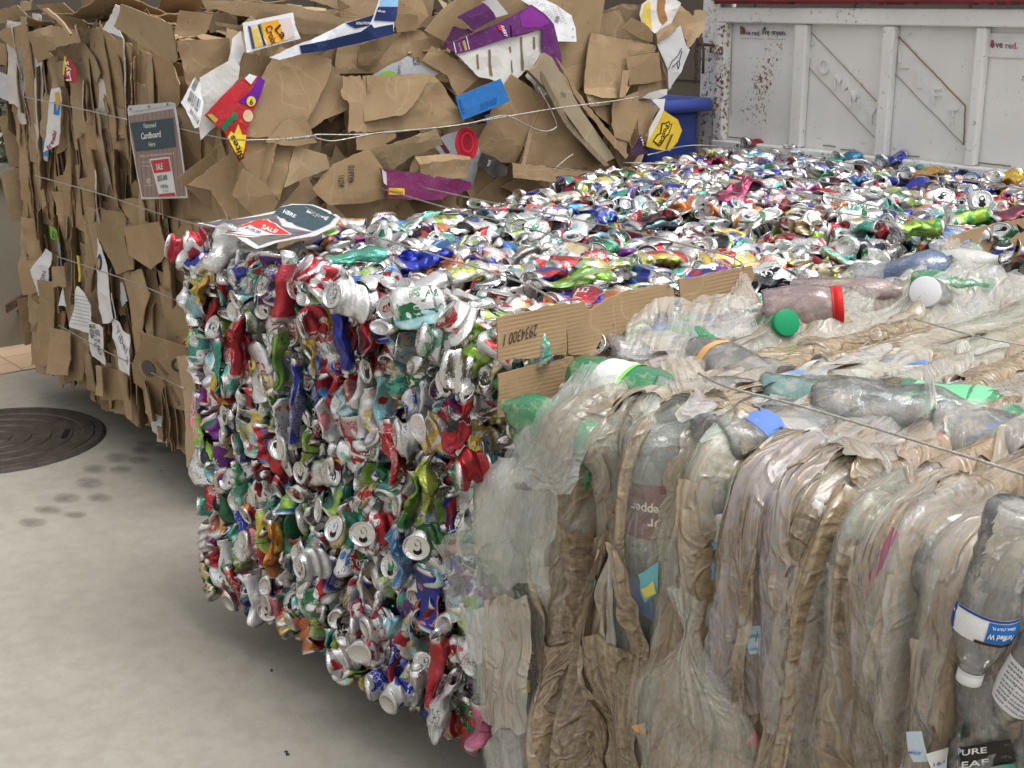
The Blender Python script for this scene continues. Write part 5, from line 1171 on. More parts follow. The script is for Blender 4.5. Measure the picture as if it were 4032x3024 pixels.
o, s = S1([(1747, 176), (1800, 160), (1900, 115), (2000, 68), (2094, 18), (2140, 50), (2179, 94), (2195, 150), (2212, 220), (2220, 290), (2180, 250), (2138, 205), (2132, 114), (1985, 152), (1870, 195), (1796, 212)], .115, col=(.11, .018, .13), mat=P_, jag=.001, crump=.007, name='purple_box', label='crushed purple label box with a red and white triangle logo')
if o:
    decal(s, [(2040, 60), (2094, 24), (2165, 90), (2120, 108), (2050, 108)], (.20, .03, .24), o); text_on(s, 'AVERY', (1962, 100), (1980, 145), (1974, 98), (.78, .78, .78), o, .004, True); decal(s, [(1950, 100), (1968, 104), (1972, 122), (1958, 118)], (.62, .03, .06), o, .003)
    decal(s, [(1780, 165), (1783, 164), (1794, 208), (1791, 210)], (.7, .7, .72), o); decal(s, [(1829, 143), (1832, 142), (1848, 194), (1845, 196)], (.7, .7, .72), o); decal(s, [(1815, 162), (1825, 158), (1838, 196), (1828, 200)], (.45, .33, .12), o); decal(s, [(2000, 102), (2006, 98), (2012, 144), (2006, 147)], (.02, .005, .03), o)
    text_on(s, 'Easy Peel', (1797, 172), (1806, 204), (1806, 168), (.55, .4, .45), o, .003)
S1([(1796, 65), (1890, 11), (1925, 40), (1951, 72), (1871, 120), (1840, 95)], .14, col=(.12, .03, .14), mat=P_, jag=.003, tilt=(0, .3), label='torn purple flap'); S1([(1784, 103), (1840, 112), (1866, 126), (1800, 155), (1745, 178)], .12, col=(.06, .012, .07), mat=P_, jag=.005)
S1([(1890, 7), (1940, -12), (2005, 55), (1955, 72)], .125, col=(.78, .78, .80), mat=P_, jag=.001, tilt=(0, .4), label='white inside flap of the purple box')
o, s = S1([(1792, 214), (1985, 154), (2132, 116), (2140, 210), (2150, 260), (2080, 270), (2000, 345), (1960, 320), (1879, 300)], .105, col=(.60, .585, .555), mat=P_, jag=.002, name='white_panel', label='white box panel with torn brown slits')
if o:
    for a, b, c, d in (((1870, 214), (1878, 214), (1884, 270), (1876, 272)), ((1917, 196), (1926, 194), (1938, 300), (1926, 296)), ((2002, 184), (2008, 182), (2012, 205), (2006, 208)), ((2009, 238), (2014, 236), (2018, 285), (2012, 287)), ((2043, 146), (2051, 144), (2062, 278), (2052, 276)), ((2096, 146), (2104, 144), (2108, 190), (2100, 194))): decal(s, [a, b, c, d], (.20, .145, .085), o, .002, jag=.003, seed=3)
S1([(2095, 272), (2150, 275), (2210, 340), (2140, 385), (2070, 300)], .115, col=(.60, .59, .56), mat=P_, crump=.015, tilt=(0, .2))
# long beam and big panels right of the middle
def beam():
    o, s = S1([(2073, 276), (2105, 262), (2138, 208), (2168, 226), (2215, 300), (2300, 430), (2462, 628), (2395, 652), (2240, 455), (2150, 350)], .17, col=(.28, .235, .165), jag=.001, crump=.002, name='edge_protector', label='long grey brown folded cardboard beam leaning diagonally', th=.02)
    if o: text_on(s, 'recycle', (2205, 378), (2228, 392), (2212, 350), (.12, .10, .07), o, .003)
    S1([(2073, 276), (2090, 290), (2260, 500), (2400, 652), (2380, 655), (2230, 500), (2080, 310)], .15, col=(.17, .14, .10), jag=.001, crump=0, name='edge_protector_side')
    S1([(2160, 222), (2180, 240), (2300, 400), (2476, 612), (2462, 628), (2290, 420)], .145, col=(.24, .165, .09), jag=.004, crump=.002)
beam()
S1([(2003, 291), (2060, 330), (2129, 373), (2090, 500), (2047, 645), (1960, 640), (1893, 610), (1940, 430), (1960, 350)], .10, col=K2, jag=.002, tilt=(.05, .08), rot=.2, label='tall cardboard panel under the white slitted panel')
S1([(2142, 380), (2250, 500), (2380, 655), (2200, 665), (2045, 648), (2090, 500)], .095, col=K1, jag=.001, rot=.2, tilt=(.05, .02), label='broad smooth panel beneath the long beam'); S1([(2129, 373), (2146, 382), (2056, 650), (2040, 645)], .105, col=K5, jag=.0, crump=.002)
S1([(2325, 130), (2430, 150), (2582, 178), (2560, 260), (2452, 370), (2435, 386), (2360, 384), (2293, 366), (2305, 250)], .08, col=K1, jag=.002, rot=1.5, folds=((0, -1, .06, .25),), label='ribbed square panel left of the small brown one')
S1([(2464, 228), (2530, 216), (2594, 207), (2618, 317), (2550, 330), (2484, 334)], .10, col=(.27, .185, .10), jag=.001, crump=.003, label='small plain brown panel'); S1([(2455, 275), (2485, 275), (2465, 382), (2440, 384)], .12, col=K1, jag=.002)
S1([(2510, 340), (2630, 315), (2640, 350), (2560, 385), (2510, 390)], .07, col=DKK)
S1([(2290, 366), (2440, 384), (2420, 410), (2310, 420)], .07, col=K5, crump=.015)
S1([(2325, 44), (2350, 25), (2380, 42), (2450, 15), (2525, 20), (2520, 80), (2440, 105), (2315, 70)], .04, col=(.05, .035, .022), jag=.002); S1([(2310, 70), (2440, 40), (2465, 120), (2560, 165), (2440, 150), (2325, 130)], .055, col=(.17, .12, .07), jag=.002)  # first near-black sheet is painted shade inside an open hollow, not board
S1([(2476, 69), (2530, 92), (2578, 130), (2588, 168), (2530, 155), (2451, 112)], .10, col=K2, jag=.001, tilt=(0, .3), crump=.004); S1([(2585, 130), (2650, 90), (2670, 108), (2588, 170)], .10, col=K2, jag=.001)
o, s = S1([(2525, 18), (2570, -15), (2640, -15), (2680, 12), (2650, 90), (2578, 132), (2525, 85), (2517, 60)], .09, col=(.68, .66, .62), mat=P_, jag=.001, name='food_box', label='food box corner with a yellow stripe and a brown picture')
if o: decal(s, [(2535, 15), (2556, 0), (2562, 60), (2570, 118), (2540, 95), (2522, 70)], (.66, .50, .10), o); decal(s, [(2588, -8), (2625, -8), (2618, 40), (2632, 80), (2610, 100), (2596, 80), (2586, 40)], (.34, .17, .07), o)
S1([(2670, 5), (2700, 40), (2735, 70), (2725, 115), (2700, 160), (2680, 110), (2650, 90)], .08, col=K1, tilt=(.2, 0), crump=.02, jag=.004); S1([(2735, 40), (2772, 44), (2765, 110), (2720, 170), (2700, 200), (2705, 130)], .06, col=K5, tilt=(.3, 0), crump=.025, jag=.006)
o, s = S1([(2586, 175), (2630, 140), (2678, 100), (2700, 179), (2716, 195), (2680, 280), (2632, 352), (2625, 270), (2600, 210)], .09, col=(.50, .50, .50), mat=P_, jag=.001, name='white_panel', label='grey white box side with a black line drawing')
if o:
    mb = MB()
    for pts in ([(2627, 272), (2640, 240), (2665, 215), (2678, 190)], [(2640, 262), (2660, 245), (2672, 235), (2680, 200)], [(2660, 245), (2664, 272), (2672, 255), (2670, 240)]):
        P = s.px(pts); Q = s.pos(np.array([P[i] + (P[i + 1] - P[i]) * k for i in range(len(P) - 1) for k in np.linspace(0, 1, 5)]), .002); V, F = tube(Q + RNG.normal(size=Q.shape) * 1e-5, .0016, 4); mb.add(V, F)
    mk('line_drawing', mb.V, mb.F, flat((.03, .03, .03)), o)
S1([(2533, 385), (2560, 365), (2628, 350), (2625, 372), (2580, 395)], .09, col=(.45, .45, .42), mat=P_)
S1([(2407, 399), (2509, 360), (2513, 456), (2480, 560), (2420, 540), (2407, 490)], .08, col=K1, tilt=(-.05, .1)); S1([(2513, 391), (2594, 423), (2570, 470), (2548, 525), (2520, 540)], .085, col=K2, tilt=(.1, 0)); S1([(2300, 400), (2420, 400), (2410, 500), (2350, 450)], .06, col=K2)
S1([(2405, 500), (2475, 490), (2470, 600), (2460, 610)], .075, col=K2)
o, s = S1([(2485, 590), (2520, 530), (2540, 560), (2550, 600), (2480, 620)], .10, col=(.05, .02, .06), mat=P_)
if o: text_on(s, '1541', (2516, 540), (2524, 572), (2524, 538), (.7, .7, .7), o, .003, True)
o, s = S1([(2549, 391), (2610, 388), (2608, 425), (2610, 435), (2675, 472), (2697, 515), (2680, 560), (2651, 596), (2600, 590), (2545, 576), (2550, 510), (2570, 470), (2592, 428)], .12, col=(.72, .50, .035), mat=P_, jag=.0005, crump=.003, name='yellow_box', label='yellow note pad box with a black outlined logo hanging over the blue bin', tilt=(-.1, .1))
if o:
    decal(s, [(2549, 391), (2610, 388), (2606, 436), (2586, 488), (2556, 545), (2548, 560), (2550, 510), (2590, 428)], (.70, .70, .68), o)
    decal(s, [(2604, 484), (2620, 484), (2636, 476), (2642, 488), (2652, 486), (2640, 530), (2628, 538), (2612, 568), (2600, 578), (2568, 556), (2588, 528), (2600, 524)], (.04, .03, .02), o, .0016); decal(s, [(2608, 490), (2622, 489), (2634, 483), (2640, 493), (2646, 492), (2635, 526), (2624, 533), (2608, 562), (2599, 571), (2574, 554), (2592, 532), (2604, 528)], (.72, .52, .05), o, .0026)
    text_on(s, 'Post-it', (2620, 490), (2592, 566), (2640, 496), (.04, .02, .02), o, .004, True); decal(s, [(2648, 530), (2658, 528), (2652, 545), (2636, 590), (2628, 588)], (.16, .10, .05), o, .002)
# lower left part of the side face
S1([(981, 551), (1060, 548), (1158, 570), (1114, 734), (1101, 791), (1020, 710), (965, 640)], .09, col=K1, tilt=(.2, .05), folds=((.6, .8, .02, -.3),), rot=.5); S1([(1158, 570), (1220, 590), (1290, 610), (1306, 665), (1200, 700), (1114, 738)], .10, col=K6, tilt=(-.15, .1), rot=1.1, label='diamond shaped flap below the wire')
S1([(950, 660), (1040, 720), (1101, 795), (1078, 850), (1000, 850), (918, 770)], .10, col=K1, tilt=(.1, .2)); S1([(1118, 480), (1190, 450), (1240, 560), (1160, 575), (1050, 560)], .12, col=K4, tilt=(.1, -.1))
o, s = S1([(1258, 770), (1240, 745), (1320, 650), (1452, 585), (1500, 660), (1532, 770), (1440, 800), (1300, 810)], .10, col=(.30, .205, .11), jag=.002, tilt=(.05, .1), label='cardboard panel stamped 9/21 and 497910')
if o: text_on(s, '497910', (1370, 722), (1372, 650), (1394, 722), (.07, .05, .03), o, .004, True); text_on(s, '9/21/', (1338, 738), (1336, 690), (1360, 738), (.07, .05, .03), o, .004, True)
S1([(1458, 589), (1560, 560), (1705, 506), (1743, 570), (1648, 608), (1572, 671), (1500, 665)], .11, col=(.36, .26, .155), crump=.014, tilt=(.05, .15)); S1([(1635, 618), (1740, 608), (1844, 618), (1838, 700), (1740, 705), (1660, 690)], .12, col=K1, crump=.012, tilt=(0, .2), folds=((0, 1, .02, -.7),))
S1([(1390, 510), (1540, 500), (1560, 540), (1480, 590), (1400, 590)], .085, col=K2)
o, s = S1([(1496, 661), (1700, 690), (1851, 715), (1860, 745), (1700, 790), (1528, 780)], .13, col=(.17, .02, .10), mat=P_, jag=.002, name='purple_strip', label='magenta printed box edge with a yellow patch behind the cans')
if o: decal(s, [(1528, 738), (1590, 742), (1590, 768), (1530, 766)], (.72, .50, .05), o); decal(s, [(1500, 664), (1520, 680), (1520, 730), (1508, 720)], (.62, .5, .58), o, .002); text_on(s, 'Need help', (1536, 758), (1584, 762), (1536, 748), (.40, .02, .05), o, .003, True)
o, s = S1([(1700, 560), (1760, 530), (1850, 500), (1880, 560), (1893, 610), (1860, 730), (1800, 700)], .085, col=(.22, .225, .23), mat=P_, jag=.001, name='coffee_box', label='grey and dark box with a red ringed circle')
if o:
    decal(s, circle(1838, 565, 46, 64), (.40, .015, .03), o); decal(s, circle(1840, 560, 34, 50), (.26, .01, .02), o, .002); decal(s, circle(1841, 560, 28, 42), (.48, .02, .04), o, .003); decal(s, circle(1842, 560, 20, 32), (.22, .01, .02), o, .004)
    decal(s, [(1715, 540), (1735, 545), (1770, 600), (1755, 606)], (.08, .01, .03), o, .002)
o, s = S1([(1882, 648), (1895, 600), (1950, 620), (2005, 662), (1996, 690), (1940, 700)], .12, col=(.03, .027, .027), mat=P_, jag=.001)
if o: text_on(s, 'ating', (1912, 652), (1922, 628), (1926, 656), (.6, .6, .6), o, .003)
S1([(2015, 640), (2180, 655), (2290, 672), (2200, 720), (2020, 700)], .125, col=K1, jag=.003)
# flat top boxes: long layers seen edge on at the top
for k, (px, off, col) in enumerate((([(790, 0), (900, 2), (905, 28), (820, 45)], .05, K6), ([(810, 28), (900, 20), (1180, 70), (1500, 130), (1490, 165), (1180, 105), (900, 55)], .04, K3), ([(900, 2), (1150, 20), (1560, 120), (1500, 140), (1180, 80), (880, 22)], .02, K6), ([(1140, 95), (1300, 120), (1330, 135), (1200, 135)], .05, K6),
                                ([(840, 85), (1000, 110), (1010, 130), (850, 100)], .02, K3), ([(1170, -20), (1700, -20), (1700, 110), (1560, 110)], .0, K6), ([(1540, 50), (1640, 60), (1655, 110), (1570, 130)], .06, K1))):
    S1(px, off, col=col, jag=.0015, tilt=(0, .3), crump=.004)
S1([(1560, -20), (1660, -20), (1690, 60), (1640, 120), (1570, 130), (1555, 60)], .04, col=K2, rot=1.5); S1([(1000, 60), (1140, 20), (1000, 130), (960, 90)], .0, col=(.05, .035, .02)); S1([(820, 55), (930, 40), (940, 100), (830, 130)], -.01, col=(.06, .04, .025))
# wires round the cardboard bale
CBY2 = CBY - .11
for pts in ([(95, 382), (300, 425), (500, 471)], [(700, 505), (880, 545), (975, 552)], [(140, 692), (400, 765), (600, 832), (800, 892)], [(225, 1010), (400, 1068), (560, 1125), (760, 1212)], [(232, 1280), (400, 1375), (560, 1450), (725, 1530)]):
    wire(wpx(pts, 1, CBY - .115), cb)
wire(wpx([(975, 552), (1130, 548)], 0, CBX + .19), cb)
tw = []
for k in range(60):
    t = k / 59; p = onplane(1130 + 110 * t, 549 - 12 * t, 0, CBX + .19); a = t * 34; tw.append(p + [0, 0, 0])
tw = np.array(tw)
for ph in (0, math.pi):
    a = np.linspace(0, 30, 60) + ph; Q = tw + np.stack([np.sin(a) * .003, a * 0, np.cos(a) * .003], 1); V, F = tube(Q, .0022, 5); mk('twisted_wire', V, F, M['wire'], cb)
wire(wpx([(1240, 537), (1252, 530), (1400, 530), (1560, 520), (1800, 492), (2000, 458), (2200, 425), (2400, 400), (2520, 380)], 0, CBX + .20), cb, .0023)
wire(wpx([(1240, 537), (1250, 545), (1310, 555), (1400, 540), (1500, 522), (1700, 505), (1850, 485), (1960, 458), (2010, 460), (2100, 505), (2150, 517), (2185, 505), (2190, 485), (2165, 425), (2120, 345)], 0, CBX + .21), cb, .0022)
wire(wpx([(2180, 668), (2230, 625), (2258, 606)], 0, CBX + .15), cb, .0016)
# pallet blocks below
def pallet(x0, x1, y0, y1, lab):
    t = thing('pallet', lab, 'pallet', ((x0 + x1) / 2, (y0 + y1) / 2, 0), 'pallets under the bales')
    for k in range(3):
        y = y0 + (y1 - y0 - .1) * k / 2; mb = MB(); mb.box(x0, x1, y, y + .1, .002, .083); mk('runner', mb.V, mb.F, M['wood'], t, smooth=False)
    for k in range(7):
        x = x0 + (x1 - x0 - .09) * k / 6; mb = MB(); mb.box(x, x + .09, y0, y1, .085, .10); mk('deck_board', mb.V, mb.F, M['wood'], t, smooth=False)
pallet(-5.75, -3.95, 2.3, 3.7, 'wooden pallet in the dark under the cardboard bale')

# sale sign hanging on the front of the cardboard bale
def sign1():
    t = thing('sale_sign', 'plastic sleeved sign for flattened cardboard priced $55.00 hanging on the cardboard bale', 'sign', tuple(onplane(620, 600, 1, CBY - .13)))
    s = Sheet(1, CBY, off=.125, crump=.003, cs=4, seed=8, tilt=(0, -.02)); s.c = tuple(s.px([(620, 600)])[0])
    O = [(499, 428), (560, 418), (687, 406), (700, 470), (712, 560), (742, 779), (562, 784), (540, 680), (515, 540)]
    b = sheet('paper', s.px(O), s, (.66, .66, .67), P_, t, th=.0008, jag=0)
    wd = NT('wood_picture'); tc = wd.new('ShaderNodeTexCoord').outputs['Object']; n_ = wd.noise(wd.vmul(tc, (60, 10, 6)), 1, 4); w = wd.new('ShaderNodeTexWave'); w.inputs['Scale'].default_value = 9; wd.link(tc, w.inputs['Vector'])
    wd.set(wd.mix(wd.ramp(w.outputs['Fac'], [(0, 1), (.06, 0)]), wd.mix(n_, (.20, .12, .10), (.34, .23, .20)), (.08, .05, .05)), .3)
    decal(s, [(505, 456), (683, 428), (697, 500), (712, 600), (736, 772), (566, 776), (540, 660)], (0, 0, 0), b, .0012, mat=wd.m, name='wood_picture')
    decal(s, [(514, 484), (684, 464), (690, 520), (696, 578), (612, 590), (537, 597)], (.018, .05, .07), b, .0022, name='green_panel')
    tw_ = (.78, .78, .78)
    text_on(s, 'Flattened', (568, 505), (616, 500), (567, 487), tw_, b, .0032); text_on(s, 'Cardboard', (558, 549), (637, 539), (556, 524), tw_, b, .0032, True); text_on(s, 'Here', (590, 578), (615, 575), (589, 560), tw_, b, .0032)
    text_on(s, 'Bales of flattened cardboard', (556, 618), (690, 606), (555, 611), tw_, b, .0024); text_on(s, 'ready for recycling', (560, 642), (600, 640), (560, 635), tw_, b, .0024); text_on(s, 'Please enquire', (562, 658), (600, 656), (562, 651), tw_, b, .0024)
    decal(s, [(592, 626), (672, 617), (684, 680), (700, 772), (634, 776), (612, 700)], (.72, .71, .70), b, .0030, name='price_card')
    decal(s, [(597, 632), (669, 623), (678, 674), (612, 682)], (.50, .02, .03), b, .0040, name='price_card'); decal(s, [(632, 764), (693, 757), (697, 771), (635, 775)], (.50, .02, .03), b, .0040, name='price_card')
    text_on(s, 'SALE', (622, 670), (650, 666), (619, 645), tw_, b, .005); text_on(s, '$55.00', (627, 716), (666, 711), (624, 692), (.05, .05, .06), b, .005, True); text_on(s, '1100 lbs.', (640, 741), (670, 738), (638, 727), (.08, .08, .1), b, .005, True); text_on(s, '20 bales', (650, 756), (670, 754), (649, 747), (.2, .2, .2), b, .005)
    decal(s, circle(590, 712, 9, 12), (.45, .38, .36), b, .0022); text_on(s, 'THE UNIVERSITY', (578, 733), (608, 731), (578, 728), tw_, b, .0026)
    s2 = Sheet(1, CBY, off=.132, crump=.003, cs=4, seed=8, tilt=(0, -.02)); s2.c = s.c
    sheet('clear_sleeve', s2.px([(498, 424), (505, 415), (672, 402), (690, 410), (716, 560), (745, 782), (560, 787), (512, 540)]), s2, (.8, .8, .8), glass, t, th=.0006, jag=0, step=.03)
    tp_ = sheet('sleeve_top', s2.px([(502, 416), (672, 402), (686, 412), (500, 442)]), s2, (.50, .50, .50), P_, t, th=.0012, jag=0)
    for cx, cy_ in ((512, 430), (582, 420), (660, 411)): decal(s2, circle(cx, cy_, 4, 5), (.2, .19, .18), tp_, .002)
sign1()

# ================================================================== THE BALE OF PLASTIC BOTTLES AND BAGS
pb = thing('plastic_bale', 'wire-tied bale of plastic bottles and dirty film bags in the right foreground', 'bale', (-1.25, 2.3, .0))
PY, PZ, PR = 1.535, 1.08, .11
S1L = PZ - PR - .02; SARC = math.pi / 2 * PR
def prof(s):
    """front face from the ground up, round the edge, then back along the top: y, z, ny, nz"""
    s = np.asarray(s, float); y = np.empty_like(s); z = np.empty_like(s); ny = np.empty_like(s); nz = np.empty_like(s)
    a = s < S1L; y[a] = PY; z[a] = .02 + s[a]; ny[a] = -1; nz[a] = 0
    b = (s >= S1L) & (s < S1L + SARC); t = (s[b] - S1L) / PR; y[b] = PY + PR - PR * np.cos(t); z[b] = PZ - PR + PR * np.sin(t); ny[b] = -np.cos(t); nz[b] = np.sin(t)
    c = s >= S1L + SARC; y[c] = PY + PR + s[c] - S1L - SARC; z[c] = PZ; ny[c] = 0; nz[c] = 1
    z[c] += .015 * np.clip((y[c] - 2.0) / 1.0, 0, 1) - .02 * np.clip((2.3 - y[c]) / .6, 0, 1)
    return y, z, ny, nz
def s_of(px, py, on='F'):
    if on == 'F': p = onplane(px, py, 1, PY); return p[0], p[2] - .02
    p = onplane(px, py, 2, PZ + .02); return p[0], S1L + SARC + p[1] - PY - PR
prg = np.random.default_rng(31); pr_ = random.Random(31)
BUMPS = []    # (x, s, angle from along-s, half length, radius, protrusion)
# ---- bottles
def bottle_prof(kind):
    if kind == 'water': pr = [(.0005, .006), (.018, .003), (.027, 0), (.0315, .006), (.0325, .015)] + [(.0325 - .0016 * (k % 2), .022 + k * .009) for k in range(13)] + [(.0325, .142), (.030, .158), (.024, .174), (.0165, .188), (.0125, .196), (.0125, .204)]; cap = (.0138, .197, .2125)
    elif kind == 'soda': pr = [(.0005, .010), (.02, .004), (.036, 0), (.047, .010), (.053, .03), (.054, .05)] + [(.054, .06 + k * .012) for k in range(10)] + [(.053, .19), (.048, .215), (.037, .245), (.023, .268), (.0145, .282), (.013, .292)]; cap = (.0155, .286, .303)
    elif kind == 'jug': pr = [(.0005, .006), (.04, 0), (.066, .004), (.072, .015)] + [(.073 - .002 * (k % 2), .03 + k * .012) for k in range(10)] + [(.07, .16), (.058, .19), (.038, .215), (.02, .228), (.0185, .24)]; cap = (.021, .232, .25)
    else: pr = [(.0005, .004), (.03, .001), (.038, 0), (.041, .008)] + [(.041, .015 + k * .01) for k in range(8)] + [(.040, .10), (.034, .112), (.031, .116), (.031, .128)]; cap = (.034, .114, .132)
    return np.array(pr), cap
TINTS = dict(clear=(.74, .75, .74, .16), milk=(.66, .65, .61, .72), green=(.05, .36, .16, .50), blue=(.16, .26, .46, .40), dgreen=(.01, .16, .06, .9), teal=(.22, .40, .38, .45), brown=(.20, .11, .05, .7), navy=(.02, .04, .14, .9), pink=(.62, .46, .46, .30))
def bottle(kind, Z, Y, pos, tint='clear', cap=(.75, .75, .75), label=None, squash=.75, lab=None, name='bottle', crush=.006, n=26, capon=None, bend=0, scale=1):
    pr, cp = bottle_prof(kind); ang = np.arange(n) * 2 * math.pi / n
    def rev(p): return np.stack([p[:, :1] * np.cos(ang), p[:, :1] * np.sin(ang), np.repeat(p[:, 1:], n, 1)], -1).reshape(-1, 3)
    h = pr[-1, 1]; sd = prg.integers(1, 99999)
    X, Y, Z = frame(np.array(Z, float), np.array(Y, float))
    def deform(V):
        V = V * scale
        t = np.clip(V[:, 2] / (h * scale), 0, 1); w = np.clip(np.minimum(t + .1, 1 - t) / .25, 0, 1)
        k = 15; N = [vnoise(V[:, 0] * k, V[:, 1] * k, V[:, 2] * k, sd + i) for i in range(3)]
        x = V[:, 0] * (1 + (1 - squash) * .3 * w); y = V[:, 1] * (1 - (1 - squash) * w)
        k = 34; rg_ = ridge(V[:, 0] * k, V[:, 1] * k, V[:, 2] * k, sd + 6)
        P = np.stack([x + N[0] * crush * w * 1.3 + rg_ * crush * .3 * w * np.sign(x), y + N[1] * crush * w * 1.3 + rg_ * crush * .3 * w * np.sign(y), V[:, 2] - h * scale / 2 + N[2] * crush * w], 1)
        if bend: P[:, 0] += bend * (t - .5) ** 2 * .2
        return orient(P, X, Y, Z) + np.array(pos)
    V0 = rev(pr); V = deform(V0); F = gridfaces(len(pr), n, True)
    c1 = np.tile(np.array(TINTS[tint]), (len(V), 1)); pat = V0 + prg.uniform(-5, 5, 3)
    o = mk(name, V, F, M['pet'], pb, dict(c1=('FLOAT_COLOR', c1), pat=('FLOAT_VECTOR', pat)), label=label)
    if capon is None: capon = cap != (.75, .75, .75)
    if capon:
        r, z0, z1 = cp; q = np.array([(r, z0), (r, z0 + .003), (r * .97, z0 + .0035), (r, z0 + .004), (r, z1 - .001), (r * .95, z1), (.0005, z1)]); Vc = rev(q)
        mk('cap', deform(Vc), gridfaces(len(q), n, True), flat(cap, .4), o)
    if lab:
        z0, z1, colr = lab; m = 9; body = pr[(pr[:, 1] >= .012)]
        zz = np.linspace(z0, z1, m); q = np.stack([np.interp(zz, pr[:, 1], pr[:, 0]) + .0012, zz], 1); Vl = rev(q); c = np.tile(np.array([*colr, 1.]), (len(Vl), 1))
        lb = mk('bottle_label', deform(Vl), gridfaces(m, n, True), M['paper'], o, dict(c1=('FLOAT_COLOR', c), pat=('FLOAT_VECTOR', Vl * 1.0)))
        return o, lb, (lambda u, v, lift=.0: deform(np.stack([(np.interp(v, pr[:, 1], pr[:, 0]) + .0016 + lift) * np.cos(u), (np.interp(v, pr[:, 1], pr[:, 0]) + .0016 + lift) * np.sin(u), v], 1)))
    return o, None, None
def wraptext(fn, s_, u0, u1, v0, v1, col, parent, lift=.0008):
    V, F = text2d(s_, True); mk('printed_text', fn(u0 + V[:, 0] * (u1 - u0), v0 + V[:, 1] * (v1 - v0), lift), F, flat(col, .5), parent, smooth=False)
def wrappatch(fn, u0, u1, v0, v1, col, parent, lift=.0004, nu=12, nv=3):
    U, Vv = np.meshgrid(np.linspace(u0, u1, nu), np.linspace(v0, v1, nv), indexing='ij')
    mk('printed_patch', fn(U.ravel(), Vv.ravel(), lift), gridfaces(nu, nv), flat(col, .5), parent, smooth=False)
def front_bottle(kind, px, Zdir, depth, nobump=False, **kw):
    if nobump: return bottle(kind, Zdir, (0, -1, 0.01), onplane(px[0], px[1], 1, PY + depth), **kw)
    p = onplane(px[0], px[1], 1, PY + depth); r = dict(water=.033, soda=.054, jug=.072, jar=.04)[kind] * kw.get('scale', 1)
    L = dict(water=.2, soda=.29, jug=.23, jar=.125)[kind] * kw.get('scale', 1)
    z = np.array(Zdir, float); z /= np.linalg.norm(z)
    p[2] -= max(0, p[2] + abs(z[2]) * L / 2 + abs(z[0]) * r - (PZ - .035)); p[1] += .004
    BUMPS.append((p[0], p[2] - .02, math.atan2(z[0], z[2]), L / 2 - r * .6, r * .95, r * .9 - depth))
    return bottle(kind, Zdir, (0, -1, 0.01), p, **kw)
def top_bottle(kind, px, Zdir, zc, **kw):
    p = onplane(px[0], px[1], 2, zc); r = dict(water=.033, soda=.054, jug=.072, jar=.04)[kind] * kw.get('scale', 1); L = dict(water=.2, soda=.29, jug=.23, jar=.125)[kind] * kw.get('scale', 1)
    z = np.array(Zdir, float); z /= np.linalg.norm(z)
    zc = zc - .042; p[1] = max(p[1], PY + .17)
    if kw.pop('bump', True): BUMPS.append((p[0], S1L + SARC + p[1] - PY - PR, math.atan2(z[0], z[1]), L / 2 - r * .6, r * .95, zc + r * .9 - PZ))
    return bottle(kind, Zdir, (0, 0.01, 1), p, **kw)
# the ones that can be told apart in the photograph
o, lb, fn = front_bottle('water', (3915, 2330), (-.13, -.05, -.95), -.075, nobump=True, tint='clear', squash=.93, crush=.0035, scale=1.22, lab=(.118, .150, (.70, .71, .70)), label='clear ribbed water bottle hanging cap down with a white and blue label', cap=(.62, .62, .60), n=40)
wrappatch(fn, -.3, 1.3, .1465, .150, (.05, .02, .02), lb); wrappatch(fn, -.5, 1.0, .1225, .146, (.02, .13, .40), lb); wrappatch(fn, -.4, 2.6, .1185, .1215, (.03, .06, .30), lb); wraptext(fn, 'Purified W', .1, .95, .134, .141, (.75, .77, .78), lb, .0012); wraptext(fn, '500mL (16.9 FL', .1, .9, .125, .129, (.6, .65, .7), lb, .0012); wrappatch(fn, 2.2, 2.6, .122, .149, (.02, .05, .30), lb)
oR, lR, fR = bottle('water', (-.35, 0, -.9), (0, -1, .1), onplane(4075, 2620, 1, PY - .05), tint='clear', squash=.8, crush=.006, scale=1.0, lab=(.10, .17, (.66, .66, .66)), label='crumpled clear bottle with a white label at the right edge', name='bottle', capon=False)
for k in range(9): wraptext(fR, 'nutrition facts' if k % 2 else 'drink responsibly'[:0] or 'serving size', .5, 2.2, .104 + k * .007, .108 + k * .007, (.12, .12, .14), lR)
o, lb, fn = front_bottle('water', (3850, 2790), (.05, 0, .98), -.045, nobump=True, tint='clear', squash=.7, crush=.008, scale=1.0, label='crushed clear bottle below the hanging one', cap=(.6, .6, .58), capon=False)
bottle('soda', (.1, 0, 1), (0, -1, 0), onplane(4060, 2880, 1, PY - .01), tint='clear', squash=.7, crush=.01, capon=False, scale=.8)
o, lb, fn = front_bottle('soda', (2560, 1880), (.03, 0, -1), .004, tint='clear', squash=.9, crush=.003, scale=1.0, lab=(.085, .185, (.15, .02, .03)), label='large bottle with a dark red soda label upside down under the film', name='bottle', n=36)
wraptext(fn, 'Pepper', .35, 1.55, .118, .140, (.70, .62, .55), lb); wraptext(fn, 'Dr', .35, .95, .146, .166, (.70, .62, .55), lb)
for (a, b) in ((.181, .190), (.078, .087)): wrappatch(fn, -3.4, .3, a, b, (.05, .32, .36), lb, nu=24)
o, lb, fn = front_bottle('soda', (2290, 1860), (.02, .0, 1), .045, tint='milk', squash=.8, lab=(.10, .16, (.04, .06, .20)), label='bottle with a navy label reading life under brown film')
wraptext(fn, 'PURE', 1.9, 2.5, .137, .151, (.65, .60, .45), lb); wraptext(fn, 'Life', 1.9, 2.8, .108, .131, (.72, .70, .62), lb)
front_bottle('soda', (2160, 1660), (-1, -.1, .12), -.005, tint='green', squash=.75, capon=False, label='green bottle lying on its side with its neck to the left', scale=.85)
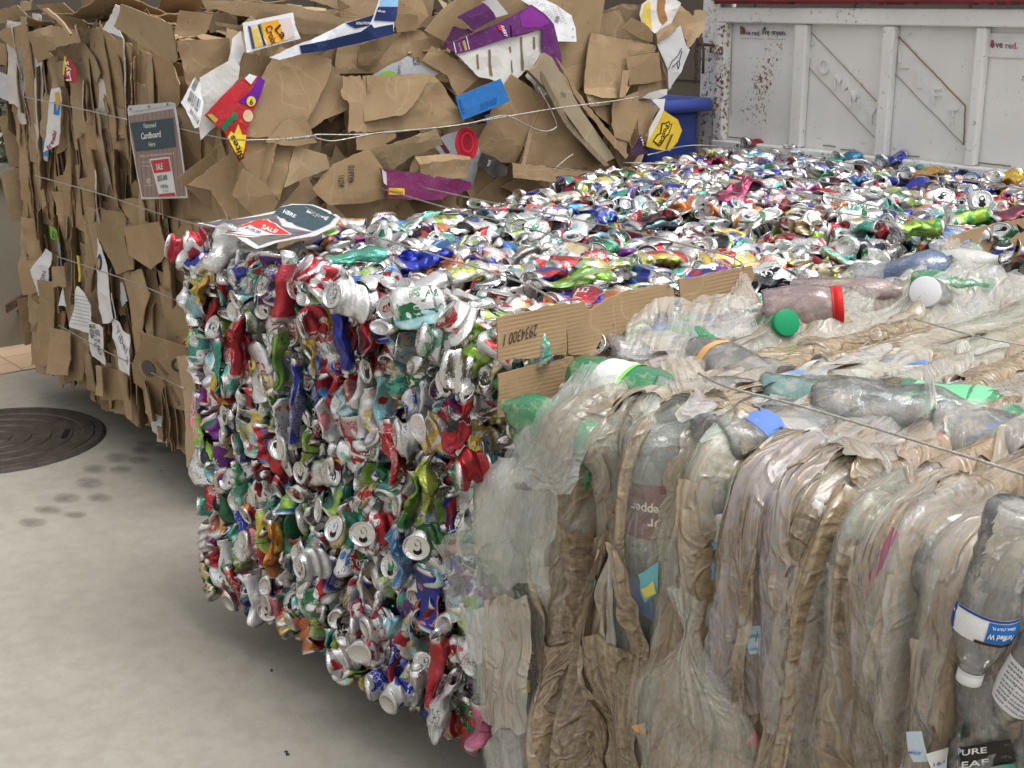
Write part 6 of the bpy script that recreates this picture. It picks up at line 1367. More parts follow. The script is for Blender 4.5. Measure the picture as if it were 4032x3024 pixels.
front_bottle('soda', (2170, 1770), (-1, -.05, .25), .02, tint='green', squash=.7, capon=False, scale=.85, label='second green bottle just under the first')
front_bottle('jug', (2200, 1950), (.6, 0, .8), .07, tint='navy', squash=.6, capon=False)
front_bottle('jug', (1990, 2010), (0, 0, 1), .05, tint='milk', squash=.7, capon=False)
front_bottle('soda', (2090, 2190), (1, 0, .4), .03, tint='dgreen', squash=.7, capon=False)
o, lb, fn = front_bottle('jar', (2160, 2240), (.0, 0, 1), .0, tint='milk', squash=.9, lab=(.02, .10, (.60, .59, .56)), cap=(.35, .35, .34), name='jar', label='white labelled jar with rusty stains')
o, lb, fn = front_bottle('water', (2260, 2600), (0, 0, 1), .01, tint='clear', squash=.8, lab=(.05, .105, (.015, .05, .055)), label='clear bottle with a dark green label between brown film strips', scale=1.25)
wraptext(fn, '16.9 FL OZ', 2.9, 1.7, .103, .095, (.2, .45, .45), lb)
front_bottle('soda', (1960, 2640), (.05, 0, 1), .03, tint='milk', squash=.8, capon=False)
front_bottle('soda', (1990, 2800), (.1, 0, 1), .05, tint='milk', squash=.7)
o, lb, fn = front_bottle('water', (3085, 2300), (.1, 0, -1), .0, tint='clear', squash=.75, lab=(.10, .15, (.45, .56, .60)), scale=1.3, label='narrow bottle with a pale blue label under film')
front_bottle('soda', (2880, 2560), (.05, 0, 1), .02, tint='milk', squash=.8)
front_bottle('jug', (3170, 1900), (.7, 0, -.6), .03, tint='milk', squash=.8, scale=.9, lab=(.05, .09, (.25, .32, .60)))
front_bottle('soda', (3000, 1960), (.1, 0, 1), .01, tint='milk', squash=.8, scale=.9)
front_bottle('soda', (3640, 2000), (.8, -.3, .1), .0, tint='clear', squash=.85, scale=.9, capon=False, label='clear bottle end bulging under stretched film')
front_bottle('jug', (3450, 2000), (.1, 0, 1), .03, tint='milk', squash=.7)
front_bottle('soda', (3560, 2200), (.25, 0, 1), .03, tint='pink', squash=.8, scale=.8)
o, lb, fn = front_bottle('jug', (3430, 2290), (.0, 0, 1), .02, tint='milk', squash=.6, lab=(.03, .19, (.42, .37, .29)), label='container with a printed nutrition table under brown film')
front_bottle('water', (2790, 1830), (.05, 0, 1), .0, tint='clear', squash=.8, lab=(.04, .09, (.12, .36, .60)), scale=1.3, label='clear bottle with a light blue label under white film')
front_bottle('jug', (2760, 2730), (.1, 0, 1), .05, tint='milk', squash=.7)
front_bottle('soda', (2740, 2260), (.15, 0, 1), .03, tint='teal', squash=.7, capon=False)
front_bottle('water', (2450, 2500), (.08, 0, 1), .01, tint='clear', squash=.7, scale=1.3)
front_bottle('soda', (3370, 2620), (-.1, 0, 1), .02, tint='clear', squash=.7)
front_bottle('soda', (3600, 2520), (.1, 0, 1), .05, tint='brown', squash=.6, capon=False)
front_bottle('jug', (3120, 2760), (0, 0, 1), .05, tint='milk', squash=.6); front_bottle('soda', (2580, 2900), (0, 0, 1), .04, tint='clear', squash=.6, capon=False)
front_bottle('soda', (3400, 2900), (.1, 0, 1), .05, tint='green', squash=.6, capon=False)
# on top
top_bottle('jug', (3570, 1090), (.75, .25, .35), 1.12, tint='blue', squash=.8, scale=.95, capon=False, crush=.007, label='translucent blue jug lying at the back edge of the top', n=36)
top_bottle('soda', (3760, 1120), (.5, .8, 0), 1.12, tint='dgreen', squash=.7, capon=False, scale=.8, label='broken green bottle half under film')
top_bottle('soda', (3740, 1040), (.9, .2, .2), 1.15, tint='milk', squash=.85, scale=.8, capon=False, bump=True)
o, lb, fn = top_bottle('jar', (3660, 1165), (.35, -.8, .3), 1.12, tint='clear', squash=.95, cap=(.60, .61, .62), name='jar', label='clear jar with a round white lid')
top_bottle('jar', (3155, 1215), (.6, .55, .1), 1.12, tint='pink', squash=.95, cap=(.50, .02, .02), name='jar', scale=1.25, label='pinkish jar with a red lid ring')
top_bottle('soda', (3330, 1150), (.8, .5, .1), 1.11, tint='pink', squash=.7, scale=.85, crush=.01, capon=False, label='wide clear pinkish bottle beside the red lidded jar')
top_bottle('soda', (2700, 1330), (.9, -.3, .2), 1.06, tint='green', squash=.8, cap=(.02, .30, .10), scale=.7, label='green bottle under white film')
top_bottle('jar', (3050, 1285), (.7, -.3, .3), 1.09, tint='dgreen', squash=.8, cap=(.01, .24, .10), name='jar', scale=.85, label='dark green round lid under film')
o, lb, fn = top_bottle('soda', (2500, 1530), (1, .1, .0), 1.035, tint='green', squash=.8, lab=(.08, .15, (.62, .64, .62)), scale=1.0, label='pale green bottle with a lime edged label under clear film')
wrappatch(fn, -3, 3, .148, .156, (.20, .62, .10), lb, nu=24)
top_bottle('jug', (2580, 1400), (.3, .8, 0), 1.03, tint='clear', squash=.7, capon=False)
top_bottle('soda', (2900, 1470), (.97, -.2, 0), 1.045, tint='clear', squash=.85, capon=False, lab=(.08, .10, (.65, .35, .12)))
top_bottle('soda', (3180, 1560), (.97, -.2, 0), 1.04, tint='clear', squash=.8, capon=False, lab=(.10, .12, (.12, .25, .55)))
top_bottle('soda', (3530, 1620), (.8, .6, 0), 1.07, tint='clear', squash=.85, capon=False, crush=.009, label='clear bottle with a honeycomb of droplets inside')
o, lb, fn = top_bottle('jug', (3800, 1660), (.9, .3, 0), 1.04, tint='green', squash=.8, capon=False, lab=(.03, .17, (.16, .52, .28)), label='mint green labelled container under film')

top_bottle('jug', (3960, 1760), (.9, .4, 0), 1.04, tint='clear', squash=.8, capon=False); top_bottle('soda', (3350, 1500), (.6, .8, 0), 1.03, tint='teal', squash=.6, capon=False)
for k in range(26):
    px = pr_.uniform(2600, 4100); py = 1300 + (px - 2600) * .12 + pr_.uniform(-60, 420)
    a = pr_.gauss(1.57, .5); top_bottle(pr_.choice(['water', 'water', 'soda', 'jar']), (px, py), (math.cos(a), math.sin(a), 0), pr_.uniform(1.03, 1.065), tint=pr_.choice(['clear', 'milk', 'clear', 'clear', 'teal', 'blue']), squash=pr_.uniform(.4, .7), capon=False, crush=.011, lab=pr_.choice([None, (.05, .10, (.10, .2, .5)), (.05, .1, (.6, .6, .6)), None]))
for k in range(44):
    px = pr_.uniform(2000, 4150); py = pr_.uniform(1900, 3100)
    front_bottle(pr_.choice(['water', 'soda', 'jug', 'soda']), (px, py), (pr_.gauss(0, .3), 0, pr_.choice([-1, 1])), pr_.uniform(.0, .05), tint=pr_.choice(['clear', 'clear', 'milk', 'clear', 'clear', 'brown', 'milk', 'green', 'blue']), squash=pr_.uniform(.45, .75), capon=pr_.random() < .25, crush=.010, lab=pr_.choice([None, (.06, .11, (.10, .2, .5)), (.05, .1, (.62, .62, .6)), (.06, .1, (.45, .05, .05)), (.05, .12, (.1, .35, .45))]))
# ---- height of the film skin: stretched over everything below it
X0, X1, NX = -2.12, -.55, 380
SMAX = S1L + SARC + 1.45; NS = 620
gx = np.linspace(X0, X1, NX); gs = np.linspace(0, SMAX, NS); GX, GS = np.meshgrid(gx, gs, indexing='ij')
Hb = np.full(GX.shape, -.03)
for (bx, bs, ba, hl, r, pro) in BUMPS:
    dx = GX - bx; ds = GS - bs; al = dx * math.sin(ba) + ds * math.cos(ba); ac = dx * math.cos(ba) - ds * math.sin(ba)
    d = np.hypot(np.maximum(0, np.abs(al) - hl), ac); m = d < r
    Hb[m] = np.maximum(Hb[m], np.sqrt(r * r - d[m] ** 2) - r + pro)
H = Hb.copy()
def blur(A, n):
    for _ in range(n):
        A = (np.pad(A, ((1, 1), (0, 0)), 'edge')[:-2] + A * 2 + np.pad(A, ((1, 1), (0, 0)), 'edge')[2:]) / 4
        A = (np.pad(A, ((0, 0), (1, 1)), 'edge')[:, :-2] + A * 2 + np.pad(A, ((0, 0), (1, 1)), 'edge')[:, 2:]) / 4
    return A
for it in range(7): H = np.maximum(Hb, blur(H, 3))
H = blur(H, 1)
_cr = np.random.default_rng(8); _cx = np.cumsum(np.concatenate([[X0 + .12], _cr.uniform(.06, .15, 20)]))     # the slabs: deep creases between upright layers
for _c in _cx:
    if _c > X1: break
    _m = _c + .022 * vnoise(GS * 2.2, GS * 0, None, int(_c * 1000) % 997) + .008 * vnoise(GS * 9, GS * 0, None, int(_c * 777) % 991)
    H -= (.036 + .024 * vnoise(GS * 3, GS * 0, None, int(_c * 555) % 983)) * np.exp(-(np.abs(GX - _m) / .011) ** 1.3)
_k = np.exp(-.5 * (np.arange(-40, 41) / 15.0) ** 2); _k /= _k.sum(); _Hp = np.pad(H, ((0, 0), (40, 40)), 'edge')
_Hs = np.stack([np.convolve(r_, _k, 'valid') for r_ in _Hp]); H = .35 * H + .65 * _Hs + .004
H += .007 * vnoise(GX * 8, GS * 1.5, None, 71) + .003 * ridge(GX * 26, GS * 1.0, None, 72) + .003 * ridge(GX * 10, GS * 10, None, 73)
def Hat(x, s):
    fx = np.clip((x - X0) / (X1 - X0) * (NX - 1), 0, NX - 1.001); fs = np.clip(s / SMAX * (NS - 1), 0, NS - 1.001); i = fx.astype(int); j = fs.astype(int); a = fx - i; b = fs - j
    return H[i, j] * (1 - a) * (1 - b) + H[i + 1, j] * a * (1 - b) + H[i, j + 1] * (1 - a) * b + H[i + 1, j + 1] * a * b
_el = sorted([(onplane(x, y, 1, PY)[2], onplane(x, y, 1, PY)[0]) for x, y in ((2230, 1490), (2120, 1600), (2000, 1720), (1950, 1830), (1930, 1950), (1900, 2100), (1885, 2400), (1880, 2700), (1900, 3024), (1900, 3200))])
def xleft(z): return np.interp(z, [e[0] for e in _el], [e[1] for e in _el])
def surf(x, s, lift):
    y, z, ny, nz = prof(s); h = Hat(x, s) + lift
    xl = np.where(s < S1L + SARC, xleft(z), -1.86 + .01 * np.sin(s * 9)); e = np.clip((xl + .07 - x) / .07, 0, 3)
    h = h - .05 * e * e * (s < S1L + SARC + .1)
    return np.stack([x, y + ny * h, z + nz * h], 1)
PCORE = NT('packed_plastic'); 
def pcore():
    t = PCORE; tc = t.new('ShaderNodeTexCoord').outputs['Object']; v = t.new('ShaderNodeTexVoronoi'); v.inputs['Scale'].default_value = 11; t.link(t.vadd(tc, t.vmul(t.noise(tc, 6, 2, out=1), (.3, .3, .3))), v.inputs['Vector'])
    g_ = t.new('ShaderNodeSeparateColor'); t.link(v.outputs['Color'], g_.inputs[0])
    c = t.ramp(g_.outputs[0], [(0, (.07, .06, .05)), (.3, (.025, .02, .015)), (.45, (.12, .105, .09)), (.62, (.04, .10, .07)), (.70, (.06, .10, .16)), (.78, (.34, .31, .27)), (.93, (.22, .05, .04))], 'CONSTANT')  # mostly near-black tones: shade of the gaps under the film, painted in
    t.set(c, .5); t.bump(t.noise(tc, 30, 4), .01, 1)
pcore()
def innersheet():
    nx, ns = 90, 150; xs = np.linspace(X0 + .16, X1 - .02, nx); ss = np.linspace(0.0, SMAX, ns); A, Bq = np.meshgrid(xs, ss, indexing='ij'); A = A.ravel(); Bq = Bq.ravel()
    y, z, ny, nz = prof(Bq); A = np.maximum(A, np.where(z > .9, -1.84, xleft(z) + .05)); h = -.10 + .02 * vnoise(A * 14, Bq * 9, None, 3)
    mk('packed_plastic', np.stack([A, y + ny * h, z + nz * h], 1), gridfaces(nx, ns)[:, ::-1], PCORE.m, pb, kind='stuff')
innersheet()
def film(x0, x1, s0, s1, lift, col, alpha, dirt, seed, name='plastic_film', label=None, fold=.006, nx=None, ns=None, angle=0.0, pinch=None, edge=.03, swirl=.0):
    """one torn piece of film lying on the skin between x0..x1 and s0..s1 (angle: how far it slants per metre of length)"""
    nx = nx or int(max(10, (x1 - x0) / .0055)); ns = ns or int(max(14, (s1 - s0) / .010))
    U, Vv = np.meshgrid(np.linspace(0, 1, nx), np.linspace(0, 1, ns), indexing='ij'); u = U.ravel(); v = Vv.ravel()
    s = s0 + (s1 - s0) * v + edge * (vnoise(u * (x1 - x0) / .05, v * 0, None, seed) + .5 * vnoise(u * (x1 - x0) / .014, v * 0, None, seed + 1)) * np.abs(v * 2 - 1) ** 3
    wj = .35 * edge * (vnoise(v * (s1 - s0) / .09, v * 0 + 3, None, seed + 2) + .5 * vnoise(v * (s1 - s0) / .025, v * 0 + 3, None, seed + 3)); wj2 = .35 * edge * (vnoise(v * (s1 - s0) / .09, v * 0 + 9, None, seed + 4) + .5 * vnoise(v * (s1 - s0) / .025, v * 0 + 9, None, seed + 6))
    cx = (x0 + x1) / 2 + angle * (v - .5) * (s1 - s0) + .006 * vnoise(v * 2, v * 0, None, seed + 9)
    hw = (x1 - x0) / 2
    if pinch is not None: hw = hw * (1 - pinch[1] * np.exp(-((v - pinch[0]) / pinch[2]) ** 2))
    x = cx + (u * 2 - 1) * hw + np.where(u < .5, wj, wj2) * np.abs(u * 2 - 1) ** 2
    xu = u * (x1 - x0)
    k = 1.0 / (x1 - x0)
    vv = v * (s1 - s0); slant = swirl * .12 * vv
    amp_ = .35 + .9 * np.clip(vnoise(xu * 7, vv * 3.2, None, seed + 21) + .4, 0, 1)
    f = fold * amp_ * (ridge((xu + slant) * 44, vv * .7 + seed, None, seed) + .2 * ridge((xu - slant * .6) * 110, vv * 1.0, None, seed + 5)) * .62 + fold * .4 * ridge(xu * 13 + vv * 2 * swirl, vv * 1.4, None, seed + 8) + fold * .16 * ridge(xu * 38 + vv * 14, vv * 22 - xu * 10, None, seed + 15)
    lf = lift + f + .012 * np.clip(vnoise(u * 3, v * (s1 - s0) * 4, None, seed + 11), 0, 1) + .010 * np.abs(u * 2 - 1) ** 6 * vnoise(v * 6, v * 0, None, seed + 12)
    s = np.clip(s, 0, SMAX); P = surf(x, s, lf)
    n = len(P); c1 = np.zeros((n, 4)); c1[:, :3] = col; c1[:, 3] = alpha; c2 = np.zeros((n, 4)); c2[:, 0] = dirt; c2[:, 3] = 1
    pat = np.zeros((n, 3)); pat[:, 0] = xu + seed * 1.37 + .25 * (v - .5) * swirl; pat[:, 1] = v * (s1 - s0) + seed * .77; pat[:, 2] = 0
    return mk(name, P, gridfaces(nx, ns)[:, ::-1], M['film'], pb, dict(c1=('FLOAT_COLOR', c1), c2=('FLOAT_COLOR', c2), pat=('FLOAT_VECTOR', pat)), label=label)
def film_along(x0, x1, s0, s1, lift, col, alpha, dirt, seed, label=None, fold=.006):
    """film on the top whose folds run along x"""
    nx = int(max(12, (x1 - x0) / .012)); ns = int(max(10, (s1 - s0) / .006)); U, Vv = np.meshgrid(np.linspace(0, 1, nx), np.linspace(0, 1, ns), indexing='ij'); u = U.ravel(); v = Vv.ravel()
    x = x0 + (x1 - x0) * u + .03 * vnoise(v * 5, u * 0, None, seed) * np.abs(u * 2 - 1) ** 2 ; sv_ = v * (s1 - s0); xv = u * (x1 - x0)
    s = s0 + sv_ + .02 * vnoise(u * 5, v * 0, None, seed + 1) * np.abs(v * 2 - 1) ** 2 + .18 * (u - .5) * (x1 - x0) * math.sin(seed)
    f = fold * (.35 + .9 * np.clip(vnoise(sv_ * 7, xv * 4, None, seed + 21) + .4, 0, 1)) * (ridge((sv_ + .15 * xv) * 44, xv * 2 + seed, None, seed) + .5 * ridge(sv_ * 110, xv * 4, None, seed + 5)) + fold * .9 * ridge(sv_ * 14, xv * 8, None, seed + 8)
    P = surf(np.clip(x, -1.87, X1), np.clip(s, 0, SMAX), lift + f + .012 * np.clip(vnoise(u * 4, v * 3, None, seed + 11), 0, 1))
    n = len(P); c1 = np.zeros((n, 4)); c1[:, :3] = col; c1[:, 3] = alpha; c2 = np.zeros((n, 4)); c2[:, 0] = dirt; c2[:, 3] = 1
    pat = np.zeros((n, 3)); pat[:, 0] = sv_ + seed * 1.37 + .12 * xv; pat[:, 1] = xv + seed
    return mk('plastic_film', P, gridfaces(nx, ns)[:, ::-1], M['film'], pb, dict(c1=('FLOAT_COLOR', c1), c2=('FLOAT_COLOR', c2), pat=('FLOAT_VECTOR', pat)), label=label)
CLR = (.66, .655, .62); WHT = (.76, .755, .73); YEL = (.66, .62, .53); TAN = (.58, .51, .40)
STOP = S1L + SARC
# base skin: hazy film over everything, clearer on the left, dirtier to the right
film(-2.05, -1.70, .0, STOP + .35, .0, (.70, .71, .69), .36, .15, 1, fold=.003, edge=.02, label='clear bag film hanging over the left corner')
film(-1.80, -1.60, .0, SMAX, .001, CLR, .22, .85, 2, fold=.005); film(-1.62, -1.40, .0, .55, .001, CLR, .22, .85, 21, fold=.005); film(-1.62, -1.38, .53, STOP + .3, .003, CLR, .16, .25, 22, fold=.003); film(-1.62, -1.40, STOP + .25, SMAX, .001, YEL, .22, .85, 23, fold=.005); film(-1.45, -1.0, .0, SMAX, .002, YEL, .24, .95, 3, fold=.006); film(-1.12, -.56, .0, SMAX, .001, YEL, .24, .95, 4, fold=.006)
film(-1.88, -1.62, STOP + .3, SMAX, .001, CLR, .3, .5, 5, fold=.006)
fr = random.Random(77)
def xs_px(px, py): return s_of(px, py)[0]
# vertical strips down the front: (centre px at the top, width m, top y px, bottom y px, colour, opacity, dirt)
FS = [((1985, 1760), .10, STOP + .05, .25, CLR, .30, .30, 0), ((2080, 1700), .22, STOP + .12, .45, CLR, .22, .2, -.05), ((1800, 2050), .10, .62, .12, CLR, .30, .1, .1), ((1860, 2100), .16, .60, .05, CLR, .32, .15, .12), ((1930, 2450), .15, .42, .0, WHT, .6, .7, 0),
      ((2270, 1700), .15, STOP + .22, .45, WHT, .35, 1.05, 0), ((2330, 2100), .13, .80, .0, YEL, .55, 1.15, .1), ((2200, 2300), .12, .55, .0, TAN, .6, 1.25, 0), ((2440, 1900), .09, STOP + .1, .1, YEL, .5, 1.0, .03), ((2150, 2650), .10, .45, 0, YEL, .5, .9, 0),
      ((2640, 1850), .12, STOP + .05, .35, CLR, .22, .3, .05), ((2500, 2300), .12, .62, .0, TAN, .55, 1.1, .05), ((2620, 2400), .12, .6, .0, YEL, .45, .95, .08), ((2380, 2700), .09, .45, 0, TAN, .6, 1.1, 0),
      ((2790, 1750), .14, STOP + .22, .60, WHT, .42, .85, 0), ((2800, 2200), .12, .75, .0, YEL, .5, 1.05, .02), ((2940, 1800), .16, STOP + .2, .30, YEL, .45, 1.0, .1), ((2900, 2300), .10, .8, .0, TAN, .65, 1.2, 0), ((2720, 2600), .12, .45, .0, WHT, .45, .5, 0),
      ((3090, 1850), .15, STOP + .25, .62, WHT, .45, .95, 0), ((3060, 2200), .12, .85, .0, YEL, .5, 1.1, .0), ((3200, 2200), .12, .85, .0, YEL, .45, 1.15, -.05), ((3000, 2600), .10, .5, 0, TAN, .6, 1.15, 0), ((3180, 2650), .12, .45, 0, YEL, .5, 1.1, .05),
      ((3330, 1950), .20, STOP + .3, .5, CLR, .35, .8, .05), ((3320, 2350), .11, .85, .0, TAN, .6, 1.2, .0), ((3440, 2200), .18, .92, .15, YEL, .35, .95, .0), ((3560, 2000), .28, STOP + .1, .45, WHT, .28, .55, .1), ((3500, 2600), .13, .6, 0, YEL, .55, 1.15, .08),
      ((3650, 2200), .16, .95, .1, CLR, .30, .8, .15), ((3640, 2600), .12, .7, .0, TAN, .6, 1.2, -.05), ((3700, 1950), .18, STOP + .3, .55, YEL, .5, 1.0, .1), ((3350, 2750), .12, .5, 0, YEL, .5, 1.1, 0), ((3560, 2820), .12, .4, 0, TAN, .6, 1.1, 0),
      ((3850, 1950), .16, STOP + .2, .75, YEL, .45, .95, .15), ((3700, 2700), .09, .6, 0, YEL, .6, 1.1, .0)]
for i, (p, w, st, sb, col, al, dt, an) in enumerate(FS):
    x, s_ = s_of(*p); c = tuple(q * fr.uniform(.9, 1.08) for q in col); al *= .95
    film(x - w / 2, x + w / 2, max(sb, .0), min(st, SMAX), .004 + .006 * (i % 4), c, al * .62, dt + fr.uniform(-.05, .12), 100 + i * 7, angle=an * .6 + fr.uniform(-.05, .05), fold=fr.uniform(.004, .009), pinch=(fr.uniform(.2, .8), fr.uniform(.0, .45), fr.uniform(.1, .3)), edge=.035, swirl=fr.uniform(-1, 1))
# ropes of twisted film between the strips
for i in range(24):
    px = fr.uniform(2150, 3780); x, s_ = s_of(px, fr.uniform(2000, 2900)); L = fr.uniform(.25, .75); w = fr.uniform(.012, .035)
    s0 = max(0, min(s_, .9 - L * .3)); film(x - w / 2, x + w / 2, s0 - L / 2 if s0 > L / 2 else 0, min(s0 + L / 2, STOP), fr.uniform(.012, .026), fr.choice([YEL, TAN, CLR, TAN]), fr.uniform(.5, .8), fr.uniform(.6, 1.2), 900 + i * 3, name='film_strand', angle=fr.uniform(-.14, .14), fold=.009, edge=.012, nx=12)
# pieces on top, most with folds running along x
TS = [((2620, 1420), .50, .16, WHT, .45, .3), ((2850, 1250), .45, .14, WHT, .40, .1), ((3000, 1400), .55, .12, YEL, .6, 1.0), ((3300, 1340), .60, .14, YEL, .65, 1.1), ((3650, 1300), .55, .14, TAN, .6, 1.15), ((3900, 1250), .50, .14, CLR, .55, .8), ((3050, 1520), .55, .10, WHT, .6, .6), ((3400, 1480), .55, .10, TAN, .6, 1.2),
      ((3700, 1480), .55, .12, YEL, .65, 1.05), ((3950, 1450), .5, .14, YEL, .6, .9), ((3300, 1650), .45, .09, YEL, .55, 1.0), ((3000, 1640), .35, .10, YEL, .6, 1.15), ((3600, 1760), .45, .09, TAN, .6, 1.25), ((3850, 1800), .35, .08, YEL, .5, 1.0), ((3200, 1780), .40, .08, YEL, .5, 1.0), ((3900, 1600), .4, .10, YEL, .5, .9), ((3450, 1200), .5, .12, CLR, .35, .4), ((3900, 1120), .4, .14, CLR, .5, .6), ((2450, 1500), .3, .12, WHT, .4, .3), ((2700, 1600), .35, .10, WHT, .5, .7)]
for i, (p, L, w, col, al, dt) in enumerate(TS):
    x, s_ = s_of(*p, on='T'); w = w * 1.25; L = L * 1.15
    film(max(x - w / 2, -1.87), min(x + w / 2, X1), max(s_ - L / 2, STOP - .06), min(s_ + L / 2, SMAX), .006 + .006 * (i % 4), tuple(q * fr.uniform(.92, 1.08) for q in col), al * .8, dt + .08, 300 + i * 5, fold=fr.uniform(.005, .009), angle=fr.uniform(-.12, .12), edge=.04, swirl=fr.uniform(-1, 1))
for i in range(12):
    x = -1.86 + .1 * i; film(x, x + .16, STOP + fr.uniform(.0, .3), STOP + fr.uniform(.8, 1.4), .022, fr.choice([CLR, WHT, YEL]), .36, fr.uniform(.5, .9), 450 + i * 7, fold=.006, angle=fr.uniform(-.1, .1), edge=.05, swirl=fr.uniform(-1, 1))
for i in range(26):
    p = (fr.uniform(2600, 4100), 0); p = (p[0], 1290 + (p[0] - 2600) * .10 + fr.uniform(-60, 430)); x, s_ = s_of(*p, on='T'); w = fr.uniform(.05, .13); L = fr.uniform(.15, .4)
    film(max(x - w / 2, -1.87), min(x + w / 2, X1), max(s_ - L / 2, STOP - .04), min(s_ + L / 2, SMAX), fr.uniform(.006, .03), fr.choice([YEL, TAN, WHT, CLR, YEL]), fr.uniform(.35, .6), fr.uniform(.6, 1.35), 600 + i * 5, fold=fr.uniform(.006, .011), angle=fr.uniform(-.25, .25), edge=.04, swirl=fr.uniform(-2, 2), pinch=(fr.uniform(.1, .9), .6, .2))
def freefilm(name, pts3, col, alpha, dirt, seed, label=None, nu=40, nv=40, fold=.006):
    """a loose piece between four corners (a b at the top, c d at the bottom), pleated towards its narrow end"""
    a, b, c, d = [np.array(p, float) for p in pts3]
    U, Vv = np.meshgrid(np.linspace(0, 1, nu), np.linspace(0, 1, nv), indexing='ij'); u = U.ravel()[:, None]; v = Vv.ravel()[:, None]
    P = (a * (1 - u) + b * u) * (1 - v) + (c * (1 - u) + d * u) * v
    n_ = np.cross(b - c, d - a); n_ /= np.linalg.norm(n_)
    if n_ @ (CAM - P.mean(0)) < 0: n_ = -n_
    f = fold * (ridge(u[:, 0] * 13, v[:, 0] * 1.2, None, seed) + .5 * ridge(u[:, 0] * 30, v[:, 0] * 2, None, seed + 1)) + .02 * np.sin(u[:, 0] * math.pi) + .014 * vnoise(u[:, 0] * 3, v[:, 0] * 3, None, seed + 3)
    P = P + n_ * f[:, None]; P = P + (d - c) * (.05 * vnoise(v[:, 0] * 7, v[:, 0] * 0, None, seed + 4) * np.abs(u[:, 0] * 2 - 1) ** 3)[:, None] + (c - a) * (.06 * vnoise(u[:, 0] * 8, u[:, 0] * 0, None, seed + 5) * np.abs(v[:, 0] * 2 - 1) ** 4)[:, None]
    n = len(P); c1 = np.zeros((n, 4)); c1[:, :3] = col; c1[:, 3] = alpha; c2 = np.zeros((n, 4)); c2[:, 0] = dirt
    pat = np.zeros((n, 3)); pat[:, 0] = u[:, 0] * np.linalg.norm(b - a + d - c) / 2 + seed; pat[:, 1] = v[:, 0] * np.linalg.norm(c - a)
    mk(name, P, gridfaces(nu, nv), M['film'], pb, dict(c1=('FLOAT_COLOR', c1), c2=('FLOAT_COLOR', c2), pat=('FLOAT_VECTOR', pat)), label=label)
FP = lambda x, y, d=0: onplane(x, y, 1, PY - .05 - d)
def tiedbag():
    nu, nv = 60, 80; U, Vv = np.meshgrid(np.linspace(-1, 1, nu), np.linspace(0, 1, nv), indexing='ij'); u = U.ravel(); v = Vv.ravel()
    a_, k_, b_ = FP(2715, 2330), FP(2745, 2480), FP(2730, 3120); vk = .18
    cen = np.where(v[:, None] < vk, a_ + (k_ - a_) * (v[:, None] / vk), k_ + (b_ - k_) * ((v[:, None] - vk) / (1 - vk)))
    hw = np.interp(v, [0, .10, vk, .24, .34, .46, .7, 1], [.035, .020, .009, .022, .075, .125, .13, .12]); pr2 = np.interp(v, [0, vk, .3, .5, 1], [.01, .012, .035, .05, .045])
    sp = np.interp(v, [vk, .5, 1], [1, .35, .15])
    f = .009 * sp * ridge(u * 7, v * .8, None, 3) + .005 * ridge(u * 16, v * 3, None, 4) + .010 * vnoise(u * 2.2, v * 5, None, 5)
    P = cen + np.stack([u * hw * (1 + .1 * vnoise(v * 7, v * 0, None, 6)), -(pr2 * np.sqrt(np.clip(1 - u * u, 0, 1)) + f), u * 0], 1)
    P[:, 2] -= .03 * np.abs(u) * (v > vk) * hw / .12; n = len(P)
    c1 = np.zeros((n, 4)); c1[:, :3] = (.60, .58, .50); c1[:, 3] = .42; c2 = np.zeros((n, 4)); c2[:, 0] = .45; pat = np.zeros((n, 3)); pat[:, 0] = u * .13 + 3; pat[:, 1] = v * .45
    mk('tied_bag', P, gridfaces(nu, nv), M['film'], pb, dict(c1=('FLOAT_COLOR', c1), c2=('FLOAT_COLOR', c2), pat=('FLOAT_VECTOR', pat)), label='tied translucent bag, its knot at the top and the bag flaring below')
tiedbag()
freefilm('hanging_film', [FP(2225, 1480, -.01), FP(2430, 1490, -.01), FP(1930, 1880, .02), FP(2230, 1960, .045)], (.70, .71, .69), .40, .15, 31, label='big clear bag bulging at the upper left corner', fold=.004)
freefilm('hanging_film', [FP(1932, 1860, .02), FP(2230, 1930, .045), FP(1900, 2230, .01), FP(2140, 2330, .03)], (.66, .66, .63), .42, .35, 32, fold=.005)
freefilm('hanging_film', [FP(1890, 2390, .0), FP(2090, 2330, .03), FP(1880, 2860, .0), FP(2080, 2880, .03)], (.66, .62, .54), .62, .75, 33, label='dirty white bag with faded yellow and red print', fold=.004)
freefilm('hanging_film', [FP(1890, 1980, 0), FP(2010, 1900, .0), FP(1725, 2140, -.02), FP(1990, 2200, .0)], CLR, .42, .1, 11, label='clear film sheet hanging over the edge onto the cans')
freefilm('hanging_film', [FP(1722, 2120, -.01), FP(2000, 2140, .0), FP(1760, 2380, -.02), FP(1990, 2500, .0)], CLR, .42, .2, 12)
freefilm('hanging_film', [FP(1800, 2350, -.01), FP(1990, 2400, .0), FP(1850, 2580, -.01), FP(1990, 2600, .0)], WHT, .55, .5, 13); freefilm('hanging_film', [FP(1950, 2850, 0), FP(2080, 2850, .0), FP(1890, 3080, .0), FP(2100, 3080, .0)], CLR, .4, .3, 14)
TP = lambda x, y, z: onplane(x, y, 2, z - .01)
freefilm('hanging_film', [TP(2905, 1085, 1.16), TP(2930, 1090, 1.16), TP(2800, 1260, 1.11), TP(3030, 1230, 1.12)], WHT, .42, .1, 21, label='pointed peak of white film standing against the cardboard strip', fold=.004)
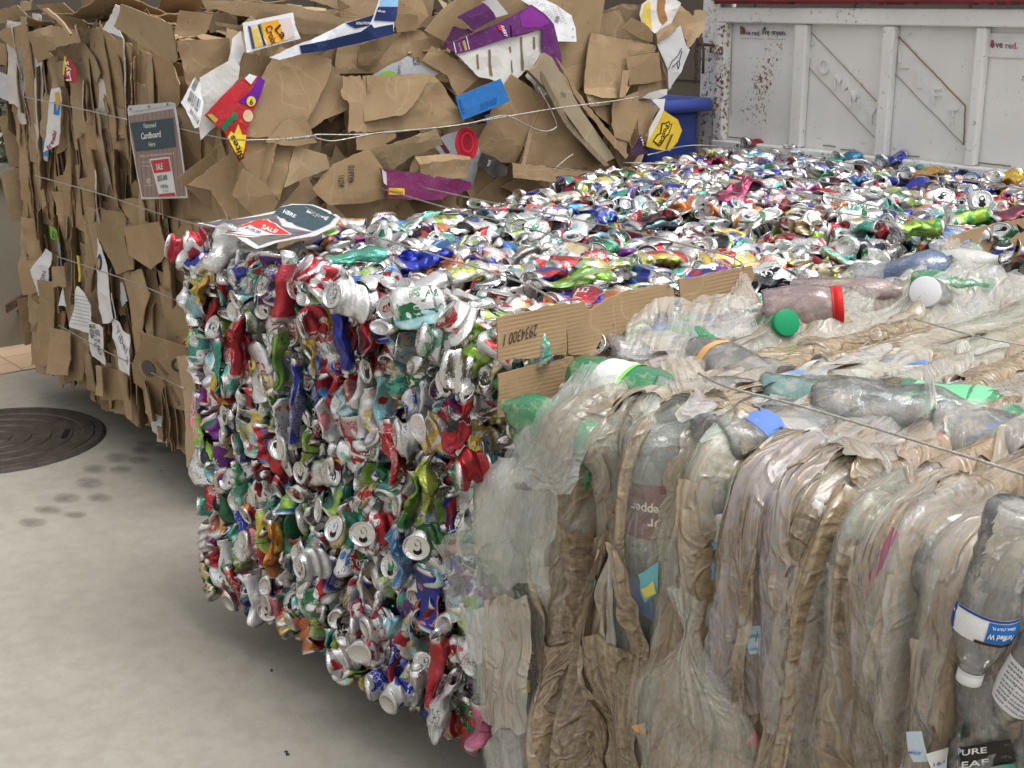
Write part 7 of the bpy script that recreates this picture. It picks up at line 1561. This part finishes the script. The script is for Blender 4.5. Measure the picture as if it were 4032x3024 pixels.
freefilm('hanging_film', [TP(2480, 1240, 1.13), TP(2790, 1200, 1.13), TP(2430, 1420, 1.06), TP(2720, 1420, 1.07)], WHT, .38, .15, 22, fold=.003); freefilm('hanging_film', [TP(2740, 1190, 1.13), TP(3000, 1200, 1.13), TP(2700, 1380, 1.07), TP(3020, 1340, 1.08)], WHT, .4, .3, 23, fold=.003)
freefilm('hanging_film', [TP(2240, 1480, 1.08), TP(2420, 1420, 1.08), TP(2130, 1640, 1.0), TP(2350, 1600, 1.04)], CLR, .38, .1, 24); freefilm('hanging_film', [TP(2600, 1420, 1.08), TP(2760, 1450, 1.08), TP(2640, 1620, 1.07), TP(2900, 1600, 1.07)], (.60, .55, .46), .8, .5, 25, label='pale dirty bag corner hanging over the front edge')
freefilm('hanging_film', [TP(3330, 1060, 1.15), TP(3500, 1000, 1.17), TP(3180, 1260, 1.10), TP(3450, 1240, 1.11)], CLR, .35, .25, 26); freefilm('hanging_film', [TP(3660, 970, 1.17), TP(3860, 960, 1.17), TP(3600, 1150, 1.12), TP(3900, 1130, 1.13)], WHT, .42, .2, 27)
freefilm('hanging_film', [TP(3630, 1480, 1.14), TP(3670, 1490, 1.14), TP(3650, 1640, 1.12), TP(3700, 1640, 1.12)], WHT, .75, .5, 28, fold=.006)
# labels and scraps showing between the film
def scrap(px, on, col, mat=None, label=None, lift=.01, txt=None, name='label_scrap', curve=.0):
    Pp = [s_of(x, y, on) for x, y in px]; P = resample(np.array(Pp), .012, .002, len(px)); V, F = tri_poly(P, .014)
    lift = lift + (.012 if on == 'F' and px[0][0] > 2200 else 0)
    f3 = surf(V[:, 0], V[:, 1], lift); ori = [f if ((V[f[1]][0] - V[f[0]][0]) * (V[f[2]][1] - V[f[0]][1]) - (V[f[1]][1] - V[f[0]][1]) * (V[f[2]][0] - V[f[0]][0])) > 0 else f[::-1] for f in F]
    pat = np.zeros((len(V), 3)); pat[:, :2] = V; o = mk(name, f3, ori, mat or M['paper'], pb, dict(c1=('FLOAT_COLOR', np.array([*col, 1.])), pat=('FLOAT_VECTOR', pat)), smooth=True, label=label)
    for (s_, bl, br, tl, c) in (txt or []):
        V2, F2 = text2d(s_, True); p = np.array([s_of(*bl, on), s_of(*br, on), s_of(*tl, on)]); q = p[0] + V2[:, :1] * (p[1] - p[0]) + V2[:, 1:] * (p[2] - p[0]); mk('printed_text', surf(q[:, 0], q[:, 1], lift + .003), F2, flat(c), o, smooth=False)
    return o
scrap([(3335, 1400), (3380, 1392), (3400, 1450), (3320, 1445)], 'T', (.04, .14, .45), label='blue printed scrap on top of the film'); scrap([(3408, 1410), (3470, 1408), (3440, 1440), (3400, 1435)], 'T', (.02, .03, .25))
scrap([(3445, 1500), (3510, 1492), (3530, 1510), (3450, 1530)], 'T', (.03, .30, .32), label='teal ribbed scrap'); scrap([(3560, 1232), (3600, 1225), (3640, 1240), (3590, 1262)], 'T', (.75, .38, .04), label='small orange scrap')
scrap([(3185, 1238), (3240, 1232), (3250, 1250), (3190, 1256)], 'T', (.35, .50, .68)); scrap([(3865, 1020), (3925, 1018), (3935, 1050), (3890, 1062)], 'T', (.25, .45, .65), label='light blue scrap at the back'); scrap([(2780, 1420), (2830, 1400), (2825, 1440), (2790, 1470)], 'T', (.66, .33, .10))
scrap([(3970, 1700), (4060, 1685), (4060, 1760), (4040, 1755)], 'T', (.72, .72, .74), lift=.02, label='white bordered purple paper corner at the right edge'); scrap([(3995, 1712), (4060, 1700), (4060, 1748)], 'T', (.07, .05, .15), lift=.023)
scrap([(3670, 1632), (3760, 1600), (3840, 1610), (3880, 1650), (3850, 1690), (3780, 1700), (3700, 1670)], 'T', (.16, .55, .32), lift=.022, label='mint green label with pale letters', txt=[('Ra ch', (3742, 1640), (3850, 1648), (3744, 1618), (.65, .62, .45))]); scrap([(3700, 1638), (3715, 1636), (3712, 1652)], 'T', (.6, .1, .1), lift=.026)
scrap([(3708, 1740), (3725, 1725), (3765, 1722), (3780, 1745), (3765, 1768), (3720, 1765)], 'T', (.008, .008, .01), lift=.014)  # no label: near-black patch painting the dark of a hole
scrap([(3590, 2110), (3620, 2130), (3600, 2200), (3560, 2260), (3550, 2215), (3580, 2170)], 'F', (.28, .015, .09), label='deep magenta label seen through a tear', lift=.012); scrap([(3540, 2180), (3560, 2240), (3545, 2290), (3530, 2240)], 'F', (.45, .08, .06), lift=.010)
scrap([(2885, 2250), (2320, 2250), (2385, 2280)][:0] or [(2330, 2240), (2370, 2290), (2378, 2390), (2350, 2370), (2325, 2300)], 'F', (.12, .36, .46), label='light blue scrap between brown strands', lift=.014); scrap([(2600, 2230), (2650, 2190), (2650, 2310), (2600, 2350)], 'F', (.14, .38, .42), lift=.010, label='teal and yellow scrap under film'); scrap([(2605, 2290), (2640, 2260), (2650, 2310), (2610, 2330)], 'F', (.58, .52, .10), lift=.013)
scrap([(3040, 2425), (3092, 2420), (3090, 2535), (3042, 2535)], 'F', (.42, .55, .60), lift=.012, label='pale blue bottle label', txt=[('water', (3048, 2470), (3084, 2470), (3048, 2455), (.08, .2, .35)), ('nutrition', (3048, 2520), (3084, 2520), (3048, 2508), (.08, .2, .35))])
scrap([(3020, 2850), (3045, 2870), (3040, 2930), (2990, 2900)][:4], 'F', (.52, .10, .14), lift=.012, label='small pink red scrap low on the front'); scrap([(2630, 2790), (2680, 2780), (2690, 2820), (2660, 2840)], 'F', (.62, .32, .12), lift=.03); scrap([(2660, 2785), (2690, 2775), (2685, 2800)], 'F', (.15, .42, .50), lift=.034)
scrap([(2120, 2600), (2180, 2520), (2185, 2780), (2130, 2760)][:0] or [(2120, 2720), (2162, 2700), (2166, 2790), (2130, 2780)], 'F', (.03, .05, .20), lift=.01); scrap([(2740, 2800), (2770, 2790), (2800, 2900), (2770, 2980)], 'F', (.10, .26, .32), lift=.012)
scrap([(1925, 2620), (1960, 2575), (2050, 2565), (2070, 2590), (1990, 2595), (1945, 2650)], 'F', (.60, .46, .10), lift=.001, label='yellow print on a dirty white bag'); scrap([(1960, 2620), (2050, 2600), (2060, 2650), (1990, 2660)], 'F', (.50, .30, .24), lift=.001); scrap([(2010, 2700), (2050, 2690), (2055, 2740), (2015, 2745)], 'F', (.56, .44, .12), lift=.001)
scrap([(3710, 2800), (3775, 2795), (3790, 2920), (3740, 2915), (3720, 2870)], 'F', (.50, .58, .64), lift=.03, label='torn white and blue label', txt=[('MADE', (3728, 2880), (3772, 2886), (3730, 2868), (.05, .12, .45))])
scrap([(3795, 2880), (3880, 2880), (3880, 2940), (3850, 2980), (3800, 2960)], 'F', (.70, .69, .66), lift=.04, label='crumpled white label scrap with blue print', txt=[('16.9 FL', (3806, 2940), (3845, 2950), (3808, 2925), (.08, .12, .40))])
o = scrap([(3865, 2880), (3990, 2860), (4060, 2860), (4060, 2960), (3862, 2960)], 'F', (.02, .018, .016), lift=.012, name='printed_label', label='black label with large serif letters', txt=[('PURE', (3886, 2900), (3985, 2902), (3888, 2876), (.62, .62, .6)), ('LEAF', (3880, 2950), (3985, 2952), (3882, 2925), (.62, .62, .6))]); scrap([(3862, 2795), (3905, 2795), (3905, 2850), (3862, 2850)], 'F', (.01, .13, .06), lift=.014, txt=[('UNSW', (3866, 2832), (3902, 2832), (3866, 2820), (.5, .6, .55))]); scrap([(3862, 2965), (4060, 2965), (4060, 3060), (3862, 3060)], 'F', (.10, .34, .28), lift=.016)
o = scrap([(3395, 2140), (3480, 2130), (3500, 2350), (3400, 2350)], 'F', (.46, .41, .33), lift=.010, name='printed_label', label='brown stained nutrition table')
for k in range(12):
    for (a, b) in ((3398, 3415), (3424, 3442), (3452, 3490)):
        V2, F2 = text2d('xxxxxx'[:3 + (k * 7 + a) % 4], True); bl = s_of(a, 2170 + k * 15, 'F'); br = s_of(b, 2170 + k * 15, 'F'); tl = s_of(a, 2163 + k * 15, 'F'); p = np.array([bl, br, tl]); q = p[0] + V2[:, :1] * (p[1] - p[0]) + V2[:, 1:] * (p[2] - p[0]); mk('printed_text', surf(q[:, 0], q[:, 1], .012), F2, flat((.10, .07, .05)), o, smooth=False)
# binding wires
wire([onplane(x, y, 2, PZ + .055) for x, y in ((2750, 1470), (2870, 1525), (3150, 1598), (3400, 1672), (3800, 1795), (4032, 1868), (4200, 1920))], pb, .0024)
wire([onplane(x, y, 2, PZ + .075) for x, y in ((3600, 1255), (3700, 1285), (3850, 1325), (4032, 1360), (4150, 1390))], pb, .0018)
pallet(-3.0, -2.1, 1.75, 2.85, 'wooden pallet in the shade under the near can bale'); pallet(-3.3, -2.1, 3.1, 4.2, 'wooden pallet under the far can bale')
